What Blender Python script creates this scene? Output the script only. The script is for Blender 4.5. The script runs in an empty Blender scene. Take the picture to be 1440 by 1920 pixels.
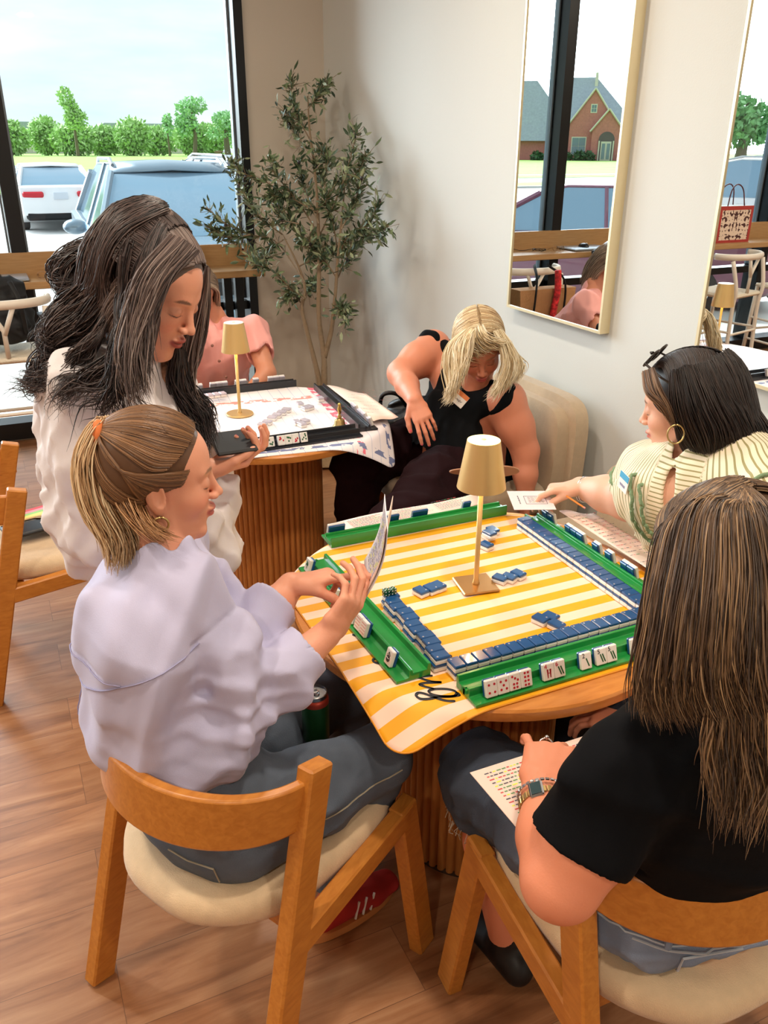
import bpy, math, random
import numpy as np
from mathutils import Vector, Matrix
PI = math.pi
rnd = random.Random(7)
S = bpy.context.scene
C = S.collection

# ------------------------------------------------------------------ camera
FPX = 1545.0; CAMH = 1.70
TH = math.atan(683/1545.0); ROLL = math.atan(17/3497.0); AZ = math.radians(25.0)
_F0 = np.array([math.sin(AZ), math.cos(AZ), 0.0]); _U0 = np.array([0, 0, 1.0])
_F = _F0*math.cos(TH) - _U0*math.sin(TH)
_U = _U0*math.cos(TH) + _F0*math.sin(TH)
_R = np.array([math.cos(AZ), -math.sin(AZ), 0.0])
CR = math.cos(ROLL)*_R + math.sin(ROLL)*_U
CU = math.cos(ROLL)*_U - math.sin(ROLL)*_R
CO = np.array([0, 0, CAMH])
cam_d = bpy.data.cameras.new('camera'); cam = bpy.data.objects.new('camera', cam_d); C.objects.link(cam)
cam_d.sensor_fit = 'VERTICAL'; cam_d.sensor_height = 36.0; cam_d.lens = 36.0*FPX/1920.0
cam_d.clip_start = 0.05; cam_d.clip_end = 600
cam.matrix_world = Matrix(((CR[0], CU[0], -_F[0], 0), (CR[1], CU[1], -_F[1], 0), (CR[2], CU[2], -_F[2], CAMH), (0, 0, 0, 1)))
S.camera = cam
S.view_settings.view_transform = 'Standard'; S.view_settings.look = 'None'
S.view_settings.exposure = 0.0; S.view_settings.gamma = 1.0; S.view_settings.use_curve_mapping = False
S.cycles.max_bounces = 7; S.cycles.diffuse_bounces = 4; S.cycles.glossy_bounces = 3; S.cycles.adaptive_threshold = .04
S.cycles.transparent_max_bounces = 12; S.cycles.sample_clamp_indirect = 6.0; S.cycles.caustics_reflective = False
S.cycles.use_denoising = True

def ray(x, y): return _F + CR*(x-720)/FPX + CU*(960-y)/FPX
def Z(x, y, z):                                   # a measured image point at a known height
    d = ray(x, y); return CO + d*((z-CAMH)/d[2])
def YP(x, y, Y):
    d = ray(x, y); return CO + d*(Y/d[1])
def XP(x, y, X):
    d = ray(x, y); return CO + d*(X/d[0])
def D(x, y, dep): return CO + ray(x, y)*dep
V = lambda *a: np.array(a, float)

# ------------------------------------------------------------------ world, sun, lamps
w = bpy.data.worlds.new('sky'); S.world = w; w.use_nodes = True
nt = w.node_tree; nt.nodes.clear()
o_ = nt.nodes.new('ShaderNodeOutputWorld'); bg = nt.nodes.new('ShaderNodeBackground')
tc = nt.nodes.new('ShaderNodeTexCoord'); mp = nt.nodes.new('ShaderNodeMapping'); mp.inputs['Scale'].default_value = (2.2, 2.2, 9.0)
nz = nt.nodes.new('ShaderNodeTexNoise'); nz.inputs['Scale'].default_value = 1.6; nz.inputs['Detail'].default_value = 6
cr = nt.nodes.new('ShaderNodeValToRGB')
cr.color_ramp.elements[0].position = .38; cr.color_ramp.elements[0].color = (.72, .90, .97, 1)
cr.color_ramp.elements[1].position = .62; cr.color_ramp.elements[1].color = (1.0, 1.0, 1.0, 1)
nt.links.new(tc.outputs['Generated'], mp.inputs[0]); nt.links.new(mp.outputs[0], nz.inputs['Vector'])
nt.links.new(nz.outputs['Fac'], cr.inputs[0]); nt.links.new(cr.outputs[0], bg.inputs[0]); bg.inputs[1].default_value = 1.15
nt.links.new(bg.outputs[0], o_.inputs[0])

def lamp(name, kind, loc, energy, color, size=0.3, rot=(0, 0, 0), sy=None, spread=None):
    l = bpy.data.lights.new(name, kind); l.energy = energy; l.color = color
    if kind == 'AREA':
        l.size = size
        if sy: l.shape = 'RECTANGLE'; l.size_y = sy
        if spread: l.spread = spread
    elif kind == 'SUN': l.angle = size
    else: l.shadow_soft_size = size
    o = bpy.data.objects.new(name, l); C.objects.link(o); o.location = loc; o.rotation_euler = rot; return o
lamp('sun', 'SUN', (0, 0, 20), 5.2, (1, .97, .90), .12, (math.radians(38), 0, math.radians(205)))
def aim(o, d):
    o.rotation_euler = Vector([float(q) for q in d]).to_track_quat('-Z', 'Y').to_euler(); return o
aim(lamp('sky_fill_sun', 'SUN', (0, 12, 12), 11.0, (.90, .97, 1), 1.1), (.60, -.66, -.36))  # second wide sun added as daylight fill for mirror wall and floor
CEIL_LIGHTS = [(.9, 1.0), (.9, 3.0), (-.9, 1.4), (-.9, 3.6), (.9, -1.0), (-1.2, -1.0), (-2.8, 1.4), (-2.8, 3.6)]
for i, (x, y) in enumerate(CEIL_LIGHTS):
    lamp('downlight_beam', 'AREA', (x, y, 3.13), 26, (1, .87, .71), .16)

# ------------------------------------------------------------------ materials
MATS = {}
def srgb(r, g, b):
    f = lambda c: (c/255/12.92) if c/255 <= .04045 else ((c/255+.055)/1.055)**2.4
    return (f(r), f(g), f(b), 1)
def mat(name, col=(200, 200, 200), rough=.5, metal=0, bump=0, bscale=80, var=0, vscale=6, emit=None, estr=0, trans=0, sheen=0, attr=None, spec=None, coat=0, sss=0, bdet=2, stretch=None):
    if name in MATS: return MATS[name]
    m = bpy.data.materials.new(name); m.use_nodes = True; MATS[name] = m
    n = m.node_tree; b = n.nodes['Principled BSDF']
    c = srgb(*col)
    b.inputs['Base Color'].default_value = c; b.inputs['Roughness'].default_value = rough; b.inputs['Metallic'].default_value = metal
    if spec is not None: b.inputs['Specular IOR Level'].default_value = spec
    if coat: b.inputs['Coat Weight'].default_value = coat
    if sheen: b.inputs['Sheen Weight'].default_value = sheen
    if trans: b.inputs['Transmission Weight'].default_value = trans
    if sss: b.inputs['Subsurface Weight'].default_value = sss; b.inputs['Subsurface Radius'].default_value = (.012, .005, .003); b.inputs['Subsurface Scale'].default_value = 1
    if emit: b.inputs['Emission Color'].default_value = srgb(*emit); b.inputs['Emission Strength'].default_value = estr
    t = n.nodes.new('ShaderNodeTexCoord'); src = t.outputs['Object']
    if stretch:
        mm = n.nodes.new('ShaderNodeMapping'); mm.inputs['Scale'].default_value = stretch; n.links.new(src, mm.inputs[0]); src = mm.outputs[0]
    colout = None
    if attr:
        a = n.nodes.new('ShaderNodeAttribute'); a.attribute_name = attr; colout = a.outputs['Color']
    if var:
        x = n.nodes.new('ShaderNodeTexNoise'); x.inputs['Scale'].default_value = vscale; x.inputs['Detail'].default_value = 4; n.links.new(src, x.inputs['Vector'])
        mr = n.nodes.new('ShaderNodeMapRange'); mr.inputs[1].default_value = .3; mr.inputs[2].default_value = .7; mr.inputs[3].default_value = 1-var; mr.inputs[4].default_value = 1+var
        n.links.new(x.outputs['Fac'], mr.inputs[0])
        mx = n.nodes.new('ShaderNodeVectorMath'); mx.operation = 'SCALE'
        if colout: n.links.new(colout, mx.inputs[0])
        else: mx.inputs[0].default_value = c[:3]
        n.links.new(mr.outputs[0], mx.inputs['Scale']); colout = mx.outputs[0]
    if colout: n.links.new(colout, b.inputs['Base Color'])
    if bump:
        x = n.nodes.new('ShaderNodeTexNoise'); x.inputs['Scale'].default_value = bscale; x.inputs['Detail'].default_value = bdet; n.links.new(src, x.inputs['Vector'])
        bb = n.nodes.new('ShaderNodeBump'); bb.inputs['Strength'].default_value = bump; bb.inputs['Distance'].default_value = .01
        n.links.new(x.outputs['Fac'], bb.inputs['Height']); n.links.new(bb.outputs[0], b.inputs['Normal'])
    return m
def wood(name, c1, c2, scale=1.0, axis=(1, 1, 1), rough=.4, coord='Object'):
    if name in MATS: return MATS[name]
    m = mat(name, c1, rough); n = m.node_tree; b = n.nodes['Principled BSDF']
    t = n.nodes.new('ShaderNodeTexCoord'); mp = n.nodes.new('ShaderNodeMapping'); mp.inputs['Scale'].default_value = axis
    x = n.nodes.new('ShaderNodeTexNoise'); x.inputs['Scale'].default_value = 14*scale; x.inputs['Detail'].default_value = 5; x.inputs['Distortion'].default_value = .6
    r = n.nodes.new('ShaderNodeValToRGB'); r.color_ramp.elements[0].position = .3; r.color_ramp.elements[0].color = srgb(*c1); r.color_ramp.elements[1].position = .7; r.color_ramp.elements[1].color = srgb(*c2)
    n.links.new(t.outputs[coord], mp.inputs[0]); n.links.new(mp.outputs[0], x.inputs['Vector']); n.links.new(x.outputs['Fac'], r.inputs[0]); n.links.new(r.outputs[0], b.inputs['Base Color'])
    return m

# ------------------------------------------------------------------ mesh builder
class MB:
    def __init__(s): s.v = []; s.f = []; s.c = []
    def add(s, vs, fs, col=None):
        k = len(s.v); s.v += [tuple(float(q) for q in v) for v in vs]; s.f += [tuple(i+k for i in f) for f in fs]
        s.c += [col]*len(fs); return s
    def box(s, c, d, rot=None, col=None, bev=0, taper=None):
        x, y, z = [q/2 for q in d]; c = np.array(c, float); R = np.array(rot) if rot is not None else np.eye(3)
        if bev:
            bev = min(bev, x*.9, y*.9, z*.9); P = []
            for sx in (-1, 1):
                for sy in (-1, 1):
                    for sz in (-1, 1):
                        P += [(sx*x, sy*(y-bev), sz*(z-bev)), (sx*(x-bev), sy*y, sz*(z-bev)), (sx*(x-bev), sy*(y-bev), sz*z)]
            P = np.array(P)
            idx = lambda sx, sy, sz, k: (4*(sx > 0)+2*(sy > 0)+(sz > 0))*3+k
            F = []
            for sg in (-1, 1):
                F.append([idx(sg, a, b, 0) for a, b in ((-1, -1), (1, -1), (1, 1), (-1, 1))])
                F.append([idx(a, sg, b, 1) for a, b in ((-1, -1), (1, -1), (1, 1), (-1, 1))])
                F.append([idx(a, b, sg, 2) for a, b in ((-1, -1), (1, -1), (1, 1), (-1, 1))])
            for a in (-1, 1):
                for b in (-1, 1):
                    F.append([idx(a, b, -1, 0), idx(a, b, 1, 0), idx(a, b, 1, 1), idx(a, b, -1, 1)])
                    F.append([idx(a, -1, b, 0), idx(a, 1, b, 0), idx(a, 1, b, 2), idx(a, -1, b, 2)])
                    F.append([idx(-1, a, b, 1), idx(1, a, b, 1), idx(1, a, b, 2), idx(-1, a, b, 2)])
                    for c3 in (-1, 1): F.append([idx(a, b, c3, 0), idx(a, b, c3, 1), idx(a, b, c3, 2)])
            G = []
            for q in F:                                        # orient outwards (convex body round its centre)
                p = P[list(q)]; nn = np.cross(p[1]-p[0], p[2]-p[0])
                G.append(tuple(q) if nn @ p.mean(0) > 0 else tuple(q[::-1]))
            return s.add(P @ R.T + c, G, col)
        P = np.array([(i*x, j*y, k*z) for i in (-1, 1) for j in (-1, 1) for k in (-1, 1)])
        return s.add(P @ R.T + c, [(0, 1, 3, 2), (4, 6, 7, 5), (0, 4, 5, 1), (2, 3, 7, 6), (0, 2, 6, 4), (1, 5, 7, 3)], col)
    def tube(s, pts, r, n=8, col=None, cap=True, flat=1.0):
        P = np.array(pts, float); m = len(P); rr = np.broadcast_to(np.array(r, float), (m,)) if np.ndim(r) < 2 else None
        T = np.gradient(P, axis=0); T /= np.linalg.norm(T, axis=1)[:, None]+1e-12
        a = np.array([0, 0, 1.]) if abs(T[0][2]) < .9 else np.array([1., 0, 0])
        N = np.cross(T[0], a); N /= np.linalg.norm(N); vs = []
        for i in range(m):
            N = N-T[i]*(N@T[i]); N /= np.linalg.norm(N)+1e-12; B = np.cross(T[i], N)
            for k in range(n):
                t = 2*PI*k/n; vs.append(P[i]+rr[i]*(N*math.cos(t)+B*math.sin(t)*flat))
        fs = [(i*n+k, i*n+(k+1) % n, (i+1)*n+(k+1) % n, (i+1)*n+k) for i in range(m-1) for k in range(n)]
        if cap: fs += [tuple(range(n))[::-1], tuple((m-1)*n+k for k in range(n))]
        return s.add(vs, fs, col)
    def lathe(s, prof, n=32, c=(0, 0, 0), col=None, cap=True, R=None):
        c = np.array(c, float); vs = []; R = np.eye(3) if R is None else np.array(R)
        for r, z in prof:
            for k in range(n): vs.append(R@np.array([r*math.cos(2*PI*k/n), r*math.sin(2*PI*k/n), z])+c)
        m = len(prof); fs = [(i*n+k, i*n+(k+1) % n, (i+1)*n+(k+1) % n, (i+1)*n+k) for i in range(m-1) for k in range(n)]
        if cap: fs += [tuple(range(n))[::-1], tuple((m-1)*n+k for k in range(n))]
        return s.add(vs, fs, col)
    def prism(s, poly, A, U, Vv, W, depth, col=None):
        """poly in (u,v) plane at A with axes U,Vv, extruded along W by depth"""
        A, U, Vv, W = [np.array(q, float) for q in (A, U, Vv, W)]; n = len(poly)
        vs = [A+U*u+Vv*v for u, v in poly]+[A+U*u+Vv*v+W*depth for u, v in poly]
        fs = [tuple(range(n))[::-1], tuple(range(n, 2*n))]+[(i, (i+1) % n, n+(i+1) % n, n+i) for i in range(n)]
        return s.add(vs, fs, col)
    def grid(s, P, col=None, thick=0):
        P = np.array(P, float); a, b = P.shape[:2]
        s.add(P.reshape(-1, 3), [(i*b+j, (i+1)*b+j, (i+1)*b+j+1, i*b+j+1) for i in range(a-1) for j in range(b-1)], col); return s
    def sphere(s, c, r, n=16, m=10, col=None, R=None):
        r = np.broadcast_to(np.array(r, float), (3,)); R = np.eye(3) if R is None else np.array(R); c = np.array(c, float)
        vs = [R@(r*np.array([0, 0, -1]))+c]
        for i in range(1, m):
            f = -PI/2+PI*i/m
            for k in range(n): t = 2*PI*k/n; vs.append(R@(r*np.array([math.cos(f)*math.cos(t), math.cos(f)*math.sin(t), math.sin(f)]))+c)
        vs.append(R@(r*np.array([0, 0, 1]))+c); L = len(vs)-1
        fs = [(0, 1+(k+1) % n, 1+k) for k in range(n)]
        fs += [(1+i*n+k, 1+i*n+(k+1) % n, 1+(i+1)*n+(k+1) % n, 1+(i+1)*n+k) for i in range(m-2) for k in range(n)]
        fs += [(L, 1+(m-2)*n+k, 1+(m-2)*n+(k+1) % n) for k in range(n)]
        return s.add(vs, fs, col)
def mesh_obj(name, v, f, m, parent=None, smooth=False, cols=None, solid=0, bevel=0, origin=None, angle=None):
    me = bpy.data.meshes.new(name)
    v = np.array(v, float)
    if parent is not None and origin is None:
        Mi = np.array(parent_matrix(parent).inverted())
        v = v@Mi[:3, :3].T+Mi[:3, 3]
    elif origin is not None: v = v-np.array(origin, float)
    me.from_pydata([tuple(q) for q in v], [], f)
    for mm in (m if isinstance(m, (list, tuple)) else [m]):
        if mm: me.materials.append(mm)
    o = bpy.data.objects.new(name, me); C.objects.link(o)
    if origin is not None: o.location = origin
    if parent is not None: o.parent = parent
    if smooth:
        me.shade_smooth()
        if angle: me.set_sharp_from_angle(angle=math.radians(angle))
    if cols is not None:
        a = me.color_attributes.new('col', 'FLOAT_COLOR', 'CORNER'); out = []
        for fi, p in enumerate(me.polygons):
            c = cols[fi] or (1, 1, 1, 1)
            out += list(c)*p.loop_total
        a.data.foreach_set('color', out)
    if solid: md = o.modifiers.new('s', 'SOLIDIFY'); md.thickness = solid; md.offset = 0
    if bevel: md = o.modifiers.new('b', 'BEVEL'); md.width = bevel; md.segments = 2; md.limit_method = 'ANGLE'; md.angle_limit = .6
    return o
def parent_matrix(p):
    M = p.matrix_basis.copy()
    while p.parent: p = p.parent; M = p.matrix_basis @ M
    return M
def ob(name, mb, m, parent=None, smooth=False, **k):
    cols = mb.c if any(c is not None for c in mb.c) else None
    return mesh_obj(name, mb.v, mb.f, m, parent, smooth, cols, **k)
def tag(o, label, cat, group=None, kind=None):
    o['label'] = label; o['category'] = cat
    if group: o['group'] = group
    if kind: o['kind'] = kind
    return o
def thing(name, label, cat, loc=(0, 0, 0), rz=0, group=None):
    o = bpy.data.objects.new(name, None); C.objects.link(o); o.empty_display_size = .05
    o.location = [float(q) for q in loc]; o.rotation_euler = (0, 0, rz); tag(o, label, cat, group); return o
def struct(o): o['kind'] = 'structure'; return o
def dup(root, loc, rz=None, label=None, group=None, rot=None):
    r = root.copy(); C.objects.link(r); r.location = [float(q) for q in loc]
    if rz is not None: r.rotation_euler = (0, 0, rz)
    if rot is not None: r.rotation_euler = rot
    if label: r['label'] = label
    if group: r['group'] = group
    for ch in list(root.children):
        c = ch.copy(); C.objects.link(c); c.parent = r
        for g in ch.children:
            d = g.copy(); C.objects.link(d); d.parent = c
    return r
def rotz(a): c, s = math.cos(a), math.sin(a); return np.array([[c, -s, 0], [s, c, 0], [0, 0, 1.]])
def rotx(a): c, s = math.cos(a), math.sin(a); return np.array([[1, 0, 0], [0, c, -s], [0, s, c]])
def roty(a): c, s = math.cos(a), math.sin(a); return np.array([[c, 0, s], [0, 1, 0], [-s, 0, c]])
def nrm(a): a = np.array(a, float); return a/(np.linalg.norm(a)+1e-12)
def spline(pts, n):
    P = np.array(pts, float); m = len(P)
    if m < 3: return np.array([P[0]+(P[-1]-P[0])*t for t in np.linspace(0, 1, n)])
    E = np.vstack([2*P[0]-P[1], P, 2*P[-1]-P[-2]]); out = []
    for t in np.linspace(0, m-1-1e-9, n):
        i = int(t); u = t-i; a, b, c, d = E[i], E[i+1], E[i+2], E[i+3]
        out.append(.5*((2*b)+(-a+c)*u+(2*a-5*b+4*c-d)*u*u+(-a+3*b-3*c+d)*u**3))
    return np.array(out)
def text_mesh(txt, size, A, U, Vv, name, m, parent=None, thick=.0006, align='CENTER', spacing=1.0, shear=0):
    """lettering lying on a surface at A with writing direction U and up direction Vv"""
    cu = bpy.data.curves.new('lettering', 'FONT'); cu.body = txt; cu.size = size; cu.align_x = align; cu.align_y = 'CENTER'; cu.extrude = thick/2; cu.space_character = spacing; cu.shear = shear; cu.resolution_u = 4
    t = bpy.data.objects.new('lettering', cu); C.objects.link(t); bpy.context.view_layer.update()
    me = bpy.data.meshes.new_from_object(t); bpy.data.objects.remove(t)
    P = np.array([v.co[:] for v in me.vertices]); U = nrm(U); Vv = nrm(Vv); W = np.cross(U, Vv)
    P = np.array(A, float)+P[:, :1]*U+P[:, 1:2]*Vv+(P[:, 2:3]+thick/2)*W
    return mesh_obj(name, P, [tuple(p.vertices) for p in me.polygons], m, parent)
# ================================================================== the room
XM = 2.111; YW = 5.445; XL = -4.6; YB = -3.0; HC = 3.15
M_wall = mat('wall_paint', (214, 217, 214), .85, bump=.05, bscale=200)
M_ceil = mat('ceiling_paint', (236, 232, 225), .9)
M_black = mat('black_frame_metal', (14, 15, 17), .35, .3)
M_oak = wood('oak_counter', (176, 138, 92), (160, 122, 78), 1, (.6, 3, 8), .4)
def floor_material():
    m = mat('vinyl_plank_floor', (170, 120, 85), .34); n = m.node_tree; b = n.nodes['Principled BSDF']; L = n.links
    t = n.nodes.new('ShaderNodeTexCoord'); mp = n.nodes.new('ShaderNodeMapping'); mp.inputs['Rotation'].default_value = (0, 0, 0)
    br = n.nodes.new('ShaderNodeTexBrick'); br.inputs['Scale'].default_value = 1; br.inputs['Brick Width'].default_value = 1.22; br.inputs['Row Height'].default_value = .18
    br.inputs['Mortar Size'].default_value = .0008; br.inputs['Mortar Smooth'].default_value = .1; br.inputs['Bias'].default_value = 0
    br.inputs['Color1'].default_value = (0, 0, 0, 1); br.inputs['Color2'].default_value = (1, 1, 1, 1); br.inputs['Mortar'].default_value = (.5, .5, .5, 1)
    L.new(t.outputs['Object'], mp.inputs[0]); L.new(mp.outputs[0], br.inputs['Vector'])
    m2 = n.nodes.new('ShaderNodeMapping'); m2.inputs['Scale'].default_value = (1.1, 9, 1); L.new(t.outputs['Object'], m2.inputs[0])
    ad = n.nodes.new('ShaderNodeVectorMath'); ad.operation = 'ADD'; sc = n.nodes.new('ShaderNodeVectorMath'); sc.operation = 'SCALE'; sc.inputs['Scale'].default_value = 9
    L.new(br.outputs['Color'], sc.inputs[0]); L.new(m2.outputs[0], ad.inputs[0]); L.new(sc.outputs[0], ad.inputs[1])
    nz = n.nodes.new('ShaderNodeTexNoise'); nz.inputs['Scale'].default_value = 2.2; nz.inputs['Detail'].default_value = 8; nz.inputs['Roughness'].default_value = .62; nz.inputs['Distortion'].default_value = .8
    L.new(ad.outputs[0], nz.inputs['Vector'])
    r = n.nodes.new('ShaderNodeValToRGB'); e = r.color_ramp.elements; e[0].position = .28; e[0].color = srgb(120, 78, 50); e[1].position = .75; e[1].color = srgb(182, 136, 98)
    k = e.new(.48); k.color = srgb(156, 106, 70)
    L.new(nz.outputs['Fac'], r.inputs[0])
    mr = n.nodes.new('ShaderNodeMapRange'); mr.inputs[3].default_value = .92; mr.inputs[4].default_value = 1.07; L.new(br.outputs['Color'], mr.inputs[0])
    sx = n.nodes.new('ShaderNodeVectorMath'); sx.operation = 'SCALE'; L.new(r.outputs[0], sx.inputs[0]); L.new(mr.outputs[0], sx.inputs['Scale'])
    mx = n.nodes.new('ShaderNodeMix'); mx.data_type = 'RGBA'; mx.inputs[7].default_value = srgb(112, 76, 52); L.new(br.outputs['Fac'], mx.inputs[0]); L.new(sx.outputs[0], mx.inputs[6])
    L.new(mx.outputs[2], b.inputs['Base Color'])
    bp = n.nodes.new('ShaderNodeBump'); bp.inputs['Strength'].default_value = .12; bp.inputs['Distance'].default_value = .003; L.new(nz.outputs['Fac'], bp.inputs['Height']); L.new(bp.outputs[0], b.inputs['Normal'])
    return m
struct(ob('floor', MB().box(((XL+XM)/2, (YB+YW)/2, -.05), (XM-XL, YW-YB+.12, .1)), floor_material()))
struct(ob('ceiling', MB().box(((XL+XM)/2, (YB+YW)/2, HC+.05), (XM-XL, YW-YB, .1)), M_ceil))
struct(ob('wall_right', MB().box((XM+.06, (YB+YW)/2, HC/2), (.12, YW-YB+.3, HC)), M_wall))
struct(ob('wall_left', MB().box((XL-.06, (YB+YW)/2, HC/2), (.12, YW-YB+.3, HC)), M_wall))
struct(ob('wall_back', MB().box(((XL+XM)/2, YB-.06, HC/2), (XM-XL, .12, HC)), M_wall))
WZ0, WZ1 = .115, 3.0
WX1 = 1.60                                         # right end of the glazing
mb = MB().box(((WX1+XM)/2, YW+.09, HC/2), (XM-WX1, .18, HC)); mb.box(((XL+WX1)/2, YW+.09, .03), (WX1-XL, .18, .06)); mb.box(((XL+WX1)/2, YW+.09, (WZ1+HC)/2), (WX1-XL, .18, HC-WZ1))
struct(ob('wall_window_side', mb, mat('wall_paint_warm', (200, 190, 176), .85, bump=.05, bscale=200)))
M_glass = bpy.data.materials.new('window_glass'); M_glass.use_nodes = True; n = M_glass.node_tree; n.nodes.clear()
_o = n.nodes.new('ShaderNodeOutputMaterial'); _t = n.nodes.new('ShaderNodeBsdfTransparent'); _t.inputs[0].default_value = (.95, .985, 1, 1)
_g = n.nodes.new('ShaderNodeBsdfGlossy'); _g.inputs['Roughness'].default_value = .02; _fr = n.nodes.new('ShaderNodeFresnel'); _fr.inputs[0].default_value = 1.25
_m = n.nodes.new('ShaderNodeMixShader'); n.links.new(_fr.outputs[0], _m.inputs[0]); n.links.new(_t.outputs[0], _m.inputs[1]); n.links.new(_g.outputs[0], _m.inputs[2]); n.links.new(_m.outputs[0], _o.inputs[0])
MUL = [XL, -2.06, .14, 1.60]
xs = [XL, -2.06, .18, 1.60]
FD = .16                                            # frame depth
for i in range(3):
    a, b = xs[i], xs[i+1]; wn = bpy.data.objects.new('window_%d' % (i+1), None); C.objects.link(wn); wn.location = ((a+b)/2, YW, 0); struct(wn)
    f = MB()
    la = .04 if i else .03; lb = .04 if i < 2 else 0
    if i == 0: f.box((a+.03, YW+FD/2, (WZ0+WZ1)/2), (.06, FD, WZ1-WZ0+.08))
    if i < 2: f.box((b, YW+FD/2-.02, (WZ0+WZ1)/2), (.082, FD, WZ1-WZ0+.08))
    else: f.box((b-.03, YW+FD/2-.02, (WZ0+WZ1)/2), (.055, FD, WZ1-WZ0+.08))
    f.box(((a+b)/2, YW+FD/2-.03, .0675), (b-a, FD, .105)); f.box(((a+b)/2, YW+FD/2, WZ1), (b-a, FD, .08))
    f.box(((a+b)/2, YW+FD/2, .735), (b-a, FD*.7, .055))
    ob('window_frame', f, M_black, wn)
    ob('window_stop', MB().box((b-(.05 if i < 2 else .064), YW+FD-.05, 1.87), (.012, .05, 2.2)).box((a+.05, YW+FD-.05, 1.87), (.012, .05, 2.2)), mat('grey_glazing_bead', (120, 130, 138), .4, .5), wn)
    ob('pane', MB().box(((a+b)/2, YW+FD*.7, (WZ0+WZ1)/2), (b-a-.06, .006, WZ1-WZ0)), M_glass, wn)
struct(ob('baseboard_right', MB().box((XM-.006, (YB+YW)/2, .05), (.012, YW-YB, .10)), mat('white_trim', (225, 222, 216), .5)))
for i, (x, y) in enumerate(CEIL_LIGHTS):
    t = thing('ceiling_downlight', 'round recessed white downlight in the ceiling', 'light', (x, y, HC), 0, 'recessed downlights in the ceiling')
    ob('trim_ring', MB().lathe([(.105, -.001), (.105, -.008), (.088, -.010), (.086, -.001)], 24, (x, y, HC), cap=False), M_ceil, t)

# ---- window counter
ct = thing('window_counter', 'long light oak counter shelf with a backboard, running along the window', 'counter', (-1.5, YW-.17, 0))
cm = MB().box(((XL+1.56)/2, 5.275, .985), (1.56-XL, .34, .04), bev=.004)
ob('worktop', cm, M_oak, ct)
ob('backboard', MB().box(((XL+1.56)/2, YW-.012, 1.067), (1.56-XL, .022, .13)), M_oak, ct)
for x in (1.39, 1.465, -.62, -2.7):
    ob('support_post', MB().box((x, YW-.035, .485), (.052, .05, .96)), M_black, ct)

# ---- mirrors
M_mirror = mat('mirror_glass', (245, 248, 248), .0, 1.0)
M_frame = mat('champagne_frame', (236, 222, 184), .4, .55)
M_gold = mat('pale_gold_metal', (205, 178, 120), .28, .9)
for nm, y0, y1, z0, z1, lab in (('wall_mirror', 2.50, 3.15, 1.055, 2.75, 'tall thin gold-framed wall mirror nearest the corner, above the blonde woman'),
                                ('wall_mirror', 1.38, 2.02, 1.035, 2.75, 'tall thin gold-framed wall mirror above the dark-haired woman at the right edge')):
    t = thing(nm, lab, 'mirror', (XM, (y0+y1)/2, z0), 0, 'tall gold-framed mirrors on the right wall')
    x0 = XM-.046; e = .011
    f = MB()
    f.box((XM-.0225, y0+e/2, (z0+z1)/2), (.045, e, z1-z0)).box((XM-.0225, y1-e/2, (z0+z1)/2), (.045, e, z1-z0))
    f.box((XM-.0225, (y0+y1)/2, z0+e/2), (.045, y1-y0-2*e, e)).box((XM-.0225, (y0+y1)/2, z1-e/2), (.045, y1-y0-2*e, e))
    ob('mirror_frame', f, M_frame, t)
    ob('mirror_glass', MB().box((XM-.021, (y0+y1)/2, (z0+z1)/2), (.038, y1-y0-2*e, z1-z0-2*e)), M_mirror, t)
# ================================================================== outside the window
GZ = -.16
M_conc = mat('concrete_paving', (205, 204, 198), .9, var=.05, vscale=.6)
M_asph = mat('pale_parking_asphalt', (172, 172, 170), .9, var=.06, vscale=.5)
M_grass = mat('mown_grass', (128, 166, 70), .95, var=.18, vscale=.35)
struct(ob('pavement', MB().box((-2, YW+.2+.9, GZ/2-.02), (60, 1.8, -GZ+.0)), M_conc))
struct(ob('parking_lot', MB().box((-20, 22, GZ-.05), (150, 32, .1)), M_asph))
struct(ob('kerb', MB().box((-20, 38.1, GZ+.02), (150, .3, .16)), M_conc))
struct(ob('street', MB().box((-30, 47.5, GZ-.04), (260, 7, .1)), M_asph))
mb = MB(); mb.box((-30, 41.2, GZ-.03), (260, 5.8, .1)); mb.box((-40, 175, GZ-.02), (620, 248, .1)); struct(ob('lawn', mb, M_grass))
struct(ob('footpath', MB().box((-30, 56, GZ+.035), (260, 1.4, .02)), M_conc))
mb = MB()
for i in range(14): mb.box((-22+i*2.8, 9.4, GZ+.004), (.1, 5.2, .006))
struct(ob('parking_lines', mb, mat('white_line_paint', (235, 235, 235), .8)))

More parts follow.
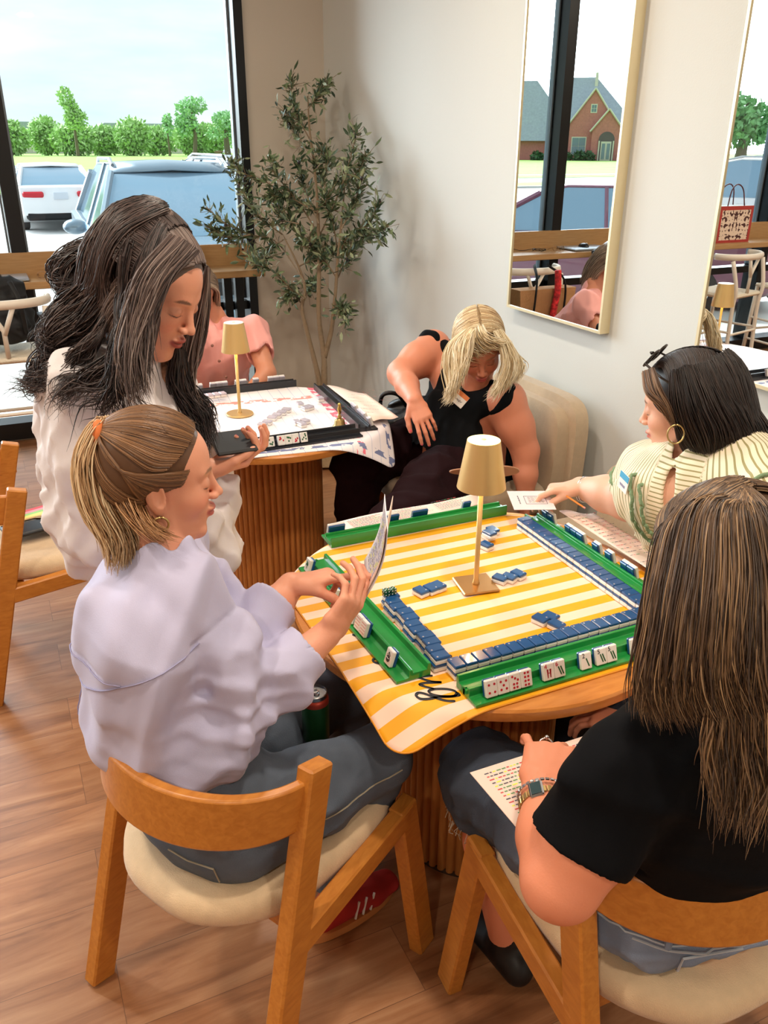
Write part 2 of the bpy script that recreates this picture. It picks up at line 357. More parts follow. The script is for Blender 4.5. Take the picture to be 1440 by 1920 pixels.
# ---- cars : profile loft
def car(name, label, loc, rz, paint, kind='sedan', plate=True, group=None):
    t = thing(name, label, 'car', loc, rz, group)
    L, Wd, H = (4.85, 1.84, 1.45) if kind == 'sedan' else (4.7, 1.9, 1.68)
    if kind == 'sedan':
        low = [(-2.40, .38), (-2.42, .70), (-2.30, .98), (-1.75, 1.02), (-1.0, .98), (1.15, .96), (1.9, .88), (2.3, .72), (2.42, .52), (2.40, .28), (1.9, .2), (-1.9, .2)]
        green = [(-1.85, 1.0), (-1.15, 1.38), (-.6, 1.44), (.1, 1.44), (.45, 1.36), (1.22, .95)]
    else:
        low = [(-2.33, .40), (-2.36, .85), (-2.30, 1.10), (-1.2, 1.06), (.9, 1.04), (1.65, 1.0), (2.15, .88), (2.33, .62), (2.33, .34), (1.9, .25), (-1.9, .25)]
        green = [(-2.25, 1.08), (-1.95, 1.55), (-1.5, 1.66), (.0, 1.68), (.45, 1.60), (1.12, 1.03)]
    def loft(prof, ws, m, nm, par, inset=0, extra=None):
        n_ = len(prof); rows = []
        cx = sum(p[0] for p in prof)/n_; cz = sum(p[1] for p in prof)/n_
        for y, s in ws: rows.append([(cx+(p[0]-cx)*s, y(p) if callable(y) else y, cz+(p[1]-cz)*(s if s < 1 else 1)) for p in prof])
        vs = [q for r in rows for q in r]; R_ = len(rows)
        fs = [(i*n_+k, i*n_+(k+1) % n_, (i+1)*n_+(k+1) % n_, (i+1)*n_+k) for i in range(R_-1) for k in range(n_)]
        fs += [tuple(range(n_)), tuple(range((R_-1)*n_, R_*n_))[::-1]]
        B = MB(); B.add(vs, fs); o = ob(nm, MBloc(B, t), m, par, smooth=True, angle=40); return o
    h = Wd/2
    body = loft(low, [(-h+.0, .96), (-h+.06, .995), (-h*.6, 1), (0, 1.0), (h*.6, 1), (h-.06, .995), (h, .96)], paint, 'car_body', t)
    zt = max(p[1] for p in green)
    hw = lambda k: (lambda p: k*(h-.06-(p[1]-.96)*.42))
    loft(green, [(hw(-1), 1), (hw(-.96), 1.0), (hw(.96), 1.0), (hw(1), 1)], M_carglass, 'cabin_glass', t)
    # roof skin and pillars in body colour
    B = MB(); z1 = zt+.012
    if kind == 'sedan': rp = [(-1.12, 1.395), (-.6, 1.452), (.1, 1.452), (.42, 1.375)]
    else: rp = [(-1.93, 1.56), (-1.5, 1.672), (0, 1.692), (.43, 1.61)]
    k_ = lambda z: h-.055-(z-.96)*.42
    P = [[(x, s*k_(z), z+.03*(1-abs(s))) for s in (-1, -.5, 0, .5, 1)] for x, z in rp]; B.grid(P)
    g0, g1, g2, g3 = green[0], rp[0], rp[-1], green[-1]
    for sg in (-1, 1):
        for A_, B_, w_ in ((g0, g1, .06), (g2, g3, .035), ((-.35 if kind == 'sedan' else -.5, zt), (-.4 if kind == 'sedan' else -.45, 1.0), .022)):
            B.tube([(A_[0], sg*(k_(A_[1])+.0), A_[1]), (B_[0], sg*(k_(B_[1])+.0), B_[1])], w_*.75, 6)
    ob('roof', MBloc(B, t), paint, t, smooth=True, solid=.02, angle=50)
    if kind != 'sedan':
        for sg in (-1, 1): ob('roof_rail', MBloc(MB().tube([(-1.7, sg*.58, 1.66), (-1.5, sg*.58, 1.73), (.0, sg*.58, 1.74), (.25, sg*.58, 1.68)], .02, 6), t), M_chrome, t)
    for x in (-1.42, 1.45):
        for sg in (-1, 1):
            R_ = .33 if kind == 'sedan' else .36
            wl = ob('wheel', MBloc(MB().lathe([(R_-.03, -.11), (R_, -.08), (R_, .08), (R_-.03, .11), (R_-.1, .115)], 24, (x, sg*(h-.1), R_), R=rotx(PI/2)), t), M_tyre, t, smooth=True, angle=40)
            ob('rim', MBloc(MB().lathe([(.21, -.116), (.18, -.10), (.05, -.118), (.18, .10), (.21, .116)], 10, (x, sg*(h-.1), R_), R=rotx(PI/2)), t), M_chrome, wl)
    for sg in (-1, 1):
        ob('side_mirror', MBloc(MB().sphere((.78 if kind == 'sedan' else .72, sg*(h+.10), 1.02 if kind == 'sedan' else 1.12), (.09, .12, .075)), t), paint, t, smooth=True)
        ob('tail_light', MBloc(MB().box((-2.36 if kind == 'sedan' else -2.33, sg*(h-.32), .83 if kind == 'sedan' else .98), (.12, .46, .13), bev=.03, rot=rotz(sg*-.1)), t), M_red, t)
        ob('headlight', MBloc(MB().box((2.26 if kind == 'sedan' else 2.2, sg*(h-.3), .70 if kind == 'sedan' else .82), (.2, .40, .12), bev=.03, rot=rotz(sg*.25)), t), M_lens, t)
        for x in ((-.1, -1.2) if kind == 'sedan' else (-.2, -1.25)): ob('door_handle', MBloc(MB().box((x, sg*(h+.005), .86 if kind == 'sedan' else .92), (.17, .03, .03), bev=.01), t), M_chrome, t)
    ob('rear_bumper', MBloc(MB().box((-2.34, 0, .36), (.14, 1.62, .20), bev=.05), t), M_tyre, t)
    ob('grille', MBloc(MB().box((2.36 if kind == 'sedan' else 2.28, 0, .5 if kind == 'sedan' else .62), (.1, 1.0, .18 if kind == 'sedan' else .3), bev=.03), t), M_tyre, t)
    if plate: ob('number_plate', MBloc(MB().box((-2.43, 0, .80), (.02, .32, .16), bev=.005), t), mat('number_plate_white', (205, 212, 222), .5), t)
    return t
def MBloc(B, t):
    M = np.array(parent_matrix(t)); v = np.array(B.v)
    B.v = [tuple(q) for q in v@M[:3, :3].T+M[:3, 3]]; return B
M_carglass = mat('car_window_glass', (138, 166, 186), .08, .6)
M_chrome = mat('chrome', (210, 210, 212), .15, 1)
M_tyre = mat('black_rubber', (24, 24, 26), .8)
M_red = mat('red_lens', (190, 20, 40), .25)
M_lens = mat('clear_lens', (225, 230, 235), .1)
P_white = mat('white_car_paint', (235, 236, 238), .25, coat=.5)
P_grey = mat('blue_grey_car_paint', (120, 140, 155), .28, .4, coat=.6)
P_dark = mat('dark_grey_car_paint', (70, 78, 86), .25, .4, coat=.6)
P_maroon = mat('dusty_maroon_car_paint', (132, 84, 106), .3, .2, coat=.6)
c1 = YP(115, 420, 22.3)
car('sedan', 'white sedan seen from behind across the parking lot', (c1[0], 24.3, GZ), PI/2+.02, P_white, 'sedan')
car('suv', 'grey blue suv parked nose-in close to the window', (1.95, 9.9, GZ), -PI/2-.05, P_grey, 'suv', False)
car('suv', 'dark grey suv parked behind the nose-in suv', (4.35, 16.6, GZ), PI/2+.12, P_dark, 'suv')
car('sedan', 'maroon sedan parked side-on, seen in the corner mirror', (-2.75, 9.0, GZ), math.radians(42), P_maroon, 'sedan')
car('suv', 'white suv seen in the right-hand mirror', (-9.4, 12.6, GZ), math.radians(60), P_white, 'suv')

# ---- hedge row, trees
M_leafG = mat('hedge_leaves', (172, 204, 138), .9, var=.25, vscale=2.5)
M_leafD = mat('tree_leaves', (160, 200, 150), .9, var=.3, vscale=2)
M_bark = mat('tree_bark', (110, 96, 80), .9, bump=.4, bscale=20)
def blob(mb, c, r, seed, n=260, leaf=.35, hollow=.55):
    q = random.Random(seed); c = np.array(c)
    for _ in range(n):
        u = nrm([q.gauss(0, 1) for _ in range(3)]); p = c+u*np.array(r)*(hollow+(1-hollow)*q.random())
        a = nrm([q.gauss(0, 1) for _ in range(3)]); b = nrm(np.cross(a, u)+.001); a = nrm(np.cross(b, a)); s = leaf*(.6+.8*q.random())
        mb.add([p-a*s, p-b*s*.6, p+a*s, p+b*s*.6], [(0, 1, 2, 3)])
hd = random.Random(3)
for i in range(22):
    x = -16+i*6.1; yy = 196+(i % 2)*7+hd.uniform(-1, 1)
    t = thing('hedge_bush', 'rounded green bush in the hedge row across the field', 'bush', (x, yy, GZ), 0, 'hedge row beyond the field')
    mb = MB(); hh = hd.uniform(5.8, 7.6)
    for k in range(4): blob(mb, (x+hd.uniform(-1.6, 1.6), yy+hd.uniform(-1, 1), GZ+hh*.5), (3.6, 2.6, hh*.52), i*7+k, 520, .42)
    ob('foliage', mb, M_leafG, t)
def tree(name, label, x, y, h, w_, seed, m, gz=GZ, dens=1500, leaf=.2):
    t = thing(name, label, 'tree', (x, y, gz)); q = random.Random(seed)
    ob('trunk', MB().tube(spline([(x, y, gz), (x+.1*w_*q.uniform(-1, 1), y, gz+h*.4), (x, y, gz+h*.8)], 8), [w_*.07, w_*.06, w_*.055, w_*.05, w_*.04, w_*.035, w_*.03, w_*.015], 8), M_bark, t)
    mb = MB()
    for k in range(7):
        a = q.random()*2*PI; rr = w_*.28*q.random(); zz = gz+h*(.45+.42*q.random())
        blob(mb, (x+rr*math.cos(a), y+rr*math.sin(a), zz), (w_*.3, w_*.3, h*.16), seed*31+k, dens//7, leaf)
    ob('foliage', mb, m, t); return t
for px_, Yt, hT, wT, lb in ((141, 188, 12.6, 5.4, 'rounded taller tree rising above the left end of the hedge'), (315, 190, 9.6, 3.4, 'thin sparse tree rising above the hedge, right of the roofs'), (362, 188, 11.2, 8.0, 'airy tree above the hedge left of the window frame'), (425, 188, 9.6, 11.0, 'broad low tree at the right end of the hedge')):
    p = YP(px_, 250, Yt); tree('field_tree', lb, p[0], Yt, hT, wT, int(px_), M_leafD if px_ != 141 else M_leafG, dens=1700 if px_ != 315 else 260, leaf=.36)
M_roofg = mat('grey_shingle_roof', (160, 168, 178), .9, bump=.3, bscale=6, var=.08, vscale=3)
M_cream = mat('cream_siding', (212, 204, 190), .8)
for (px_, w_, lb) in ((60, 18, 'low distant house roof at the left of the hedge'), (255, 30, 'long distant house roof behind the middle of the hedge')):
    p = YP(px_, 260, 262); t = thing('far_house', lb, 'house', (p[0], 262, GZ))
    ob('wall', MB().box((p[0], 262, GZ+2.4), (w_, 12, 4.8)), M_cream, t)
    ob('roof', MB().prism([(-w_/2-.5, 0), (w_/2+.5, 0), (w_/2-6, 3.0), (-w_/2+6, 3.0)], (p[0], 256, GZ+4.7), (1, 0, 0), (0, 0, 1), (0, 1, 0), 12), M_roofg, t)

# ---- brick house (seen in the mirror)
def brick_house():
    vx, vy = 2*XM-.09, 0.0                                            # where the mirror puts the viewer
    cx, cy = -92.0, 124.0
    fx, fy = nrm([vx-cx, vy-cy, 0])[:2]                               # front faces the viewer
    ang = math.atan2(fy, fx)-PI/2; z0 = -.5
    t = thing('brick_house', 'red brick house with grey hip roof, seen in the corner mirror', 'house', (cx, cy, z0), ang)
    M_br = mat('red_brick', (190, 118, 112), .85, var=.12, vscale=4)
    L = lambda B: MBloc(B, t)
    # local: +y toward viewer, +x = viewer's left reversed
    ob('wall', L(MB().box((-4, -5, 1.7), (26, 9, 3.4))), M_br, t)
    rf = MB(); 
    def hip(x0, x1, y0, y1, zb, zt, rx):
        ym = (y0+y1)/2; rf.add([(x0, y0, zb), (x1, y0, zb), (x1, y1, zb), (x0, y1, zb), (x0+rx, ym, zt), (x1-rx, ym, zt)], [(0, 1, 5, 4), (1, 2, 5), (2, 3, 4, 5), (3, 0, 4), (3, 2, 1, 0)])
    hip(-14, 9.5, -14, .4, 3.4, 13.4, 9.5); hip(-27, -2, -12, .2, 3.4, 12.9, 8)
    def gable(xc, w_, yf, zb, zt, nm):
        g = MB(); g.prism([(-w_/2, 0), (w_/2, 0), (w_/2, zb), (0, zt-.15), (-w_/2, zb)], (xc, yf-1.5, 0), (1, 0, 0), (0, 0, 1), (0, 1, 0), 1.5); ob(nm, L(g), M_br, t)
        rf.add([(xc-w_/2-.35, yf+.3, zb-.2), (xc, yf+.3, zt), (xc, yf-7, zt), (xc-w_/2-.35, yf-7, zb-.2)], [(0, 1, 2, 3)]); rf.add([(xc+w_/2+.35, yf+.3, zb-.2), (xc, yf+.3, zt), (xc, yf-7, zt), (xc+w_/2+.35, yf-7, zb-.2)], [(3, 2, 1, 0)])
        tr = MB()
        for sg in (-1, 1): tr.tube([(xc+sg*(w_/2+.35), yf+.32, zb-.2), (xc, yf+.32, zt)], .14, 4)
        ob('gable_trim', L(tr), M_cream, t)
    gable(0, 8.6, 1.2, 5.2, 11.3, 'front_gable'); gable(2.5, 4.9, 2.4, 5.0, 8.2, 'entry_gable')
    ob('roof', L(rf), M_roofg, t, solid=.1)
    ob('chimney', L(MB().box((0, -6, 13.0), (.5, .5, 2.2))), M_cream, t)
    M_win = mat('house_window_glass', (110, 130, 140), .1)
    def win(xc, y, zc, ww, hh, nm='window'):
        o = ob(nm, L(MB().box((xc, y, zc), (ww+.25, .1, hh+.25))), M_cream, t)
        g = MB()
        for i in range(2):
            for j in range(2): g.box((xc+(i-.5)*ww/2, y+.06, zc+(j-.5)*hh/2), (ww/2-.06, .06, hh/2-.06))
        ob('pane', L(g), M_win, o)
    win(-2.0, 1.2, 2.6, 2.2, 2.6); win(0, 1.2, 8.3, .8, 1.1); win(-6.4, -.45, 2.4, 1.0, 1.5); win(-12.8, -.45, 2.2, 1.2, 1.6); win(-15.5, -.45, 2.2, 1.2, 1.6)
    a = [(1.3*math.cos(s), 3.5+1.3*math.sin(s)) for s in np.linspace(0, PI, 12)]
    ob('door_arch', L(MB().prism([(1.3, .1)]+a+[(-1.3, .1)], (2.5, 2.38, 0), (1, 0, 0), (0, 0, 1), (0, 1, 0), .1)), mat('shaded_doorway', (92, 80, 84), .6), t)
    dd = ob('front_door', L(MB().box((2.5, 2.55, 1.7), (1.7, .08, 3.2))), M_cream, t)
    ob('door_glass', L(MB().box((2.1, 2.62, 1.8), (.5, .06, 2.4)).box((2.9, 2.62, 1.8), (.5, .06, 2.4))), M_win, dd)
    for sg in (-1, 1): ob('entry_column', L(MB().box((2.5+sg*1.15, 2.6, 1.7), (.22, .2, 3.4))), M_cream, t)
    # dormer
    ob('dormer', L(MB().prism([(-1.2, 0), (1.2, 0), (1.2, 1.5), (0, 2.7), (-1.2, 1.5)], (-14.5, -4.3, 5.2), (1, 0, 0), (0, 0, 1), (0, 1, 0), 3.2)), M_cream, t)
    win(-14.5, -1.05, 6.0, .9, 1.2)
    q = random.Random(5); M = np.array(parent_matrix(t))
    for i in range(7):
        lx = (-8.6, -6.0, -3.9, -1.6, -.2, 5.8, 8.2)[i]; P = M@np.array([lx, 3.9, 0, 1.])
        b = thing('shrub', 'clipped green shrub planted along the front of the brick house', 'bush', P[:3], 0, 'shrubs along the brick house')
        mb = MB(); blob(mb, P[:3]+V(0, 0, .75), (1.15, 1.1, 1.1), 90+i, 300, .3, .6); ob('foliage', mb, mat('dark_shrub_leaves', (58, 92, 58), .9, var=.3, vscale=3), b)
brick_house()
tree('park_tree', 'bushy green tree seen in the right-hand mirror', -38.0, 40, 5.8, 6.2, 44, mat('fresh_tree_leaves', (120, 170, 110), .9, var=.25, vscale=2), dens=2200, leaf=.2)
# ================================================================== tables
H = .72
M_tabtop = wood('table_top_oak', (214, 142, 70), (194, 120, 54), 1, (1, 6, 6), .32)
M_flute = wood('fluted_oak', (190, 124, 62), (168, 102, 44), 1, (6, 6, .7), .45)
M_chairwood = wood('chair_oak', (200, 130, 54), (180, 110, 40), 1, (2, 6, 6), .35)
T1 = (.95, 1.474); T2 = (.91, 3.03); RT = .455
def round_table(c, label):
    t = thing('round_pedestal_table', label, 'table', (c[0], c[1], 0), 0, 'round oak tables with fluted drum bases')
    ob('tabletop', MB().lathe([(RT-.012, H-.032), (RT-.003, H-.028), (RT, H-.020), (RT, H-.006), (RT-.004, H-.001), (RT-.010, H)], 96, (c[0], c[1], 0)), M_tabtop, t, smooth=True, angle=35)
    n = 52; r = .192; w_ = 2*PI*r/n; m = MB(); P = []
    for k in range(n*6):
        a = 2*PI*k/(n*6); s = abs(math.sin(PI*k/6)); rr = r+.012*s**.6; P.append((rr*math.cos(a), rr*math.sin(a)))
    L = len(P); vs = [(c[0]+x, c[1]+y, z) for z in (.012, H-.032) for x, y in P]
    m.add(vs, [(k, (k+1) % L, L+(k+1) % L, L+k) for k in range(L)]+[tuple(range(L))[::-1]])
    ob('fluted_pedestal', m, M_flute, t, smooth=True, angle=50)
    ob('foot_ring', MB().lathe([(.198, 0), (.198, .014), (.18, .014)], 48, (c[0], c[1], 0)), mat('dark_foot_ring', (60, 38, 22), .6), t)
    return t
round_table(T1, 'round oak table with fluted drum base under the yellow striped mat')
round_table(T2, 'round oak table with fluted drum base under the white printed mat')

# ---- mats that droop over the table edge
def mat_mesh(c, x0, x1, y0, y1, rc, rot, n=90, thick=.0026, phi=.62, blend=.035, lift=.0015, side=None):
    """rounded-square sheet on the round table: flat inside the table circle, bending down outside it"""
    cx, cy = (x0+x1)/2, (y0+y1)/2; ax, ay = (x1-x0)/2, (y1-y0)/2
    R = rotz(rot)
    us = np.linspace(-1, 1, n); P = np.zeros((n, n, 3)); UV = np.zeros((n, n, 2))
    def bend(x, y):
        dx, dy = x-c[0], y-c[1]; d = math.hypot(dx, dy); e = d-(RT-.004)
        if e <= 0: return x, y, H+lift
        ph = phi if side is None else side(dx, dy)
        # arc of length b turning to ph, then straight
        b = blend
        if e < b: th = ph*e/b; r_ = b/ph; ho, ve = r_*math.sin(th), r_*(1-math.cos(th))
        else: r_ = b/ph; ho, ve = r_*math.sin(ph)+(e-b)*math.cos(ph), r_*(1-math.cos(ph))+(e-b)*math.sin(ph)
        k = (RT-.004+ho)/d
        return c[0]+dx*k, c[1]+dy*k, H+lift-ve
    for i, u in enumerate(us):
        for j, v in enumerate(us):
            # round the corners of the square: squircle-like clamp
            X, Y = u*ax, v*ay
            qx, qy = abs(X)-(ax-rc), abs(Y)-(ay-rc)
            if qx > 0 and qy > 0:
                m_ = max(qx, qy); l = math.hypot(qx, qy); k = m_/l
                X = math.copysign(ax-rc+qx*k, X); Y = math.copysign(ay-rc+qy*k, Y)
            p = R@np.array([X, Y, 0]); UV[i, j] = (X, Y)
            P[i, j] = bend(cx+p[0], cy+p[1])
    return P, UV, bend
def mat_obj(P, UV, m, parent, name, thick=.0026):
    n = P.shape[0]; dz = np.array([0, 0, -thick])
    B = MB(); top = P.reshape(-1, 3); bot = (P+dz).reshape(-1, 3); N = n*n
    fs = [(i*n+j, (i+1)*n+j, (i+1)*n+j+1, i*n+j+1) for i in range(n-1) for j in range(n-1)]
    fb = [tuple(N+q for q in f[::-1]) for f in fs]
    rim = [i*n for i in range(n)]+[(n-1)*n+j for j in range(1, n)]+[i*n+n-1 for i in range(n-2, -1, -1)]+[j for j in range(n-2, 0, -1)]
    fr = [(rim[k], rim[(k+1) % len(rim)], N+rim[(k+1) % len(rim)], N+rim[k])[::-1] for k in range(len(rim))]
    B.add(np.vstack([top, bot]), fs+fb+fr)
    o = ob(name, B, m, parent, smooth=True, angle=60)
    uvl = o.data.uv_layers.new(name='flat'); uvs = np.vstack([UV.reshape(-1, 2)]*2)
    li = np.zeros(len(o.data.loops), int); o.data.loops.foreach_get('vertex_index', li); uvl.data.foreach_set('uv', uvs[li].ravel())
    return o
def stripe_mat():
    m = mat('yellow_striped_mat', (250, 190, 40), .55); n = m.node_tree; b = n.nodes['Principled BSDF']; L = n.links
    uv = n.nodes.new('ShaderNodeUVMap'); uv.uv_map = 'flat'; s = n.nodes.new('ShaderNodeSeparateXYZ'); L.new(uv.outputs[0], s.inputs[0])
    a = n.nodes.new('ShaderNodeMath'); a.operation = 'MULTIPLY_ADD'; a.inputs[1].default_value = 1/.0619; a.inputs[2].default_value = (.25-(1.758-1.5065)/.0619) % 1; L.new(s.outputs[1], a.inputs[0])
    f = n.nodes.new('ShaderNodeMath'); f.operation = 'FRACT'; L.new(a.outputs[0], f.inputs[0])
    g = n.nodes.new('ShaderNodeMath'); g.operation = 'GREATER_THAN'; g.inputs[1].default_value = .5; L.new(f.outputs[0], g.inputs[0])
    mx = n.nodes.new('ShaderNodeMix'); mx.data_type = 'RGBA'; mx.inputs[6].default_value = srgb(248, 172, 14); mx.inputs[7].default_value = srgb(250, 214, 190)
    L.new(g.outputs[0], mx.inputs[0]); L.new(mx.outputs[2], b.inputs['Base Color']); return m
M1X0, M1X1, M1Y0, M1Y1 = .518, 1.375, 1.078, 1.935
t = thing('striped_game_mat', 'yellow and white striped game mat draped over the near table', 'mat', (T1[0], T1[1], H+.0015))
def droop1(dx, dy):
    return .78 if (dx < 0 and dy < 0) else (.9 if dx < 0 else .35)
P, UV, bend1 = mat_mesh(T1, M1X0, M1X1, M1Y0, M1Y1, .055, 0, lift=.0032, side=droop1)
mat_obj(P, UV, stripe_mat(), t, 'mat_sheet')
M_ink = mat('black_script_ink', (22, 22, 34), .5)
def on_mat(x, y, dz=0):
    q = bend1(x, y); return V(q[0], q[1], q[2]+dz)
def ink(strokes, wd=.0062):
    B = MB()
    for st in strokes:
        pts = spline(st, max(12, len(st)*9)); pts = [on_mat(*p[:2], .0008) for p in pts]; n = len(pts)
        T = np.gradient(np.array(pts), axis=0); L_ = []; R_ = []
        for i, p in enumerate(pts):
            tt = nrm(T[i]); sd = nrm(np.cross([0, 0, 1], tt)); e = min(1, (min(i, n-1-i)+.8)/3)
            ww = wd*.5*(.5+.5*e)*(.75+.45*abs(tt[0])); L_.append(p+sd*ww); R_.append(p-sd*ww)
        B.grid([[l+V(0, 0, -.0006), l, r, r+V(0, 0, -.0006)] for l, r in zip(L_, R_)])
    return B
g2 = lambda *a: [tuple(Z(a[i], a[i+1], H+.004)[:2]) for i in range(0, len(a), 2)]
g3 = lambda *a: g2(*[620+a[i]/3.66 if i % 2 == 0 else 1140+a[i]/3.66 for i in range(len(a))])
LET = [g3(700, 463, 640, 468, 585, 468, 553, 477, 600, 476, 650, 492, 700, 505, 757, 508, 700, 511, 645, 514, 612, 524, 640, 536, 690, 550, 712, 556),
       g3(868, 584, 845, 566, 790, 555, 715, 556, 676, 568, 690, 588, 740, 602, 800, 606, 850, 602, 868, 584, 880, 597, 820, 606, 740, 610, 680, 622, 620, 622, 588, 602, 600, 582, 640, 586, 700, 608, 760, 628, 810, 637, 856, 638),
       g3(372, 380, 330, 380, 294, 366, 298, 348, 330, 346, 372, 366, 400, 380),
       g3(72, 86, 100, 92, 135, 90), g3(108, 134, 140, 128, 170, 130), g3(150, 180, 170, 188, 205, 176), g3(204, 206, 216, 220, 240, 220), g3(250, 246, 262, 256, 275, 256),
       g3(795, 322, 812, 322, 824, 328, 812, 336, 797, 334), g3(784, 367, 802, 368), g3(620, 118, 650, 130, 680, 165)]
for st in LET: ob('lettering_stroke', ink([st]), M_ink, t, smooth=True)
ob('edge_binding', MB().tube([tuple(q+V(0, 0, -.0015)) for q in list(P[:, 0])+list(P[-1, 1:])+list(P[::-1, -1])[1:]+list(P[0, ::-1])[1:]], .0022, 6), mat('orange_edge_stitching', (226, 150, 40), .6), t, smooth=True)

# second table's printed mat
def print_mat():
    m = mat('white_printed_mat', (245, 240, 240), .5); n = m.node_tree; b = n.nodes['Principled BSDF']; L = n.links
    uv = n.nodes.new('ShaderNodeUVMap'); uv.uv_map = 'flat'
    br = n.nodes.new('ShaderNodeTexBrick'); br.inputs['Scale'].default_value = 1; br.inputs['Brick Width'].default_value = .045; br.inputs['Row Height'].default_value = .5; br.inputs['Mortar Size'].default_value = .0012
    br.inputs['Color1'].default_value = srgb(247, 240, 240); br.inputs['Color2'].default_value = srgb(243, 236, 240); br.inputs['Mortar'].default_value = srgb(196, 200, 222); L.new(uv.outputs[0], br.inputs['Vector'])
    s = n.nodes.new('ShaderNodeSeparateXYZ'); L.new(uv.outputs[0], s.inputs[0])
    def band(out, c0, hw):
        a = n.nodes.new('ShaderNodeMath'); a.operation = 'COMPARE'; a.inputs[1].default_value = c0; a.inputs[2].default_value = hw; L.new(s.outputs[out], a.inputs[0]); return a.outputs[0]
    nz = n.nodes.new('ShaderNodeTexNoise'); nz.inputs['Scale'].default_value = 26; L.new(uv.outputs[0], nz.inputs['Vector'])
    gt = n.nodes.new('ShaderNodeMath'); gt.operation = 'GREATER_THAN'; gt.inputs[1].default_value = .5; L.new(nz.outputs['Fac'], gt.inputs[0])
    cur = br.outputs[0]
    for out, c0, hw, col in ((1, .235, .022, (236, 150, 140)), (0, .262, .02, (240, 120, 140)), (1, -.40, .012, (120, 130, 170)), (0, .41, .012, (120, 130, 170))):
        mm = n.nodes.new('ShaderNodeMath'); mm.operation = 'MULTIPLY'; L.new(band(out, c0, hw), mm.inputs[0]); L.new(gt.outputs[0], mm.inputs[1])
        mx = n.nodes.new('ShaderNodeMix'); mx.data_type = 'RGBA'; mx.inputs[7].default_value = srgb(*col); L.new(mm.outputs[0], mx.inputs[0]); L.new(cur, mx.inputs[6]); cur = mx.outputs[2]
    L.new(cur, b.inputs['Base Color']); return m
t = thing('printed_game_mat', 'white game mat with fine blue lines and pink print on the far table', 'mat', (T2[0], T2[1], H+.0015))
P2_, UV2, bend2 = mat_mesh(T2, T2[0]-.44, T2[0]+.44, T2[1]-.44, T2[1]+.44, .05, -.12, lift=.0032, side=lambda dx, dy: .95 if dx > 0 and dy < 0 else .7)
mat_obj(P2_, UV2, print_mat(), t, 'mat_sheet')

# ---- racks
RACK = [(0, 0), (0, .029), (.007, .029), (.009, .016), (.040, .016), (.042, .024), (.048, .024), (.050, .008), (.058, .0065), (.078, .0065), (.078, 0)]
def rack(name, label, A, B, m, group, out=1):
    """inner face from A to B; outer side is to the right of A->B times out"""
    A, B = V(*A), V(*B); d = B-A; L_ = np.linalg.norm(d); d /= L_; w_ = np.array([d[1], -d[0], 0])*out
    t = thing(name, label, 'tile rack', A, 0, group)
    o = ob('rack_body', MB().prism(RACK, A, w_, (0, 0, 1), d, L_), m, t, bevel=.0012)
    ob('end_rib', MB().box(A+d*.003+w_*.03+V(0, 0, .010), (.006, .006, .018), rot=np.column_stack([d, w_, [0, 0, 1]])), m, t)
    return A, d, w_, L_
M_green = mat('green_rack_acrylic', (32, 140, 62), .22, coat=.4)
M_blackrack = mat('black_rack_plastic', (26, 28, 34), .3)
zr = H+.0045
R_far = rack('tile_rack', 'green tile rack at the far side of the striped mat', (1.25, 1.835, zr), (.705, 1.841, zr), M_green, 'green tile racks', 1)
R_right = rack('tile_rack', 'green tile rack along the right side of the striped mat, beside the long blue wall', (1.252, 1.215, zr), (1.262, 1.765, zr), M_green, 'green tile racks', 1)
R_front = rack('tile_rack', 'green tile rack nearest the camera, with white tiles showing suits', (.703, 1.166, zr), (1.255, 1.166, zr), M_green, 'green tile racks', 1)
R_left = rack('tile_rack', 'green tile rack in front of the ponytailed woman on the left of the mat', (.662, 1.765, zr), (.676, 1.222, zr), M_green, 'green tile racks', 1)

# ---- tiles
TW, TL, TT = .0262, .0355, .0165
M_tblue = mat('navy_tile_back', (22, 78, 134), .2, coat=.4)
M_twhite = mat('ivory_tile_face', (236, 232, 226), .22, coat=.4)
M_dotred = mat('red_tile_paint', (190, 30, 50), .4); M_dotgreen = mat('green_tile_paint', (24, 92, 50), .4); M_dotblk = mat('black_tile_paint', (26, 26, 40), .4)
M_silver = mat('silver_foil_mark', (225, 228, 235), .2, .6)
def axes(a, b): a = nrm(a); b = nrm(b-np.dot(a, b)*a); return a, b, np.cross(a, b)
class TileKit:
    """one master per kind, copied afterwards"""
    def __init__(s, mb_, mw_, nm, gold=False):
        s.first = None; s.args = (mb_, mw_, nm)
    def make(s, loc, R, label, group, face=None, mark=True):
        mb_, mw_, nm = s.args
        Mx = Matrix([[*R[0], 0], [*R[1], 0], [*R[2], 0], [0, 0, 0, 1]]).to_euler()
        if s.first is None or face is not None or not mark:
            t = thing(nm, label, 'tile', (0, 0, 0), 0, group)
            # local: x = width, y = height(length), z = thickness; blue back at +z
            ob('tile_back', MB().box((0, 0, TT*.28), (TW*.985, TL*.985, TT*.44), bev=.0018), mb_, t)
            ob('tile_face', MB().box((0, 0, -TT*.22), (TW, TL, TT*.56), bev=.0018), mw_, t)
            if face is None and mark: ob('foil_mark', MB().lathe([(.0021, TT*.5), (.0021, TT*.5+.0003)], 8, (TW*.26, -TL*.30, 0)), M_silver, t)
            if face: face(t)
            t.location = [float(q) for q in loc]; t.rotation_euler = Mx
            if face is None and mark: s.first = t
            return t
        return dup(s.first, loc, rot=Mx, label=label, group=group)
kit = TileKit(M_tblue, M_twhite, 'mahjong_tile')
def Rm(x, y, z): return np.column_stack([x, y, z])
zt0 = zr+TT/2
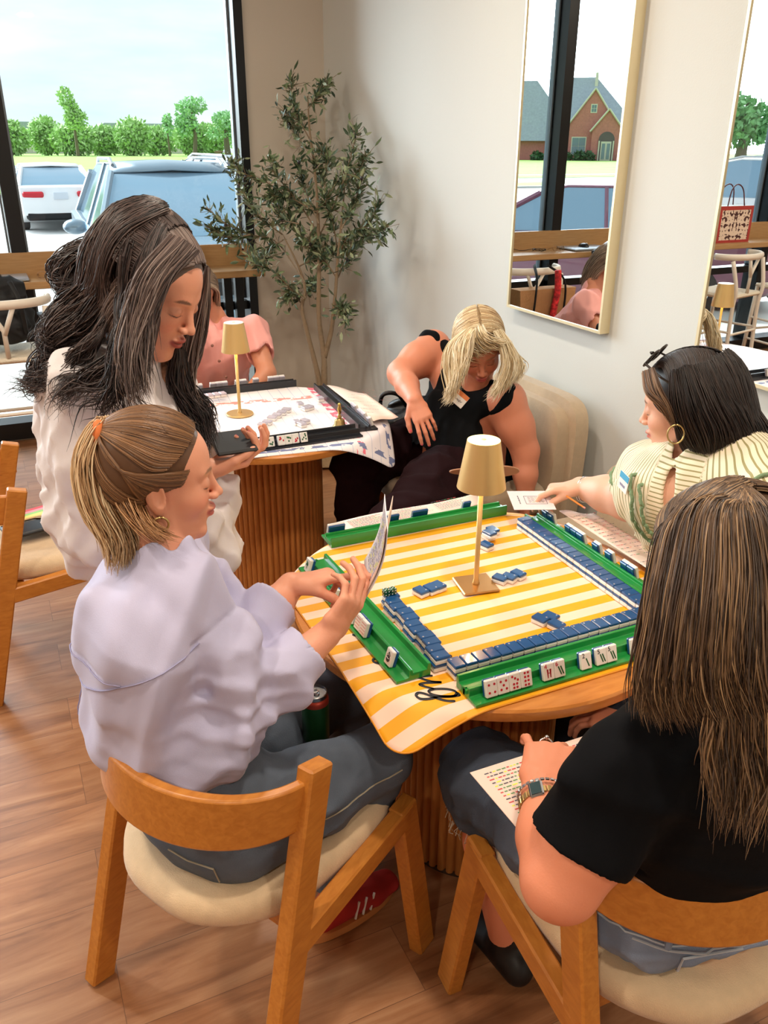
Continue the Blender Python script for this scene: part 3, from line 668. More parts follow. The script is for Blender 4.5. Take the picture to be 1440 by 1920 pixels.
def wall(A, B, n, ldir, label, group, layers=2, jit=.0006, skip=None, marks=None):
    A, B = V(*A), V(*B); d = nrm(B-A); st = np.linalg.norm(B-A)/max(1, n-1); y = nrm(ldir)
    for l in range(layers):
        for i in range(n):
            if skip and skip(l, i): continue
            p = A+d*st*i+V(0, 0, zt0+l*TT*1.01)+y*rnd.uniform(-jit, jit)
            kit.make(p, Rm(np.cross(y, [0, 0, 1]), y, V(0, 0, 1)), label+(', upper layer' if l else ', lower layer'), group+(' (upper)' if l else ' (lower)'))
wall((1.229, 1.226, 0), (1.240, 1.730, 0), 20, (1, 0, 0), 'blue-backed tile in the long wall beside the right green rack', 'tiles of the right wall')
wall((.722, 1.200, 0), (1.190, 1.201, 0), 18, (0, -1, 0), 'blue-backed tile in the wall behind the nearest green rack', 'tiles of the near wall')
for i in range(11):
    for l in range(2):
        kit.make((.704+.0008*i+(.004 if (i//2) % 2 else -.002)+(.003 if l else 0), 1.236+i*.0264, zt0+l*TT*1.01), Rm(V(0, -1, 0), V(1, 0, 0), V(0, 0, 1)), 'blue-backed tile in the uneven stack beside the left green rack'+(', upper layer' if l else ', lower layer'), 'tiles of the left wall'+(' (upper)' if l else ' (lower)'))
def flat(px_, py_, a, label, lay=0, group='loose face-down tiles', L=0):
    p = Z(px_, py_, zr+TT*(1+lay)); p[2] = zt0+lay*TT*1.01; x = V(math.cos(a), math.sin(a), 0)
    kit.make(p, Rm(x, np.cross([0, 0, 1], x), V(0, 0, 1)), label, group)
for (x, y, a, lay, s) in ((789, 1104, .25, 0, 'trio left of the lamp base, leftmost'), (808, 1099, .25, 0, 'trio left of the lamp base, middle'), (822, 1094, .25, 0, 'trio left of the lamp base, rightmost'),
                          (938, 1080, .5, 0, 'trio right of the lamp base, leftmost'), (955, 1078, .5, 0, 'trio right of the lamp base, middle'), (972, 1072, .3, 0, 'trio right of the lamp base, rightmost'),
                          (1014, 1156, .35, 0, 'trio near the front of the mat, leftmost'), (1033, 1152, .35, 0, 'trio near the front of the mat, middle'), (1044, 1167, .3, 0, 'trio near the front of the mat, nearest the camera'),
                          (916, 1000, .1, 0, 'pile beside the lamp pole, lowest left'), (912, 1018, .3, 0, 'pile beside the lamp pole, nearest the camera'), (924, 990, .1, 0, 'pile beside the lamp pole, farthest')):
    flat(x, y, a, 'blue-backed tile in the '+s, lay)
p = Z(918, 996, zr+TT*2); p[2] = zt0+TT*1.01; kit.make(p, Rm(V(.98, .2, 0), V(-.2, .98, 0), V(0, 0, 1)), 'blue-backed tile on top of the pile beside the lamp pole', 'loose face-down tiles')
# gold-foil glare tiles: three jokers at the left end of the near wall are the same blue tiles in the warm lamp light

# standing tiles in racks : lean back against the step
def stand(Rk, s, label, group, face=None, dz=0):
    A, d, w_, L_ = Rk; th = .30
    up = nrm(V(0, 0, 1)*math.cos(th)-w_*math.sin(th)); outn = np.cross(d, up); outn = outn if outn@w_ > 0 else -outn
    base = A+d*s+w_*(.0645)+V(0, 0, .0075+dz)
    c = base+up*TL/2
    z = -outn; y = up; x = np.cross(y, z)
    return kit.make(c, Rm(x, y, z), label, group, face=face)
def f_dots(n_, m_):
    def f(t):
        B = MB(); pos = {5: [(-1, -1), (1, -1), (0, 0), (-1, 1), (1, 1)], 8: [(i, j) for i in (-.6, .6) for j in (-1.5, -.5, .5, 1.5)], 4: [(-1, -1), (1, -1), (-1, 1), (1, 1)], 7: [(-1, 1.4), (0, .9), (1, .4), (-.6, -.5), (.6, -.5), (-.6, -1.4), (.6, -1.4)], 9: [(i, j) for i in (-1, 0, 1) for j in (-1.2, 0, 1.2)], 24: [(i*.55, j*.42) for i in (-1.8, -1.1, -.37, .37, 1.1, 1.8) for j in (-2.9, -1, 1, 2.9)]}[n_]
        for i, j in pos:
            B.lathe([(.0026, -TT*.5-.0003), (.0026, -TT*.5+.001)], 8, (-i*.006, j*.008, 0)) if n_ != 24 else B.lathe([(.0011, -TT*.5-.0003), (.0011, -TT*.5+.001)], 6, (-i*.0085, j*.0085, 0))
        ob('tile_print', B, m_, t)
    return f
def f_num(num, m_, bars=0, nmm=None):
    def f(t):
        z = -TT*.5-.0002
        text_mesh(num, .014, (TW*.28, TL*.33, z), (-1, 0, 0), (0, 1, 0), 'number', nmm or m_, t, .0004)
        B = MB()
        for k in range(bars):
            o_ = (k-(bars-1)/2)*.0055; B.tube([(-.002-o_-.003, -.011, z+.0005), (-.002-o_+.003, .006, z+.0005)], .0017, 6)
        if bars: ob('tile_print', B, m_, t)
    return f
def f_crak(num):
    def f(t):
        z = -TT*.5-.0002
        text_mesh(num, .014, (TW*.28, TL*.33, z), (-1, 0, 0), (0, 1, 0), 'number', M_dotred, t, .0004)
        B = MB()
        for sx in (-.0032, .0032):
            B.add([(sx-.0022, .006, z), (sx+.0022, .006, z), (sx+.0010, -.012, z), (sx-.0010, -.012, z)], [(0, 1, 2, 3), (3, 2, 1, 0)])
        B.box((0, -.002, z), (.009, .0016, .0004)); ob('tile_print', B, M_dotred, t)
    return f
def f_lobster(t):
    z = -TT*.5-.0003; B = MB()
    B.sphere((0, -.002, z), (.0028, .0065, .0006), 10, 6); B.box((0, -.0105, z), (.0062, .003, .0006)); B.box((0, -.0085, z), (.0035, .003, .0006))
    for s in (-1, 1):
        B.tube([(s*.002, .002, z), (s*.0055, .004, z), (s*.0062, .008, z)], .0009, 5); B.sphere((s*.0062, .0095, z), (.0026, .0045, .0006), 10, 6)
        for q in (0, .003): B.tube([(s*.002, -q, z), (s*.0052, -q-.0015, z)], .0005, 4)
    ob('tile_print', B, M_dotgreen, t)
def f_round(t):
    z = -TT*.5-.0003; ob('tile_print', MB().lathe([(.0075, z), (.0075, z+.0008)], 20, (0, -.003, 0)).tube([(-.006, .004, z), (0, .012, z), (.006, .004, z)], .0006, 5).tube([(0, .012, z), (0, .004, z)], .0005, 5), M_dotblk, t)
    ob('tile_print_light', MB().tube([(-.006, -.001, z-.0003), (0, -.003, z-.0003), (.006, -.001, z-.0003)], .0007, 5), M_twhite, t)
def f_bird(t):
    z = -TT*.5-.0003; ob('tile_print', MB().sphere((0, .006, z), (.004, .0028, .0005), 10, 6).sphere((.003, .009, z), (.0022, .002, .0005), 8, 6).tube([(0, .004, z), (-.001, -.009, z)], .0008, 5).sphere((-.004, .002, z), (.0025, .0035, .0005), 8, 6).sphere((.004, .001, z), (.0025, .003, .0005), 8, 6), M_dotgreen, t)
for i, (s, f, lb) in enumerate(((.040, f_dots(4, M_dotred), 'white tile with four red dots, first tile at the left end of the nearest rack'), (.0665, f_dots(5, M_dotred), 'white tile with red dots, second from the left in the nearest rack'), (.093, f_dots(7, M_dotred), 'white tile with red dots, third from the left in the nearest rack'), (.1195, f_dots(8, M_dotred), 'white tile with many red dots, fourth from the left in the nearest rack'),
                                (.172, f_crak('4'), 'white tile with a red 4 and red character in the nearest rack'), (.1985, f_num('6', M_dotgreen, 2, M_dotred), 'white tile with a red 6 and green bars in the nearest rack'),
                                (.264, f_num('2', M_dotgreen, 1, M_dotblk), 'white tile with a black 2 and one green stick in the nearest rack'), (.302, f_num('5', M_dotgreen, 2, M_dotblk), 'left one of two white tiles with a 5 and green sticks in the nearest rack'), (.3285, f_num('5', M_dotgreen, 2, M_dotblk), 'right one of two white tiles with a 5 and green sticks in the nearest rack'),
                                (.392, f_lobster, 'left one of two white tiles with a green clawed figure in the nearest rack'), (.4185, f_lobster, 'right one of two white tiles with a green clawed figure in the nearest rack'))):
    stand(R_front, s, lb, 'face-up tiles in the nearest rack', f)
for s, f, lb in ((.035, f_bird, 'white tile with a green bird figure at the far end of the left rack'), (.335, f_dots(24, M_dotred), 'white tile with dense red pattern in the left rack, farther of two'), (.362, f_dots(24, M_dotred), 'white tile with dense red pattern in the left rack, nearer of two'), (.300, f_dots(24, M_dotred), 'white tile with dense red pattern in the left rack beside the wrist'), (.485, f_round, 'white tile with a black round emblem at the near end of the left rack'), (.20, f_bird, 'white tile seen between the ponytailed woman\'s fingers on the left rack')):
    stand(R_left, s, lb, 'face-up tiles in the left rack', f)
for s in (.105, .245, .268, .335, .358, .498, .52): stand(R_far, s, 'blue-backed tile standing in the far green rack', 'tiles standing in the far rack')
for s in (.52, .545, .435, .408, .382, .315, .262, .2, .174): stand(R_right, s-.02, 'blue-backed tile standing in the right green rack', 'tiles standing in the right rack')

# ---- dice
dm = mat('dark_green_dice', (14, 78, 40), .25, coat=.5)
for k, dx in enumerate((0, .0165)):
    c = V(.706+dx, 1.500, zt0+TT*1.52+.008)
    t = thing('die', ['green die with white pips on the left stack, left one of the pair', 'green die with white pips on the left stack, right one of the pair'][k], 'die', c-V(0, 0, .0078), 0, 'pair of green dice')
    ob('cube', MB().box(c, (.0155, .0155, .0155), bev=.0018), dm, t)
    B = MB()
    for i, j in ((-1, -1), (1, 1), (0, 0), (-1, 1), (1, -1)): B.box(c+V(i*.0045, j*.0045, .0078), (.0026, .0026, .0006))
    for i, j in ((-1, -1), (1, 1), (-1, 1), (1, -1)): B.box(c+V(i*.004, -.0078, j*.004), (.0026, .0006, .0026)); B.box(c+V(-.0078, i*.004, j*.004), (.0006, .0026, .0026))
    ob('pips', B, mat('white_pips', (240, 240, 240), .4), t)

# ---- lamps
M_brass = mat('satin_brass', (226, 190, 128), .42, .75)
M_lampcap = mat('glowing_lamp_cap', (255, 240, 170), .4, emit=(255, 236, 150), estr=2.2)
M_lampoff = mat('pale_lamp_cap', (240, 240, 232), .3)
def table_lamp(label, c, z0, ht, cap, square):
    t = thing('table_lamp', label, 'lamp', (c[0], c[1], z0), 0, 'cordless brass table lamps'); c3 = V(c[0], c[1], z0)
    if square: ob('base', MB().box(c3+V(0, 0, .004), (.092, .092, .006), rot=rotz(-.17), bev=.003), mat('copper_brass', (202, 146, 84), .28, .85), t, bevel=.003)
    else: ob('base', MB().lathe([(.052, 0), (.054, .003), (.052, .007), (.012, .009)], 40, c3), M_brass, t, smooth=True, angle=40)
    ob('pole', MB().lathe([(.010, .004), (.008, .012), (.0062, .02), (.0062, ht-.03)], 16, c3), M_brass, t, smooth=True)
    ht_s = .115 if square else .112
    a, b = (.057, .038) if square else (.055, .038)
    ob('lamp_shade', MB().lathe([(a-.003, ht-ht_s), (a, ht-ht_s), (b, ht-.002), (b-.003, ht-.002), (a-.004, ht-ht_s+.001)], 48, c3, cap=False), M_brass, t, smooth=True, angle=40)
    ob('lamp_cap', MB().lathe([(b-.001, ht-.006), (b-.0005, ht-.001), (b-.003, ht)], 40, c3), cap, t)
    ob('touch_button', MB().lathe([(.006, ht), (.006, ht+.0006)], 16, c3), mat('touch_button', (230, 215, 170), .3, .3), t)
    ob('diffuser', MB().lathe([(b-.004, ht-.03), (.02, ht-.035)], 24, c3), mat('lamp_diffuser', (255, 235, 200), .5, emit=(255, 205, 130), estr=3.0), t)
    lamp('lamp_glow', 'POINT', (c[0], c[1], z0+ht-ht_s+.02), .9, (1, .74, .42), .015)
    return t
LB = Z(892, 1098, zr)
table_lamp('brass table lamp with square base and lit top on the striped mat', (LB[0], LB[1]), zr, .375, M_lampcap, True)
LB2 = Z(450, 777, zr)
table_lamp('brass table lamp with round base on the white mat of the far table', (LB2[0], LB2[1]), zr, .365, M_lampoff, False)

# ---- chairs
M_seat = mat('oatmeal_fabric', (214, 186, 150), .9, bump=.25, bscale=420, sheen=.3, var=.05, vscale=40)
M_bench = mat('beige_bench_fabric', (190, 168, 140), .9, bump=.25, bscale=420, sheen=.3, var=.05, vscale=40)
def beam(B, p, q, w_, th, side):
    """square beam from p to q, w_ across side, th in the perpendicular"""
    p, q = V(*p), V(*q); d = nrm(q-p); s = nrm(np.array(side, float)-d*np.dot(side, d)); n_ = np.cross(d, s); L_ = np.linalg.norm(q-p)
    B.box((p+q)/2, (L_, w_, th), rot=np.column_stack([d, s, n_]), bev=.004)
def dining_chair(label, loc, rz, group='oak dining chairs with curved back', seatm=None):
    t = thing('dining_chair', label, 'chair', loc, rz, group); M = lambda B: MBloc(B, t)
    # local: +x forward, +y left
    for s in (-1, 1):
        B = MB(); beam(B, (-.245, s*.262, 0), (-.052, s*.238, .735), .036, .058, (0, 1, 0)); B = cutz(B)
        ob('rear_leg', M(B), M_chairwood, t)
        B = MB(); beam(B, (.262, s*.262, 0), (.205, s*.240, .455), .036, .056, (0, 1, 0)); B = cutz(B); ob('front_leg', M(B), M_chairwood, t)
        B = MB(); beam(B, (.222, s*.243, .428), (-.135, s*.250, .385), .034, .052, (0, 1, 0)); ob('side_rail', M(B), M_chairwood, t)
    B = MB(); beam(B, (-.10, -.235, .385), (-.10, .235, .385), .03, .045, (1, 0, 0)); beam(B, (.17, -.235, .40), (.17, .235, .40), .03, .045, (1, 0, 0)); ob('cross_rail', M(B), M_chairwood, t)
    # curved back band
    prof = []; n_ = 40
    for k in range(n_+1):
        a = -PI/2*1.0+PI*k/n_; y = .247*math.sin(a); x = -.055-.20*max(math.cos(a), 0)**.95; prof.append((x, y, math.cos(a)))
    rows = []
    for x, y, cc in prof:
        nn = nrm([-(.25+max(cc, 0)), y*2.2, 0]); hh = .09+.012*cc; zc = .672
        rows.append([V(x, y, zc-hh/2-.004)+nn*.0+V(-.012*cc, 0, 0), V(x, y, zc+hh/2), V(x, y, zc+hh/2)-nn*.022, V(x, y, zc-hh/2-.004)-nn*.022+V(-.012*cc, 0, 0)])
    B = MB(); R_ = len(rows); vs = [q for r in rows for q in r]
    B.add(vs, [(i*4+k, i*4+(k+1) % 4, (i+1)*4+(k+1) % 4, (i+1)*4+k) for i in range(R_-1) for k in range(4)]+[(3, 2, 1, 0), tuple((R_-1)*4+k for k in range(4))])
    ob('back_rest', M(B), M_chairwood, t, smooth=True, angle=50, bevel=.005)
    # seat : superellipse pad
    n_ = 56; rows = []
    for (sc, z) in ((.0, .405), (.90, .405), (.98, .415), (1.0, .432), (.985, .452), (.93, .466), (.8, .472), (.5, .468), (.0, .464)):
        r_ = []
        for k in range(n_):
            a = 2*PI*k/n_; cx, sy = math.cos(a), math.sin(a)
            x = .01+.262*math.copysign(abs(cx)**.55, cx)*sc; w2 = .228+.012*(x/.26); y = w2*math.copysign(abs(sy)**.6, sy)*sc
            if x < -.05: y *= 1-.35*((-x-.05)/.21)**2
            dz = -.010*math.exp(-((x+.05)**2+y**2)/.02) if z > .46 else 0
            r_.append((x, y, z+dz))
        rows.append(r_)
    B = MB(); vs = [q for r in rows for q in r]; B.add(vs, [(i*n_+k, i*n_+(k+1) % n_, (i+1)*n_+(k+1) % n_, (i+1)*n_+k) for i in range(len(rows)-1) for k in range(n_)])
    ob('seat', M(B), seatm or M_seat, t, smooth=True)
    return t
def cutz(B):
    B.v = [(v[0], v[1], max(v[2], 0.0)) for v in B.v]; return B
OA, HA = V(.302, 1.296, 0), math.radians(28)
OB, HB = V(.925, .808, 0), math.radians(89)
dining_chair('oak chair with curved back and oatmeal seat under the ponytailed woman', OA, HA)
dining_chair('oak chair with curved back under the woman in the black tee at lower right', OB, HB)
OC, HC_ = V(.02, 2.84, 0), 0
dining_chair('oak chair at the left edge with a pouch and papers on its seat', OC, HC_)

# ---- upholstered wall seats
def wall_seat(label, yc, wd, hgt):
    t = thing('lounge_seat', label, 'chair', (1.80, yc, 0), 0, 'beige upholstered seats along the mirror wall')
    def pad(cx, cy, cz, sx, sy, sz, r, nm, tilt=0):
        B = MB(); n_ = 40; rows = []
        for k_, (ins, zz) in enumerate(((r*.9, -.5), (r*.25, -.46), (0, -.38), (0, .38), (r*.25, .46), (r*.9, .5))):
            r_ = []
            for k in range(n_):
                a = 2*PI*k/n_; ca, sa = math.cos(a), math.sin(a)
                r_.append((math.copysign(abs(ca)**.32, ca)*(sy/2-ins), math.copysign(abs(sa)**.32, sa)*(sz/2-ins), zz*sx))
            rows.append(r_)
        vs = [q for r2 in rows for q in r2]
        M_ = np.array([[0, 0, 1], [1, 0, 0], [0, 1, 0]])       # (a,b,c)->(c,a,b)
        Rt = roty(tilt)
        vs = [Rt@(M_@np.array(q))+V(cx, cy, cz) for q in vs]
        B.add(vs, [(i*n_+k, i*n_+(k+1) % n_, (i+1)*n_+(k+1) % n_, (i+1)*n_+k) for i in range(len(rows)-1) for k in range(n_)]+[tuple(range(n_))[::-1], tuple(range((len(rows)-1)*n_, len(rows)*n_))])
        return ob(nm, B, M_bench, t, smooth=True, angle=60)
    pad(2.00, yc, hgt-.35, .08, wd, .70, .05, 'outer_back', .05)
    pad(1.935, yc, hgt-.32, .09, wd-.06, .58, .05, 'back_cushion', .08)
    pad(1.62, yc, .41, .54, wd-.02, .14, .04, 'seat_cushion')
    for dx in (1.42, 1.92):
        for dy in (-wd/2+.06, wd/2-.06): ob('leg', MB().lathe([(.015, 0), (.02, .34)], 12, (dx, yc+dy, 0)), M_chairwood, t)
    return t
wall_seat('beige upholstered lounge seat with rounded back behind the blonde woman', 2.80, .66, .80)
wall_seat('beige upholstered lounge seat with rounded back behind the woman in the striped blouse', 1.78, .92, .72)
# ================================================================== smooth bodies: implicit surface -> one mesh
def _dseg(P, a, b):
    ba = b-a; h = np.clip(((P-a)@ba)/(ba@ba+1e-12), 0, 1); return h
class Body:
    def __init__(s): s.p = []
    def ev(s, P):
        d = None
        for f, k, op in s.p:
            e = f(P)
            if d is None: d = e; continue
            if op == 0: hh = np.maximum(k-np.abs(d-e), 0)/k; d = np.minimum(d, e)-hh*hh*k*.25
            else: hh = np.maximum(k-np.abs(d+e), 0)/k; d = np.maximum(d, -e)+hh*hh*k*.25
        return d
    def push(s, P, off, it=3):
        """move points that lie inside the surface out to a small distance above it"""
        sh = P.shape; P = P.reshape(-1, 3).copy(); off = np.broadcast_to(off, sh[:-1]).ravel()
        for _ in range(it):
            d = s.ev(P); m = d < off
            if not m.any(): break
            Q = P[m]; g = np.stack([s.ev(Q+e)-d[m] for e in np.eye(3)*.003], 1); g /= np.linalg.norm(g, axis=1)[:, None]+1e-9
            P[m] = Q+g*np.minimum(off[m]-d[m], .02)[:, None]
        return P.reshape(sh)
    def cap(s, a, b, ra, rb=None, k=.02, op=0):
        a, b = np.array(a, float), np.array(b, float); rb = ra if rb is None else rb
        def f(P):
            h = _dseg(P, a, b); return np.linalg.norm(P-a-h[:, None]*(b-a), axis=1)-(ra+(rb-ra)*h)
        s.p.append((f, k, op)); return s
    def chain(s, pts, rs, k=.02):
        for i in range(len(pts)-1): s.cap(pts[i], pts[i+1], rs[i], rs[i+1], k)
        return s
    def ell(s, c, r, R=None, k=.02, op=0):
        c = np.array(c, float); r = np.array(r, float)*np.ones(3); R = np.eye(3) if R is None else np.array(R)
        def f(P):
            q = (P-c)@R; k0 = np.linalg.norm(q/r, axis=1); k1 = np.linalg.norm(q/(r*r), axis=1)+1e-9
            return np.where(k0 < .05, -r.min(), k0*(k0-1)/k1)
        s.p.append((f, k, op)); return s
    def ecap(s, a, b, ra, rb, side, k=.03, op=0, rt=None):
        """elliptical limb: radii (across side, front) at both ends"""
        a, b = np.array(a, float), np.array(b, float); ax = nrm(b-a); sd = nrm(np.array(side, float)-ax*np.dot(side, ax)); fr = np.cross(ax, sd)
        ra, rb = np.array(ra, float), np.array(rb, float)
        def f(P):
            h = _dseg(P, a, b); q = P-a-h[:, None]*(b-a); r = ra+(rb-ra)*h[:, None]; t = r.min(1) if rt is None else rt
            u, w, z = q@sd, q@fr, q@ax; k0 = np.sqrt((u/r[:, 0])**2+(w/r[:, 1])**2+(z/t)**2); k1 = np.sqrt((u/r[:, 0]**2)**2+(w/r[:, 1]**2)**2+(z/t**2)**2)+1e-9
            return np.where(k0 < .05, -r.min(1), k0*(k0-1)/k1)
        s.p.append((f, k, op)); return s
    def cyl(s, a, b, r, k=.002, op=0):
        a, b = np.array(a, float), np.array(b, float); L = np.linalg.norm(b-a); ax = (b-a)/L
        def f(P):
            q = P-a; z = q@ax; rr = np.linalg.norm(q-z[:, None]*ax, axis=1); dx = rr-r; dz = np.abs(z-L/2)-L/2
            return np.minimum(np.maximum(dx, dz), 0)+np.sqrt(np.maximum(dx, 0)**2+np.maximum(dz, 0)**2)
        s.p.append((f, k, op)); return s
    def build(s, h=.004, disp=None, slack=.0, smooth=1, lo=None, hi=None):
        n = 12; bs = n*h; hd = bs*.866
        # bounds by coarse search
        if lo is None: raise ValueError
        lo = np.array(lo, float); hi = np.array(hi, float)
        nb = np.ceil((hi-lo)/bs).astype(int)
        def allf(P, act=None):
            d = None
            for i, (f, k, op) in enumerate(s.p):
                if act is not None and not act[i]: continue
                e = f(P)
                if d is None:
                    if op: continue
                    d = e; continue
                if op == 0:
                    hh = np.maximum(k-np.abs(d-e), 0)/k; d = np.minimum(d, e)-hh*hh*k*.25
                else:
                    hh = np.maximum(k-np.abs(d+e), 0)/k; d = np.maximum(d, -e)+hh*hh*k*.25
            return d if d is not None else np.full(len(P), 9.)
        I = np.stack(np.meshgrid(*[np.arange(q) for q in nb], indexing='ij'), -1).reshape(-1, 3)
        Cc = lo+(I+.5)*bs
        ds = np.stack([f(Cc) for f, k, op in s.p], 1); ks = np.array([k for f, k, op in s.p]); ops = np.array([op for f, k, op in s.p])
        addm = np.where(ops == 0, ds, 9.).min(1)
        dd = allf(Cc)
        keep = (dd < hd*1.35+slack+.01) & (dd > -hd*1.35-slack-.012)
        I, Cc, ds, addm = I[keep], Cc[keep], ds[keep], addm[keep]
        ax = np.arange(n+1)*h
        G = np.stack(np.meshgrid(ax, ax, ax, indexing='ij'), -1).reshape(-1, 3)
        CI, CV, Q = [], [], []
        cor = [(i, j, k) for i in (0, 1) for j in (0, 1) for k in (0, 1)]
        edges = [(a, b) for a in range(8) for b in range(a+1, 8) if sum(abs(cor[a][q]-cor[b][q]) for q in range(3)) == 1]
        corv = np.array(cor, float)
        for bi in range(len(I)):
            act = np.where(ops == 0, ds[bi] < addm[bi]+2.2*hd+ks+.005, ds[bi] < hd*1.3+ks+.005)
            P = G+lo+I[bi]*bs
            d = allf(P, act)
            if disp is not None: d = d+disp(P)
            d = d.reshape(n+1, n+1, n+1); sg = d < 0
            if sg.all() or not sg.any(): continue
            cs = np.stack([sg[i:n+i, j:n+j, k:n+k] for i, j, k in cor], -1); m = cs.any(-1) & ~cs.all(-1)
            ci = np.argwhere(m)
            if len(ci):
                dv = np.stack([d[i:n+i, j:n+j, k:n+k] for i, j, k in cor], -1)[m]
                acc = np.zeros((len(ci), 3)); cnt = np.zeros(len(ci))
                for a, b in edges:
                    da, db = dv[:, a], dv[:, b]; x = (da < 0) != (db < 0); t = np.where(x, da/(da-db+1e-20), 0)[:, None]
                    acc += np.where(x[:, None], corv[a]+(corv[b]-corv[a])*t, 0); cnt += x
                CI.append(ci+I[bi]*n); CV.append((acc/cnt[:, None]+ci+I[bi]*n)*h+lo)
            for q in range(3):
                sl0 = sg[:n, :n, :n]; e = np.zeros(3, int); e[q] = 1
                sl1 = sg[e[0]:n+e[0], e[1]:n+e[1], e[2]:n+e[2]]
                x = np.argwhere(sl0 != sl1)
                if len(x): Q.append(np.column_stack([x+I[bi]*n, np.full(len(x), q), sl0[x[:, 0], x[:, 1], x[:, 2]]]))
        CI = np.vstack(CI); CV = np.vstack(CV); Q = np.vstack(Q)
        K = np.int64(1 << 20); key = lambda c: ((c[:, 0]+5).astype(np.int64)*K+(c[:, 1]+5))*K+(c[:, 2]+5)
        kk = key(CI); order = np.argsort(kk); ks_ = kk[order]
        F = []
        for q in range(3):
            x = Q[Q[:, 3] == q]; 
            if not len(x): continue
            u, v = [(1, 2), (2, 0), (0, 1)][q]; idx = []; ok = np.ones(len(x), bool)
            for du, dv_ in ((-1, -1), (0, -1), (0, 0), (-1, 0)):
                c = x[:, :3].copy(); c[:, u] += du; c[:, v] += dv_; kq = key(c); p = np.clip(np.searchsorted(ks_, kq), 0, len(ks_)-1); ok &= ks_[p] == kq; idx.append(order[p])
            f = np.column_stack(idx)
            neg = x[:, 4] == 0; f[neg] = f[neg][:, ::-1]; F.append(f[ok])
        F = np.vstack(F)
        for _ in range(smooth):
            e = np.vstack([F[:, [0, 1]], F[:, [1, 2]], F[:, [2, 3]], F[:, [3, 0]]]); A = np.zeros_like(CV); c = np.zeros(len(CV))
            np.add.at(A, e[:, 0], CV[e[:, 1]]); np.add.at(c, e[:, 0], 1); np.add.at(A, e[:, 1], CV[e[:, 0]]); np.add.at(c, e[:, 1], 1)
            CV = CV*.5+A/np.maximum(c, 1)[:, None]*.5
        return CV, F
def fast_mesh(name, Vx, F, m, parent, col=None, smooth=True):
    me = bpy.data.meshes.new(name); M = np.array(parent_matrix(parent).inverted()) if parent is not None else np.eye(4)
    Vx = Vx@M[:3, :3].T+M[:3, 3]; n = F.shape[1]
    me.vertices.add(len(Vx)); me.vertices.foreach_set('co', Vx.astype(np.float32).ravel())
    me.loops.add(F.size); me.loops.foreach_set('vertex_index', F.astype(np.int32).ravel())
    me.polygons.add(len(F)); me.polygons.foreach_set('loop_start', np.arange(0, F.size, n, dtype=np.int32))
    me.update(calc_edges=True); me.validate()
    if col is not None:
        a = me.color_attributes.new('col', 'FLOAT_COLOR', 'POINT'); a.data.foreach_set('color', np.column_stack([col, np.ones(len(col))]).astype(np.float32).ravel())
    me.materials.append(m); o = bpy.data.objects.new(name, me); C.objects.link(o); o.parent = parent
    if smooth: me.shade_smooth()
    return o
def folds(seed, amp, wl=.06, bias=(1, 1, 1), w=None):
    q = np.random.RandomState(seed); D_ = q.normal(size=(5, 3))*np.array(bias); D_ /= np.linalg.norm(D_, axis=1)[:, None]; ph = q.rand(5)*6.28; E = q.normal(size=(5, 3)); fr = 2*PI/(wl*(.7+.7*q.rand(5)))
    def f(P):
        s = np.zeros(len(P))
        for i in range(5):
            t = np.sin(P@D_[i]*fr[i]+ph[i]+1.8*np.sin(P@E[i]*7+ph[i]*2)); s += (.5+.5*t)**2.5-.3
        s = -s*amp/1.6
        return s if w is None else s*w(P)
    return f
def sparse_build(B, name, m, parent, h, disp=None, slack=0, color=None, smooth=1, pts=None, pad=.2):
    pts = np.array(pts, float); Vx, F = B.build(h, disp, slack, smooth, pts.min(0)-pad, pts.max(0)+pad)
    return fast_mesh(name, Vx, F, m, parent, color(Vx) if color else None)
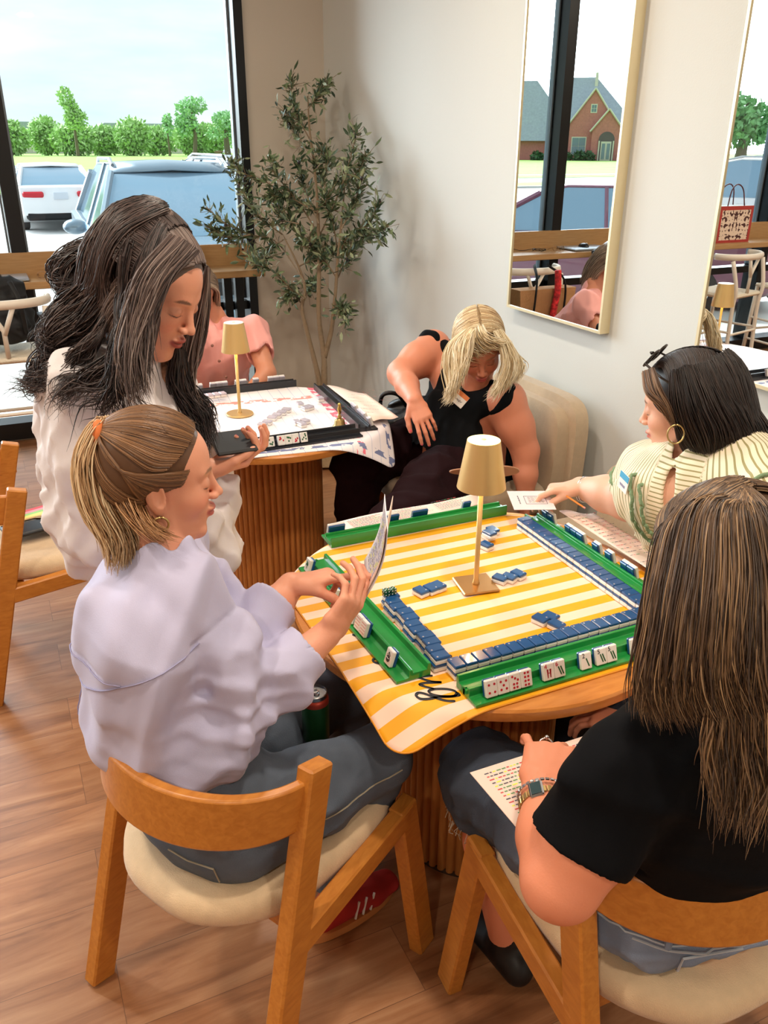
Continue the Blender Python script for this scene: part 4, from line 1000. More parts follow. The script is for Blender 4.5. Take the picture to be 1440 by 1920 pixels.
# ---- hair strands
def strands(guides, n, thick, rad, m=14, wave=0, freq=2, pal=((.1, .05, .03),), seed=1, taper=True, lenvar=.12, B=None, fly=0, wts=None, sides=4, over=None, lay=.006):
    """guides: neighbouring guide curves; strands are interpolated between them"""
    q = np.random.RandomState(seed); G = np.stack([spline(g, m) for g in guides]); ng = len(G)
    s = q.rand(n)*(ng-1); i = np.minimum(s.astype(int), max(ng-2, 0)); f = (s-i)[:, None, None]
    P = G[i]*(1-f)+G[np.minimum(i+1, ng-1)]*f if ng > 1 else np.repeat(G, n, 0)
    t = np.linspace(0, 1, m)
    off = q.normal(size=(n, 3)); off /= np.linalg.norm(off, axis=1)[:, None]; off *= q.rand(n, 1)**.6
    th = np.interp(t, np.linspace(0, 1, len(thick)), thick) if np.ndim(thick) else np.full(m, thick)
    P = P+off[:, None, :]*th[None, :, None]
    if wave:
        nc = 14; cl = q.randint(0, nc, n); cph = q.rand(nc)*6.28; cd = q.normal(size=(nc, 3)); cd /= np.linalg.norm(cd, axis=1)[:, None]; ce = q.normal(size=(nc, 3)); ce /= np.linalg.norm(ce, axis=1)[:, None]
        ph = cph[cl]+q.normal(size=n)*.35; a = wave*t[None]**.8
        P = P+(np.sin(2*PI*freq*t[None]+ph[:, None])*a)[:, :, None]*cd[cl][:, None]+(np.cos(2*PI*freq*t[None]+ph[:, None])*a*.8)[:, :, None]*ce[cl][:, None]
    if fly: P = P+(q.normal(size=(n, 1, 3))*fly)*(t[None, :, None]**2)
    if over is not None: P = over.push(P, (.0006+lay*q.rand(n, 1))*np.ones((1, m)))
    L = 1-lenvar*q.rand(n); 
    tt = t[None]*L[:, None]*(m-1); j = np.minimum(tt.astype(int), m-2); ff = (tt-j)[:, :, None]; r_ = np.arange(n)[:, None]
    P = P[r_, j]*(1-ff)+P[r_, j+1]*ff
    T = np.gradient(P, axis=1); T /= np.linalg.norm(T, axis=2)[:, :, None]+1e-9
    ref = q.normal(size=(n, 1, 3)); N = np.cross(T, ref); N /= np.linalg.norm(N, axis=2)[:, :, None]+1e-9; Bn = np.cross(T, N)
    rr = rad*(.6+.8*q.rand(n))[:, None]*(np.minimum(1, (1-t)*3.2+.12) if taper else np.ones(m))[None]
    V_ = np.stack([P+rr[:, :, None]*(N*math.cos(a)+Bn*math.sin(a)) for a in np.arange(sides)*2*PI/sides], 2)   # n,m,sides,3
    idx = np.arange(n*m*sides).reshape(n, m, sides)
    F = np.stack([idx[:, :-1], np.roll(idx, -1, 2)[:, :-1], np.roll(idx, -1, 2)[:, 1:], idx[:, 1:]], -1).reshape(-1, 4)
    pal = np.array(pal, float); w_ = q.rand(n)*(len(pal)-1) if wts is None else q.choice(len(pal), n, p=np.array(wts)/np.sum(wts)).astype(float)
    k = np.minimum(w_.astype(int), len(pal)-1); k2 = np.minimum(k+1, len(pal)-1); fk = (w_-k)[:, None]
    col = (pal[k]*(1-fk)+pal[k2]*fk)*(.85+.3*q.rand(n, 1)); col = np.repeat(col, m*sides, 0)
    return V_.reshape(-1, 3), F, col
def hair_obj(name, parts, m, parent):
    Vs, Fs, Cs, o = [], [], [], 0
    for v, f, c in parts: Vs.append(v); Fs.append(f+o); Cs.append(c); o += len(v)
    return fast_mesh(name, np.vstack(Vs), np.vstack(Fs), m, parent, np.vstack(Cs))
def lin(r, g, b): return srgb(r, g, b)[:3]
# ---- head
def frame(fwd, up=(0, 0, 1)):
    f = nrm(fwd); l = nrm(np.cross(up, f)); return np.column_stack([f, l, np.cross(f, l)])       # columns: forward, left, up
def add_head(B, O, R, s=1.0, lid=1.0, neck=None, nr=.047, ears=True):
    T = lambda x, y, z: O+R@(np.array([x, y, z])*s)
    E = lambda c, r, k, op=0, rot=None: B.ell(T(*c), np.array(r)*s, R if rot is None else R@rot, k*s, op)
    K = lambda a, b, ra, rb, k, op=0: B.cap(T(*a), T(*b), ra*s, rb*s, k*s, op)
    E((-.016, 0, .044), (.094, .073, .083), .02)
    E((.026, 0, .040), (.056, .060, .066), .03)
    E((.030, 0, -.025), (.056, .054, .070), .03)
    for y in (-1, 1):
        K((-.008, y*.050, -.040), (.050, y*.026, -.084), .020, .015, .025)
        E((.052, y*.036, -.020), (.028, .024, .026), .022)
        K((.079, y*.012, .034), (.066, y*.042, .036), .0085, .007, .014)
    K((.072, -.007, -.092), (.072, .007, -.092), .0165, .0165, .020)
    E((.060, 0, -.054), (.030, .027, .026), .02)
    for y in (-1, 1): E((.096, y*.031, .014), (.017, .017, .012), .012, 1)
    K((.082, 0, .026), (.1025, 0, -.012), .0066, .0080, .012)
    E((.106, 0, -.0170), (.0095, .0092, .0085), .007)
    for y in (-1, 1):
        E((.096, y*.0115, -.0215), (.0100, .0068, .0068), .005)
        E((.0715, y*.031, .0125), (.0150, .0165, .0135), .004)
        E((.103, y*.0055, -.0295), (.0035, .0028, .003), .003, 1)
    E((.0900, 0, -.0460), (.0130, .020, .0066), .004); E((.0880, 0, -.0575), (.0130, .0175, .0074), .004)
    E((.104, 0, -.0520), (.009, .020, .0014), .003, 1)
    E((.094, 0, -.0355), (.004, .004, .007), .006, 1)
    if ears:
        for y in (-1, 1):
            rt = rotz(y*.35)@roty(-.2)
            E((-.012, y*.073, .000), (.019, .0075, .031), .006, 0, rt); E((-.006, y*.081, .003), (.0105, .006, .019), .004, 1, rt); E((-.004, y*.072, -.026), (.009, .006, .010), .005)
    if neck is not None:
        B.cap(T(-.034, 0, -.040), neck, nr*s, (nr+.006)*s, .018)
    return T
def face_color(heads, skin, lips=(178, 84, 84), brow=(84, 60, 48), blush=(222, 130, 112), lash=(40, 26, 22), nails=(), nailcol=(190, 40, 60)):
    sk, lp, br, bl, ls = [np.array(lin(*c)) for c in (skin, lips, brow, blush, lash)]
    def f(P):
        Cc = np.repeat(sk[None], len(P), 0)
        def mixm(w, c): nonlocal Cc; Cc = Cc*(1-w[:, None])+c*w[:, None]
        for O, R, s in heads:
            q = (P-O)@R/s; x, y, z = q[:, 0], q[:, 1], q[:, 2]; fr = (x > .03) & (np.linalg.norm(q, axis=1) < .16); ay = np.abs(y)
            g = lambda a, b: np.clip((b-a)/b, 0, 1)
            r = np.sqrt(((ay-.042)/.026)**2+((z+.018)/.024)**2); mixm(np.where(fr, np.clip(1-r, 0, 1)*.55, 0), bl)
            r = np.sqrt((y/.0235)**2+((z+.052)/.0125)**2); mixm(np.where(fr & (x > .07), np.clip((1-r)*5, 0, 1)*.9, 0), lp)
            r = np.sqrt((y/.020)**2+((z+.052)/.0014)**2); mixm(np.where(fr & (x > .07), np.clip((1-r)*3, 0, 1)*.8, 0), ls)
            zb = .0335+.004*np.cos((ay-.030)*70); r = np.sqrt(((ay-.030)/.021)**2+((z-zb)/.0042)**2); mixm(np.where(fr, np.clip((1-r)*3, 0, 1)*.8, 0), br)
            zl = .0075-.0028*np.cos((ay-.031)*80); r = np.sqrt(((ay-.032)/.0175)**2+((z-zl)/.0022)**2); mixm(np.where(fr & (x > .05), np.clip((1-r)*4, 0, 1)*.95, 0), ls)
            r = np.sqrt(((ay-.031)/.017)**2+((z-.018)/.008)**2); mixm(np.where(fr, np.clip((1-r)*2, 0, 1)*.35, 0), np.array(lin(140, 88, 74)))
        nc = np.array(lin(*nailcol))
        for c, r in nails:
            d = np.linalg.norm(P-c, axis=1); mixm(np.clip((r-d)/.0015, 0, 1), nc)
        return Cc
    return f
# ---- hand
def add_hand(B, W, F, Pn, curls, s=1.0, side=1, thumb=None, spread=.06, nails=None, kk=.0035, tcurl=.3):
    """W wrist, F finger direction, Pn palm normal, side=+1: thumb lies toward F x Pn"""
    W = np.array(W, float); F = nrm(F); Pn = nrm(np.array(Pn, float)-F*np.dot(Pn, F)); Sd = np.cross(F, Pn)*side
    B.ecap(W-F*.005, W+F*.03*s, (.026*s, .019*s), (.034*s, .0165*s), Sd, .012); B.ecap(W+F*.028*s, W+F*.078*s, (.036*s, .0150*s), (.0385*s, .0125*s), Sd, .012)
    offs = (.0280, .0095, -.0095, -.0275); b0 = (.083, .087, .083, .075)
    lens = ((.041, .025, .021), (.046, .029, .022), (.042, .027, .021), (.032, .020, .018)); tips = []
    for i in range(4):
        p = W+F*b0[i]*s+Sd*offs[i]*s; a = 0; sp = (spread*(1.5, .5, -.5, -1.6)[i]); B.cap(W+F*.05*s+Sd*offs[i]*.8*s, p, .0105*s, .0092*s, .006)
        ra = (.0088, .0090, .0086, .0076)[i]*s
        for j in range(3):
            a += curls[i][j] if np.ndim(curls[i]) else curls[i]*(.8, 1.1, .7)[j]
            d = nrm((F*math.cos(a)+Pn*math.sin(a))+Sd*sp*math.cos(a)); q = p+d*lens[i][j]*s; rb = ra-.0008*s; B.cap(p, q, ra, rb, kk); p, ra = q, rb
        tips.append(p)
        if nails is not None: nails.append((p+d*.003*s-nrm(Pn*math.cos(a)-F*math.sin(a))*.006*s, .0062*s))
    tb = W+F*.020*s+Sd*.024*s
    t1, t2 = thumb if thumb is not None else (.75, .45)
    d1 = nrm(F*.75+Sd*.62*t1*1.2+Pn*.35); p1 = tb+d1*.040*s; d2 = nrm(F*.9+Sd*.35*t2+Pn*tcurl); p2 = p1+d2*.030*s; d3 = nrm(F*.95+Sd*.1+Pn*(tcurl+.15)); p3 = p2+d3*.022*s
    B.cap(tb, p1, .0150*s, .0118*s, .012); B.cap(p1, p2, .0112*s, .0098*s, .004); B.cap(p2, p3, .0098*s, .0082*s, .004); tips.append(p3)
    if nails is not None: nails.append((p3-Pn*.006*s, .0062*s))
    return tips
M_skin = mat('skin', (222, 160, 132), .48, attr='col', sss=.08, bump=.04, bscale=300)
M_hair = mat('hair_strands', (80, 60, 50), .42, attr='col')
def person(label, loc): return thing('person', label, 'person', loc)
# ================================================================== ponytailed woman on the near-left chair
def woman_ponytail():
    u, v = V(math.cos(HA), math.sin(HA), 0), V(-math.sin(HA), math.cos(HA), 0)
    t = person('woman with a blonde ponytail in a lavender shirt and jeans, holding up a card', (.24, 1.27, 0))
    pel = V(.222, 1.262, .535)
    hipR, hipL = pel-v*.09, pel+v*.09
    kneeR = Z(712, 1418, .545); kneeL = Z(640, 1300, .535)
    ankR = V(.50, 1.33, .10); ankL = V(.66, 1.60, .10)
    neck = Z(310, 1050, 1.035); chest = Z(288, 1165, .92); waist = Z(300, 1330, .72)
    shR = Z(352, 1120, .985); ut = nrm(V(.93, -.28, 0)); vt = np.cross([0, 0, 1], ut); shL = shR+vt*.30-ut*.05+V(0, 0, -.06)
    elR = Z(462, 1322, .775); wrR = Z(612, 1190, .855)
    elL = Z(452, 1215, .83); wrL = Z(546, 1098, .905)
    O = Z(300, 905, 1.165); fw = nrm(V(.97, -.12, 0)*1.0+V(0, 0, -.12)); R = frame(fw, nrm(V(.10, -.03, 1)))
    B = Body(); nails = []
    B.ecap(pel, waist, (.145, .10), (.115, .085), v, .04); B.ecap(waist, chest, (.115, .085), (.13, .09), vt, .04); B.ecap(chest, neck-V(0, 0, .03), (.14, .08), (.07, .06), vt, .04)
    B.cap(chest, shR, .06, .05, .04); B.cap(chest, shL, .06, .05, .04)
    T = add_head(B, O, R, .95, neck=neck, nr=.048)
    B.chain([shR, elR], [.045, .038], .02); B.chain([elR, elR*.4+wrR*.6, wrR], [.039, .036, .0265], .02)
    B.chain([shL, elL], [.045, .038], .02); B.chain([elL, elL*.4+wrL*.6, wrL], [.039, .036, .0265], .02)
    for a, b, c in ((hipR, kneeR, ankR), (hipL, kneeL, ankL)): B.chain([a, b, c], [.08, .055, .038], .03)
    # right hand : holds the card, fingers up, back of the hand toward the camera
    hF = nrm(Z(672, 1112, .925)-wrR); hR = add_hand(B, wrR, hF, nrm(V(.15, .75, .55)), ((.35, .5, .3), (.45, .6, .3), (.5, .7, .4), (.6, .8, .4)), .97, -1, (.4, .2), .03, nails)
    # left hand : index finger points at the card, thumb and middle finger pinch
    lF = nrm(Z(622, 1078, .925)-wrL); hL = add_hand(B, wrL, lF, nrm(V(.30, -.30, -.85)), ((.10, .15, .05), (.9, 1.0, .5), (1.05, 1.1, .6), (1.1, 1.2, .6)), .97, -1, (.25, .1), .02, nails, tcurl=.85)
    col = face_color([(O, R, .95)], (226, 158, 128), (196, 96, 92), (120, 88, 64), blush=(228, 128, 104), nails=nails, nailcol=(214, 120, 110))
    sparse_build(B, 'body', M_skin, t, .0026, color=col, pts=[pel, O, wrR, wrL, kneeR, kneeL, ankL, ankR, hR[0], hL[0]], pad=.17)
    # shirt
    S_ = Body()
    S_.ecap(pel+V(0, 0, .085)-u*.0, waist, (.165, .118), (.170, .122), v, .05, rt=.04); S_.ecap(waist, chest, (.170, .128), (.172, .124), vt, .05)
    S_.ecap(chest, neck-V(0, 0, .035)-u*.005, (.165, .115), (.085, .074), vt, .05)
    S_.cap(chest+V(0, 0, .03), shR, .085, .060, .05); S_.cap(chest+V(0, 0, .03), shL, .085, .060, .05)
    cR = elR*.30+wrR*.70; cL = elL*.42+wrL*.58
    S_.chain([shR, shR*.5+elR*.5, elR], [.062, .066, .058], .03); S_.chain([elR, elR*.5+cR*.5, cR], [.058, .058, .047], .02)
    S_.chain([shL, elL], [.056, .052], .03); S_.chain([elL, cL], [.056, .047], .02)
    for e, c, r in ((elR, cR, .050), (elL, cL, .047)):
        d = nrm(c-e); S_.cap(c-d*.012, c+d*.02, r+.003, r+.003, .006); S_.cyl(c+d*.018, c+d*.16, r+.06, .002, 1); S_.cyl(c-d*.03, c+d*.1, r-.007, .002, 1)
    S_.cap(neck+V(0, 0, .0), neck+V(0, 0, .03), .062, .060, .02); S_.cap(neck+V(0, 0, .045)+u*.01, neck+V(0, 0, .14), .058, .08, .006, 1)
    # box pleat and yoke seam on the back
    u, v = ut, vt; bk = chest-u*.118
    f1 = folds(11, .016, .12, (1, 1, .5)); f2 = folds(5, .014, .06, (.7, .7, 1), lambda P: np.exp(-np.minimum(np.linalg.norm(P-elR, axis=1), np.linalg.norm(P-waist-V(0, 0, -.08), axis=1))**2/.012))
    def disp(P):
        r = P-bk; s = np.abs(r@v); zz = P[:, 2]; back = (r@u) < .05
        pleat = np.where(back & (zz < .90), .008*np.exp(-(s/.010)**2), 0)
        seam = np.where(back, .004*np.exp(-((zz-.905)/.004)**2), 0)
        dw = np.abs((P-shR)@nrm(elR-shR)-.055); arm = np.linalg.norm(P-shR-nrm(elR-shR)*.055, axis=1) < .10
        wc = np.clip((np.minimum(np.linalg.norm(P-cR, axis=1), np.linalg.norm(P-cL, axis=1))-.035)/.05, 0, 1)
        return (f1(P)+f2(P))*wc+pleat+seam+np.where(arm, .0035*np.exp(-(dw/.004)**2), 0)
    M_sh = mat('lavender_cotton', (190, 188, 218), .85, bump=.12, bscale=700, sheen=.2)
    sparse_build(S_, 'shirt', M_sh, t, .0045, disp, .015, pts=[pel-V(0, 0, .05), neck, cR, cL, shR, shL, waist-u*.1], pad=.16)
    # seams: yoke across the back, box pleat, armhole
    def on_s(c0, dr, off=.0012):
        ts = np.linspace(.02, .30, 200); Pt = c0+ts[:, None]*nrm(dr); return c0+nrm(dr)*(ts[np.argmax((S_.ev(Pt)+disp(Pt)) > 0)]+off)
    Msm = mat('lavender_seam', (158, 156, 190), .9)
    cz = V(chest[0], chest[1], .90)
    ob('yoke_seam', MB().tube([on_s(cz, -ut*math.cos(a)+vt*math.sin(a)) for a in np.linspace(-1.35, .9, 40)], .0011, 5), Msm, t)
    for s_ in (-.012, .012): ob('pleat_edge', MB().tube([on_s(V(chest[0], chest[1], z)+vt*s_, -ut) for z in np.linspace(.895, .74, 20)], .0012, 5), Msm, t)
    da = nrm(elR-shR); a1 = nrm(np.cross(da, V(0, 0, 1))); a2 = np.cross(da, a1); ca = shR+da*.060
    ob('armhole_seam', MB().tube([on_s(ca, a1*math.cos(a)+a2*math.sin(a)) for a in np.linspace(-.4, 3.1, 36)], .0013, 5), Msm, t)
    # jeans
    u, v = V(math.cos(HA), math.sin(HA), 0), V(-math.sin(HA), math.cos(HA), 0)
    J = Body()
    J.ecap(pel+V(0, 0, .05)-u*.005, pel-V(0, 0, .01), (.150, .112), (.165, .122), v, .05)
    ank = []
    for a, b, c in ((hipR-u*.01, kneeR, ankR), (hipL-u*.01, kneeL, ankL)):
        m_ = a*.5+b*.5; J.chain([a, m_, b], [.096, .084, .062], .03); J.chain([b, b*.5+c*.5, c+V(0, 0, .03)], [.062, .060, .058], .03); J.cyl(c+V(0, 0, .035), c-V(0, 0, .1), .1, .003, 1)
    fj = folds(21, .0045, .05, (1, 1, 1), lambda P: .35+np.exp(-((P-pel)@u-.08)**2/.006))
    M_je = mat('grey_blue_denim', (84, 94, 108), .85, bump=.25, bscale=500, var=.22, vscale=9)
    sparse_build(J, 'jeans', M_je, t, .0045, fj, .012, pts=[pel, kneeR, kneeL, ankR, ankL, hipR-u*.1], pad=.17)
    M_st = mat('denim_stitching', (150, 140, 120), .8)
    def on_j(a, z, off=.003):
        dr = nrm(u*math.cos(a)+v*math.sin(a)); c0 = V(pel[0], pel[1], z); ts = np.linspace(.02, .35, 160); Pt = c0+ts[:, None]*dr; return c0+dr*(ts[np.argmax(J.ev(Pt)+fj(Pt) > 0)]+off)
    for dz in (.085, .050): ob('waistband_seam', MB().tube([on_j(a, pel[2]+dz) for a in np.linspace(-PI/2-1.2, -PI/2-.0, 24)], .0018, 5), M_st, t)
    for a in (-PI/2-1.5, -PI/2-.5): ob('belt_loop', MB().tube([on_j(a, pel[2]+.09), on_j(a, pel[2]+.066, .007), on_j(a, pel[2]+.045)], .006, 6), M_je, t)
    ob('pocket_seam', MB().tube([on_j(a, pel[2]+z) for a, z in ((PI+.15, -.01), (PI+.5, -.012), (PI+.85, -.008), (PI+.9, -.045))], .0018, 5), M_st, t)
    sd_ = [hipR+(kneeR-hipR)*f for f in np.linspace(.25, .95, 14)]
    def on_leg(c0, dr):
        ts = np.linspace(.02, .2, 120); Pt = c0+ts[:, None]*nrm(dr); return c0+nrm(dr)*(ts[np.argmax(J.ev(Pt)+fj(Pt) > 0)]+.0012)
    ob('side_seam', MB().tube([on_leg(c, -v+V(0, 0, .15)) for c in sd_], .0016, 5), M_st, t)
    def ring(c, rx, ry, z, a0, a1, r, nm, m):
        pts = [c+v*rx*math.cos(a)+u*ry*math.sin(a)+V(0, 0, z) for a in np.linspace(a0, a1, 24)]; ob(nm, MB().tube(pts, r, 6), m, t, smooth=True)
    # shoes
    for an, fd, nm in ((ankR, V(.95, .2, 0), 'shoe'), (ankL, V(.9, .3, 0), 'shoe')):
        fd = nrm(fd); hl = V(an[0], an[1], 0)-fd*.045; Bs = Body(); sd = np.cross([0, 0, 1], fd)
        Bs.ecap(hl+V(0, 0, .045), hl+fd*.14+V(0, 0, .035), (.036, .042), (.042, .030), sd, .02); Bs.ecap(hl+fd*.14+V(0, 0, .033), hl+fd*.20+V(0, 0, .028), (.042, .028), (.034, .022), sd, .02); Bs.cap(an-V(0, 0, .03), an+V(0, 0, .0), .040, .038, .02)
        sh = sparse_build(Bs, 'shoe', mat('red_suede', (176, 34, 30), .8, bump=.1, bscale=500), t, .005, pts=[hl, hl+fd*.2, an], pad=.08)
        sp = MB(); n_ = 28; rows = []
        for z in (.002, .024):
            rows.append([hl+fd*(.078+.132*math.cos(a))+sd*.046*math.copysign(abs(math.sin(a))**.8, math.sin(a))+V(0, 0, z) for a in np.linspace(0, 2*PI, n_, endpoint=False)])
        sp.add(rows[0]+rows[1], [(k, (k+1) % n_, n_+(k+1) % n_, n_+k) for k in range(n_)]+[tuple(range(n_))[::-1], tuple(range(n_, 2*n_))]); ob('shoe_sole', sp, mat('gum_sole', (200, 128, 70), .6), sh)
        for k in range(3): ob('shoe_stripe', MB().tube([hl+fd*(.07+.022*k)-sd*.043+V(0, 0, .026), hl+fd*(.088+.022*k)-sd*.034+V(0, 0, .062)], .003, 5), mat('white_leather_stripe', (232, 226, 220), .6), sh)
    # hair : slicked back into a ponytail
    T2 = lambda *a: O+R@(np.array(a)*.95)
    Hc = Body(); Rm_ = R
    Hc.ell(T2(-.020, 0, .048), (.097, .077, .086), R, .02); Hc.ell(T2(-.070, 0, .005), (.045, .060, .055), R, .03)
    Hc.ell(T2(.102, 0, -.006), (.080, .12, .100), R, .012, 1); Hc.ell(T2(.010, .085, -.030), (.048, .04, .048), R, .02, 1); Hc.ell(T2(.010, -.085, -.030), (.048, .04, .048), R, .02, 1); Hc.ell(T2(-.06, 0, -.085), (.08, .09, .045), R, .02, 1)
    hc = lambda P: np.array(lin(96, 66, 44))*np.ones((len(P), 1))
    hr = sparse_build(Hc, 'hair', M_hair, t, .003, color=hc, pts=[T2(-.02, 0, .05)], pad=.13)
    tie = T2(-.098, 0, .088)
    pal = [lin(74, 50, 34), lin(112, 78, 50), lin(150, 108, 70)]; palb = [lin(128, 90, 58), lin(176, 138, 96), lin(216, 184, 142), lin(232, 208, 170)]
    parts = []
    def onh(x, y, z, r=1.03):                                       # push a point on to the hair cap
        p = V(x, y, z)-V(-.020, 0, .048); q = p/V(.097, .077, .086); return T2(*(V(-.020, 0, .048)+p/np.linalg.norm(q)*r))
    gs = []
    for a in np.linspace(-1.5, 1.5, 17):                           # crown: hairline back to the tie
        b = abs(a)/1.5; x0 = .100-.095*b**2
        gs.append([onh(x0, .1*math.sin(a), .048+.1*math.cos(a)), onh(x0*.5-.03, .1*math.sin(a)*.95, .05+.1*math.cos(a)), onh(-.065, .07*math.sin(a), .075+.075*math.cos(a)), tie+R@V(.006, .012*math.sin(a), .008*math.cos(a))])
    parts.append(strands(gs, 3000, .0018, .0010, 12, 0, pal=pal, seed=3, taper=False, lenvar=.0, over=Hc, lay=.004))
    gs = []
    for a in np.linspace(-1, 1, 9):                                # sides and nape up to the tie
        gs.append([onh(.0-.075*(1-abs(a)**1.5), .095*np.sign(a)*abs(a)**.6, -.045), onh(-.06-.03*(1-abs(a)), .07*a, .0), onh(-.09, .045*a, .045), tie+R@V(.004, .012*a, -.010)])
    parts.append(strands(gs, 2200, .0018, .0010, 12, 0, pal=pal, seed=4, taper=False, lenvar=.0, over=Hc, lay=.004))
    for s in (-1, 1):                                              # sides, above and behind the ears
        gs = [[onh(x0, s*.10, z0), onh(x0*.5-.03, s*.10, z0*.8+.01), onh(-.07, s*.07, .05), tie+R@V(.004, s*.012, 0)] for x0, z0 in ((.092, .050), (.075, .028), (.055, .012), (.03, .0), (.005, -.012), (-.02, -.03), (-.045, -.045))]
        parts.append(strands(gs, 1300, .0018, .0010, 12, 0, pal=pal, seed=8+s, taper=False, lenvar=.0, over=Hc, lay=.004))
    P = lambda x, y, z: Z(x, y, z)
    zt = lambda z: tie[2]+z
    tail = []
    dt = (O-CO)@_F
    for w_ in (-1, -.35, .35, 1):
        dd = dt-.03+.03*w_
        tail.append([tie, D(196+6*w_, 800, dd-.01), D(182+22*w_, 870, dd-.02), D(196+26*w_, 950, dd-.02), D(232+32*w_, 1010, dd-.01), D(238+36*w_, 1072, dd)])
    parts.append(strands(tail, 1500, [.008, .020, .026, .026, .024, .014], .0013, 18, .006, 1.2, pal=palb, seed=5, lenvar=.22))
    tail2 = []
    for w_ in (-1, 0, 1):
        dd = dt-.02+.03*w_
        tail2.append([tie, D(214+8*w_, 820, dd), D(238+16*w_, 900, dd), D(250+14*w_, 950, dd-.02), D(276+18*w_, 990+4*w_, dd-.05), D(318+22*w_, 1016-8*w_, dd-.06)])
    parts.append(strands(tail2, 600, [.006, .018, .020, .02, .012, .008], .0012, 18, .006, 1.0, pal=[lin(120, 82, 52), lin(166, 120, 78), lin(196, 150, 104)], seed=6, lenvar=.45))
    parts.append(strands([[T2(.058, 0, .118), T2(.01, .0, .14), T2(-.05, 0, .142)], [T2(.05, -.05, .09), T2(.0, -.07, .10), T2(-.06, -.05, .12)]], 40, .004, .0004, 10, .003, 2, pal=pal, seed=7, fly=.02))
    ob_ = hair_obj('hair_strands', parts, M_hair, hr)
    ob('hair_tie', MB().tube([tie+R@rotx(a)@V(-.002, .019, 0)+R@V(-.006, 0, 0) for a in np.linspace(0, 2*PI, 24)], .009, 8), mat('orange_hair_tie', (206, 110, 52), .8), hr, smooth=True)
    for s in (-1, 1):
        ring_ = [T2(-.003, s*.079, -.040)+R@V(.013*math.sin(a), 0, .013*math.cos(a)-.008) for a in np.linspace(0, 2*PI, 20)]
        ob('hoop_earring', MB().tube(ring_, .0022, 6), M_gold, t, smooth=True)
    for hnd, W_, F_ in ((hL, wrL, lF), (hR, wrR, hF)): pass
    # card held up
    return t, hR, hL, wrR, wrL
WP = woman_ponytail()
def paper_lines(A, U, Vv, w_, h_, rows, cols, m_list, parent, seed, dz=.0006, lh=.0022, bend=None, flip=1):
    """printed text rows on a card; bend gives the sheet's height above the plane A,U,Vv"""
    q = random.Random(seed); U, Vv = nrm(U), nrm(Vv); W = np.cross(U, Vv); Bs = [MB() for _ in m_list]; bend = bend or (lambda a, b: 0)
    for c in range(cols):
        for r in range(rows):
            if q.random() < .1: continue
            x = -w_/2+w_*(c+.08)/cols; y = h_/2-h_*(r+1.2)/(rows+1.6); end = x+w_/cols*q.uniform(.55, .86)
            while x < end:
                l = q.uniform(.004, .011); k = q.choices(range(len(m_list)), [4]+[2]*(len(m_list)-1))[0]
                p = [(x, y), (x+l, y), (x+l, y+lh), (x, y+lh)]
                if flip < 0: p = p[::-1]
                Bs[k].add([A+U*a+Vv*b+W*(bend(a, b)+dz*flip) for a, b in p], [(0, 1, 2, 3)]); x += l+.0022
    for b, m in zip(Bs, m_list):
        if b.v: ob('print', b, m, parent)
M_paper = mat('pale_pink_card', (246, 222, 208), .6); M_paperw = mat('white_card', (238, 240, 246), .6)
M_pk = mat('print_grey', (96, 92, 104), .7); M_pr = mat('print_red', (214, 90, 90), .7); M_pg = mat('print_green', (110, 160, 110), .7); M_py = mat('yellow_highlight', (226, 240, 90), .7); M_pb = mat('print_blue', (150, 160, 205), .7)
def sheet_pts(A, U, Vv, w_, h_, nx, ny, bend):
    U, Vv = nrm(U), nrm(Vv); W = np.cross(U, Vv)
    return np.array([[A+U*w_*(i/(nx-1)-.5)+Vv*h_*(j/(ny-1)-.5)+W*bend(i/(nx-1)-.5, j/(ny-1)-.5) for j in range(ny)] for i in range(nx)])
def held_card():
    A = Z(704, 1024, 1.0); U = nrm(V(.34, .86, .26)); Up = nrm(V(.16, -.16, .95)); Up = nrm(Up-U*np.dot(Up, U))
    t = thing('score_card', 'folded score card held up in the hands of the ponytailed woman', 'card', A-Up*.085)
    bd = lambda a, b: .010*math.cos(b*18)
    G = sheet_pts(A, U, Up, .105, .175, 10, 14, lambda a, b: bd(a*.105, b*.175))
    B = MB(); B.grid(G); o = ob('card', B, M_paperw, t, smooth=True, solid=.001)
    W = nrm(np.cross(U, Up)); U2 = nrm(U*.97+W*.2)
    B = MB(); G2 = sheet_pts(A+W*.006+U*.003, U2, Up, .105, .17, 6, 12, lambda a, b: bd(0, b*.17)); B.grid(G2); ob('card_back_leaf', B, M_paper, t, smooth=True, solid=.001)
    paper_lines(A, U, Up, .09, .15, 22, 2, [M_pb, M_pk, M_py], t, 4, .0012, bend=bd); paper_lines(A, U, Up, .09, .15, 22, 2, [M_pb, M_pk, M_py], t, 5, .0012, bend=bd, flip=-1)
held_card()
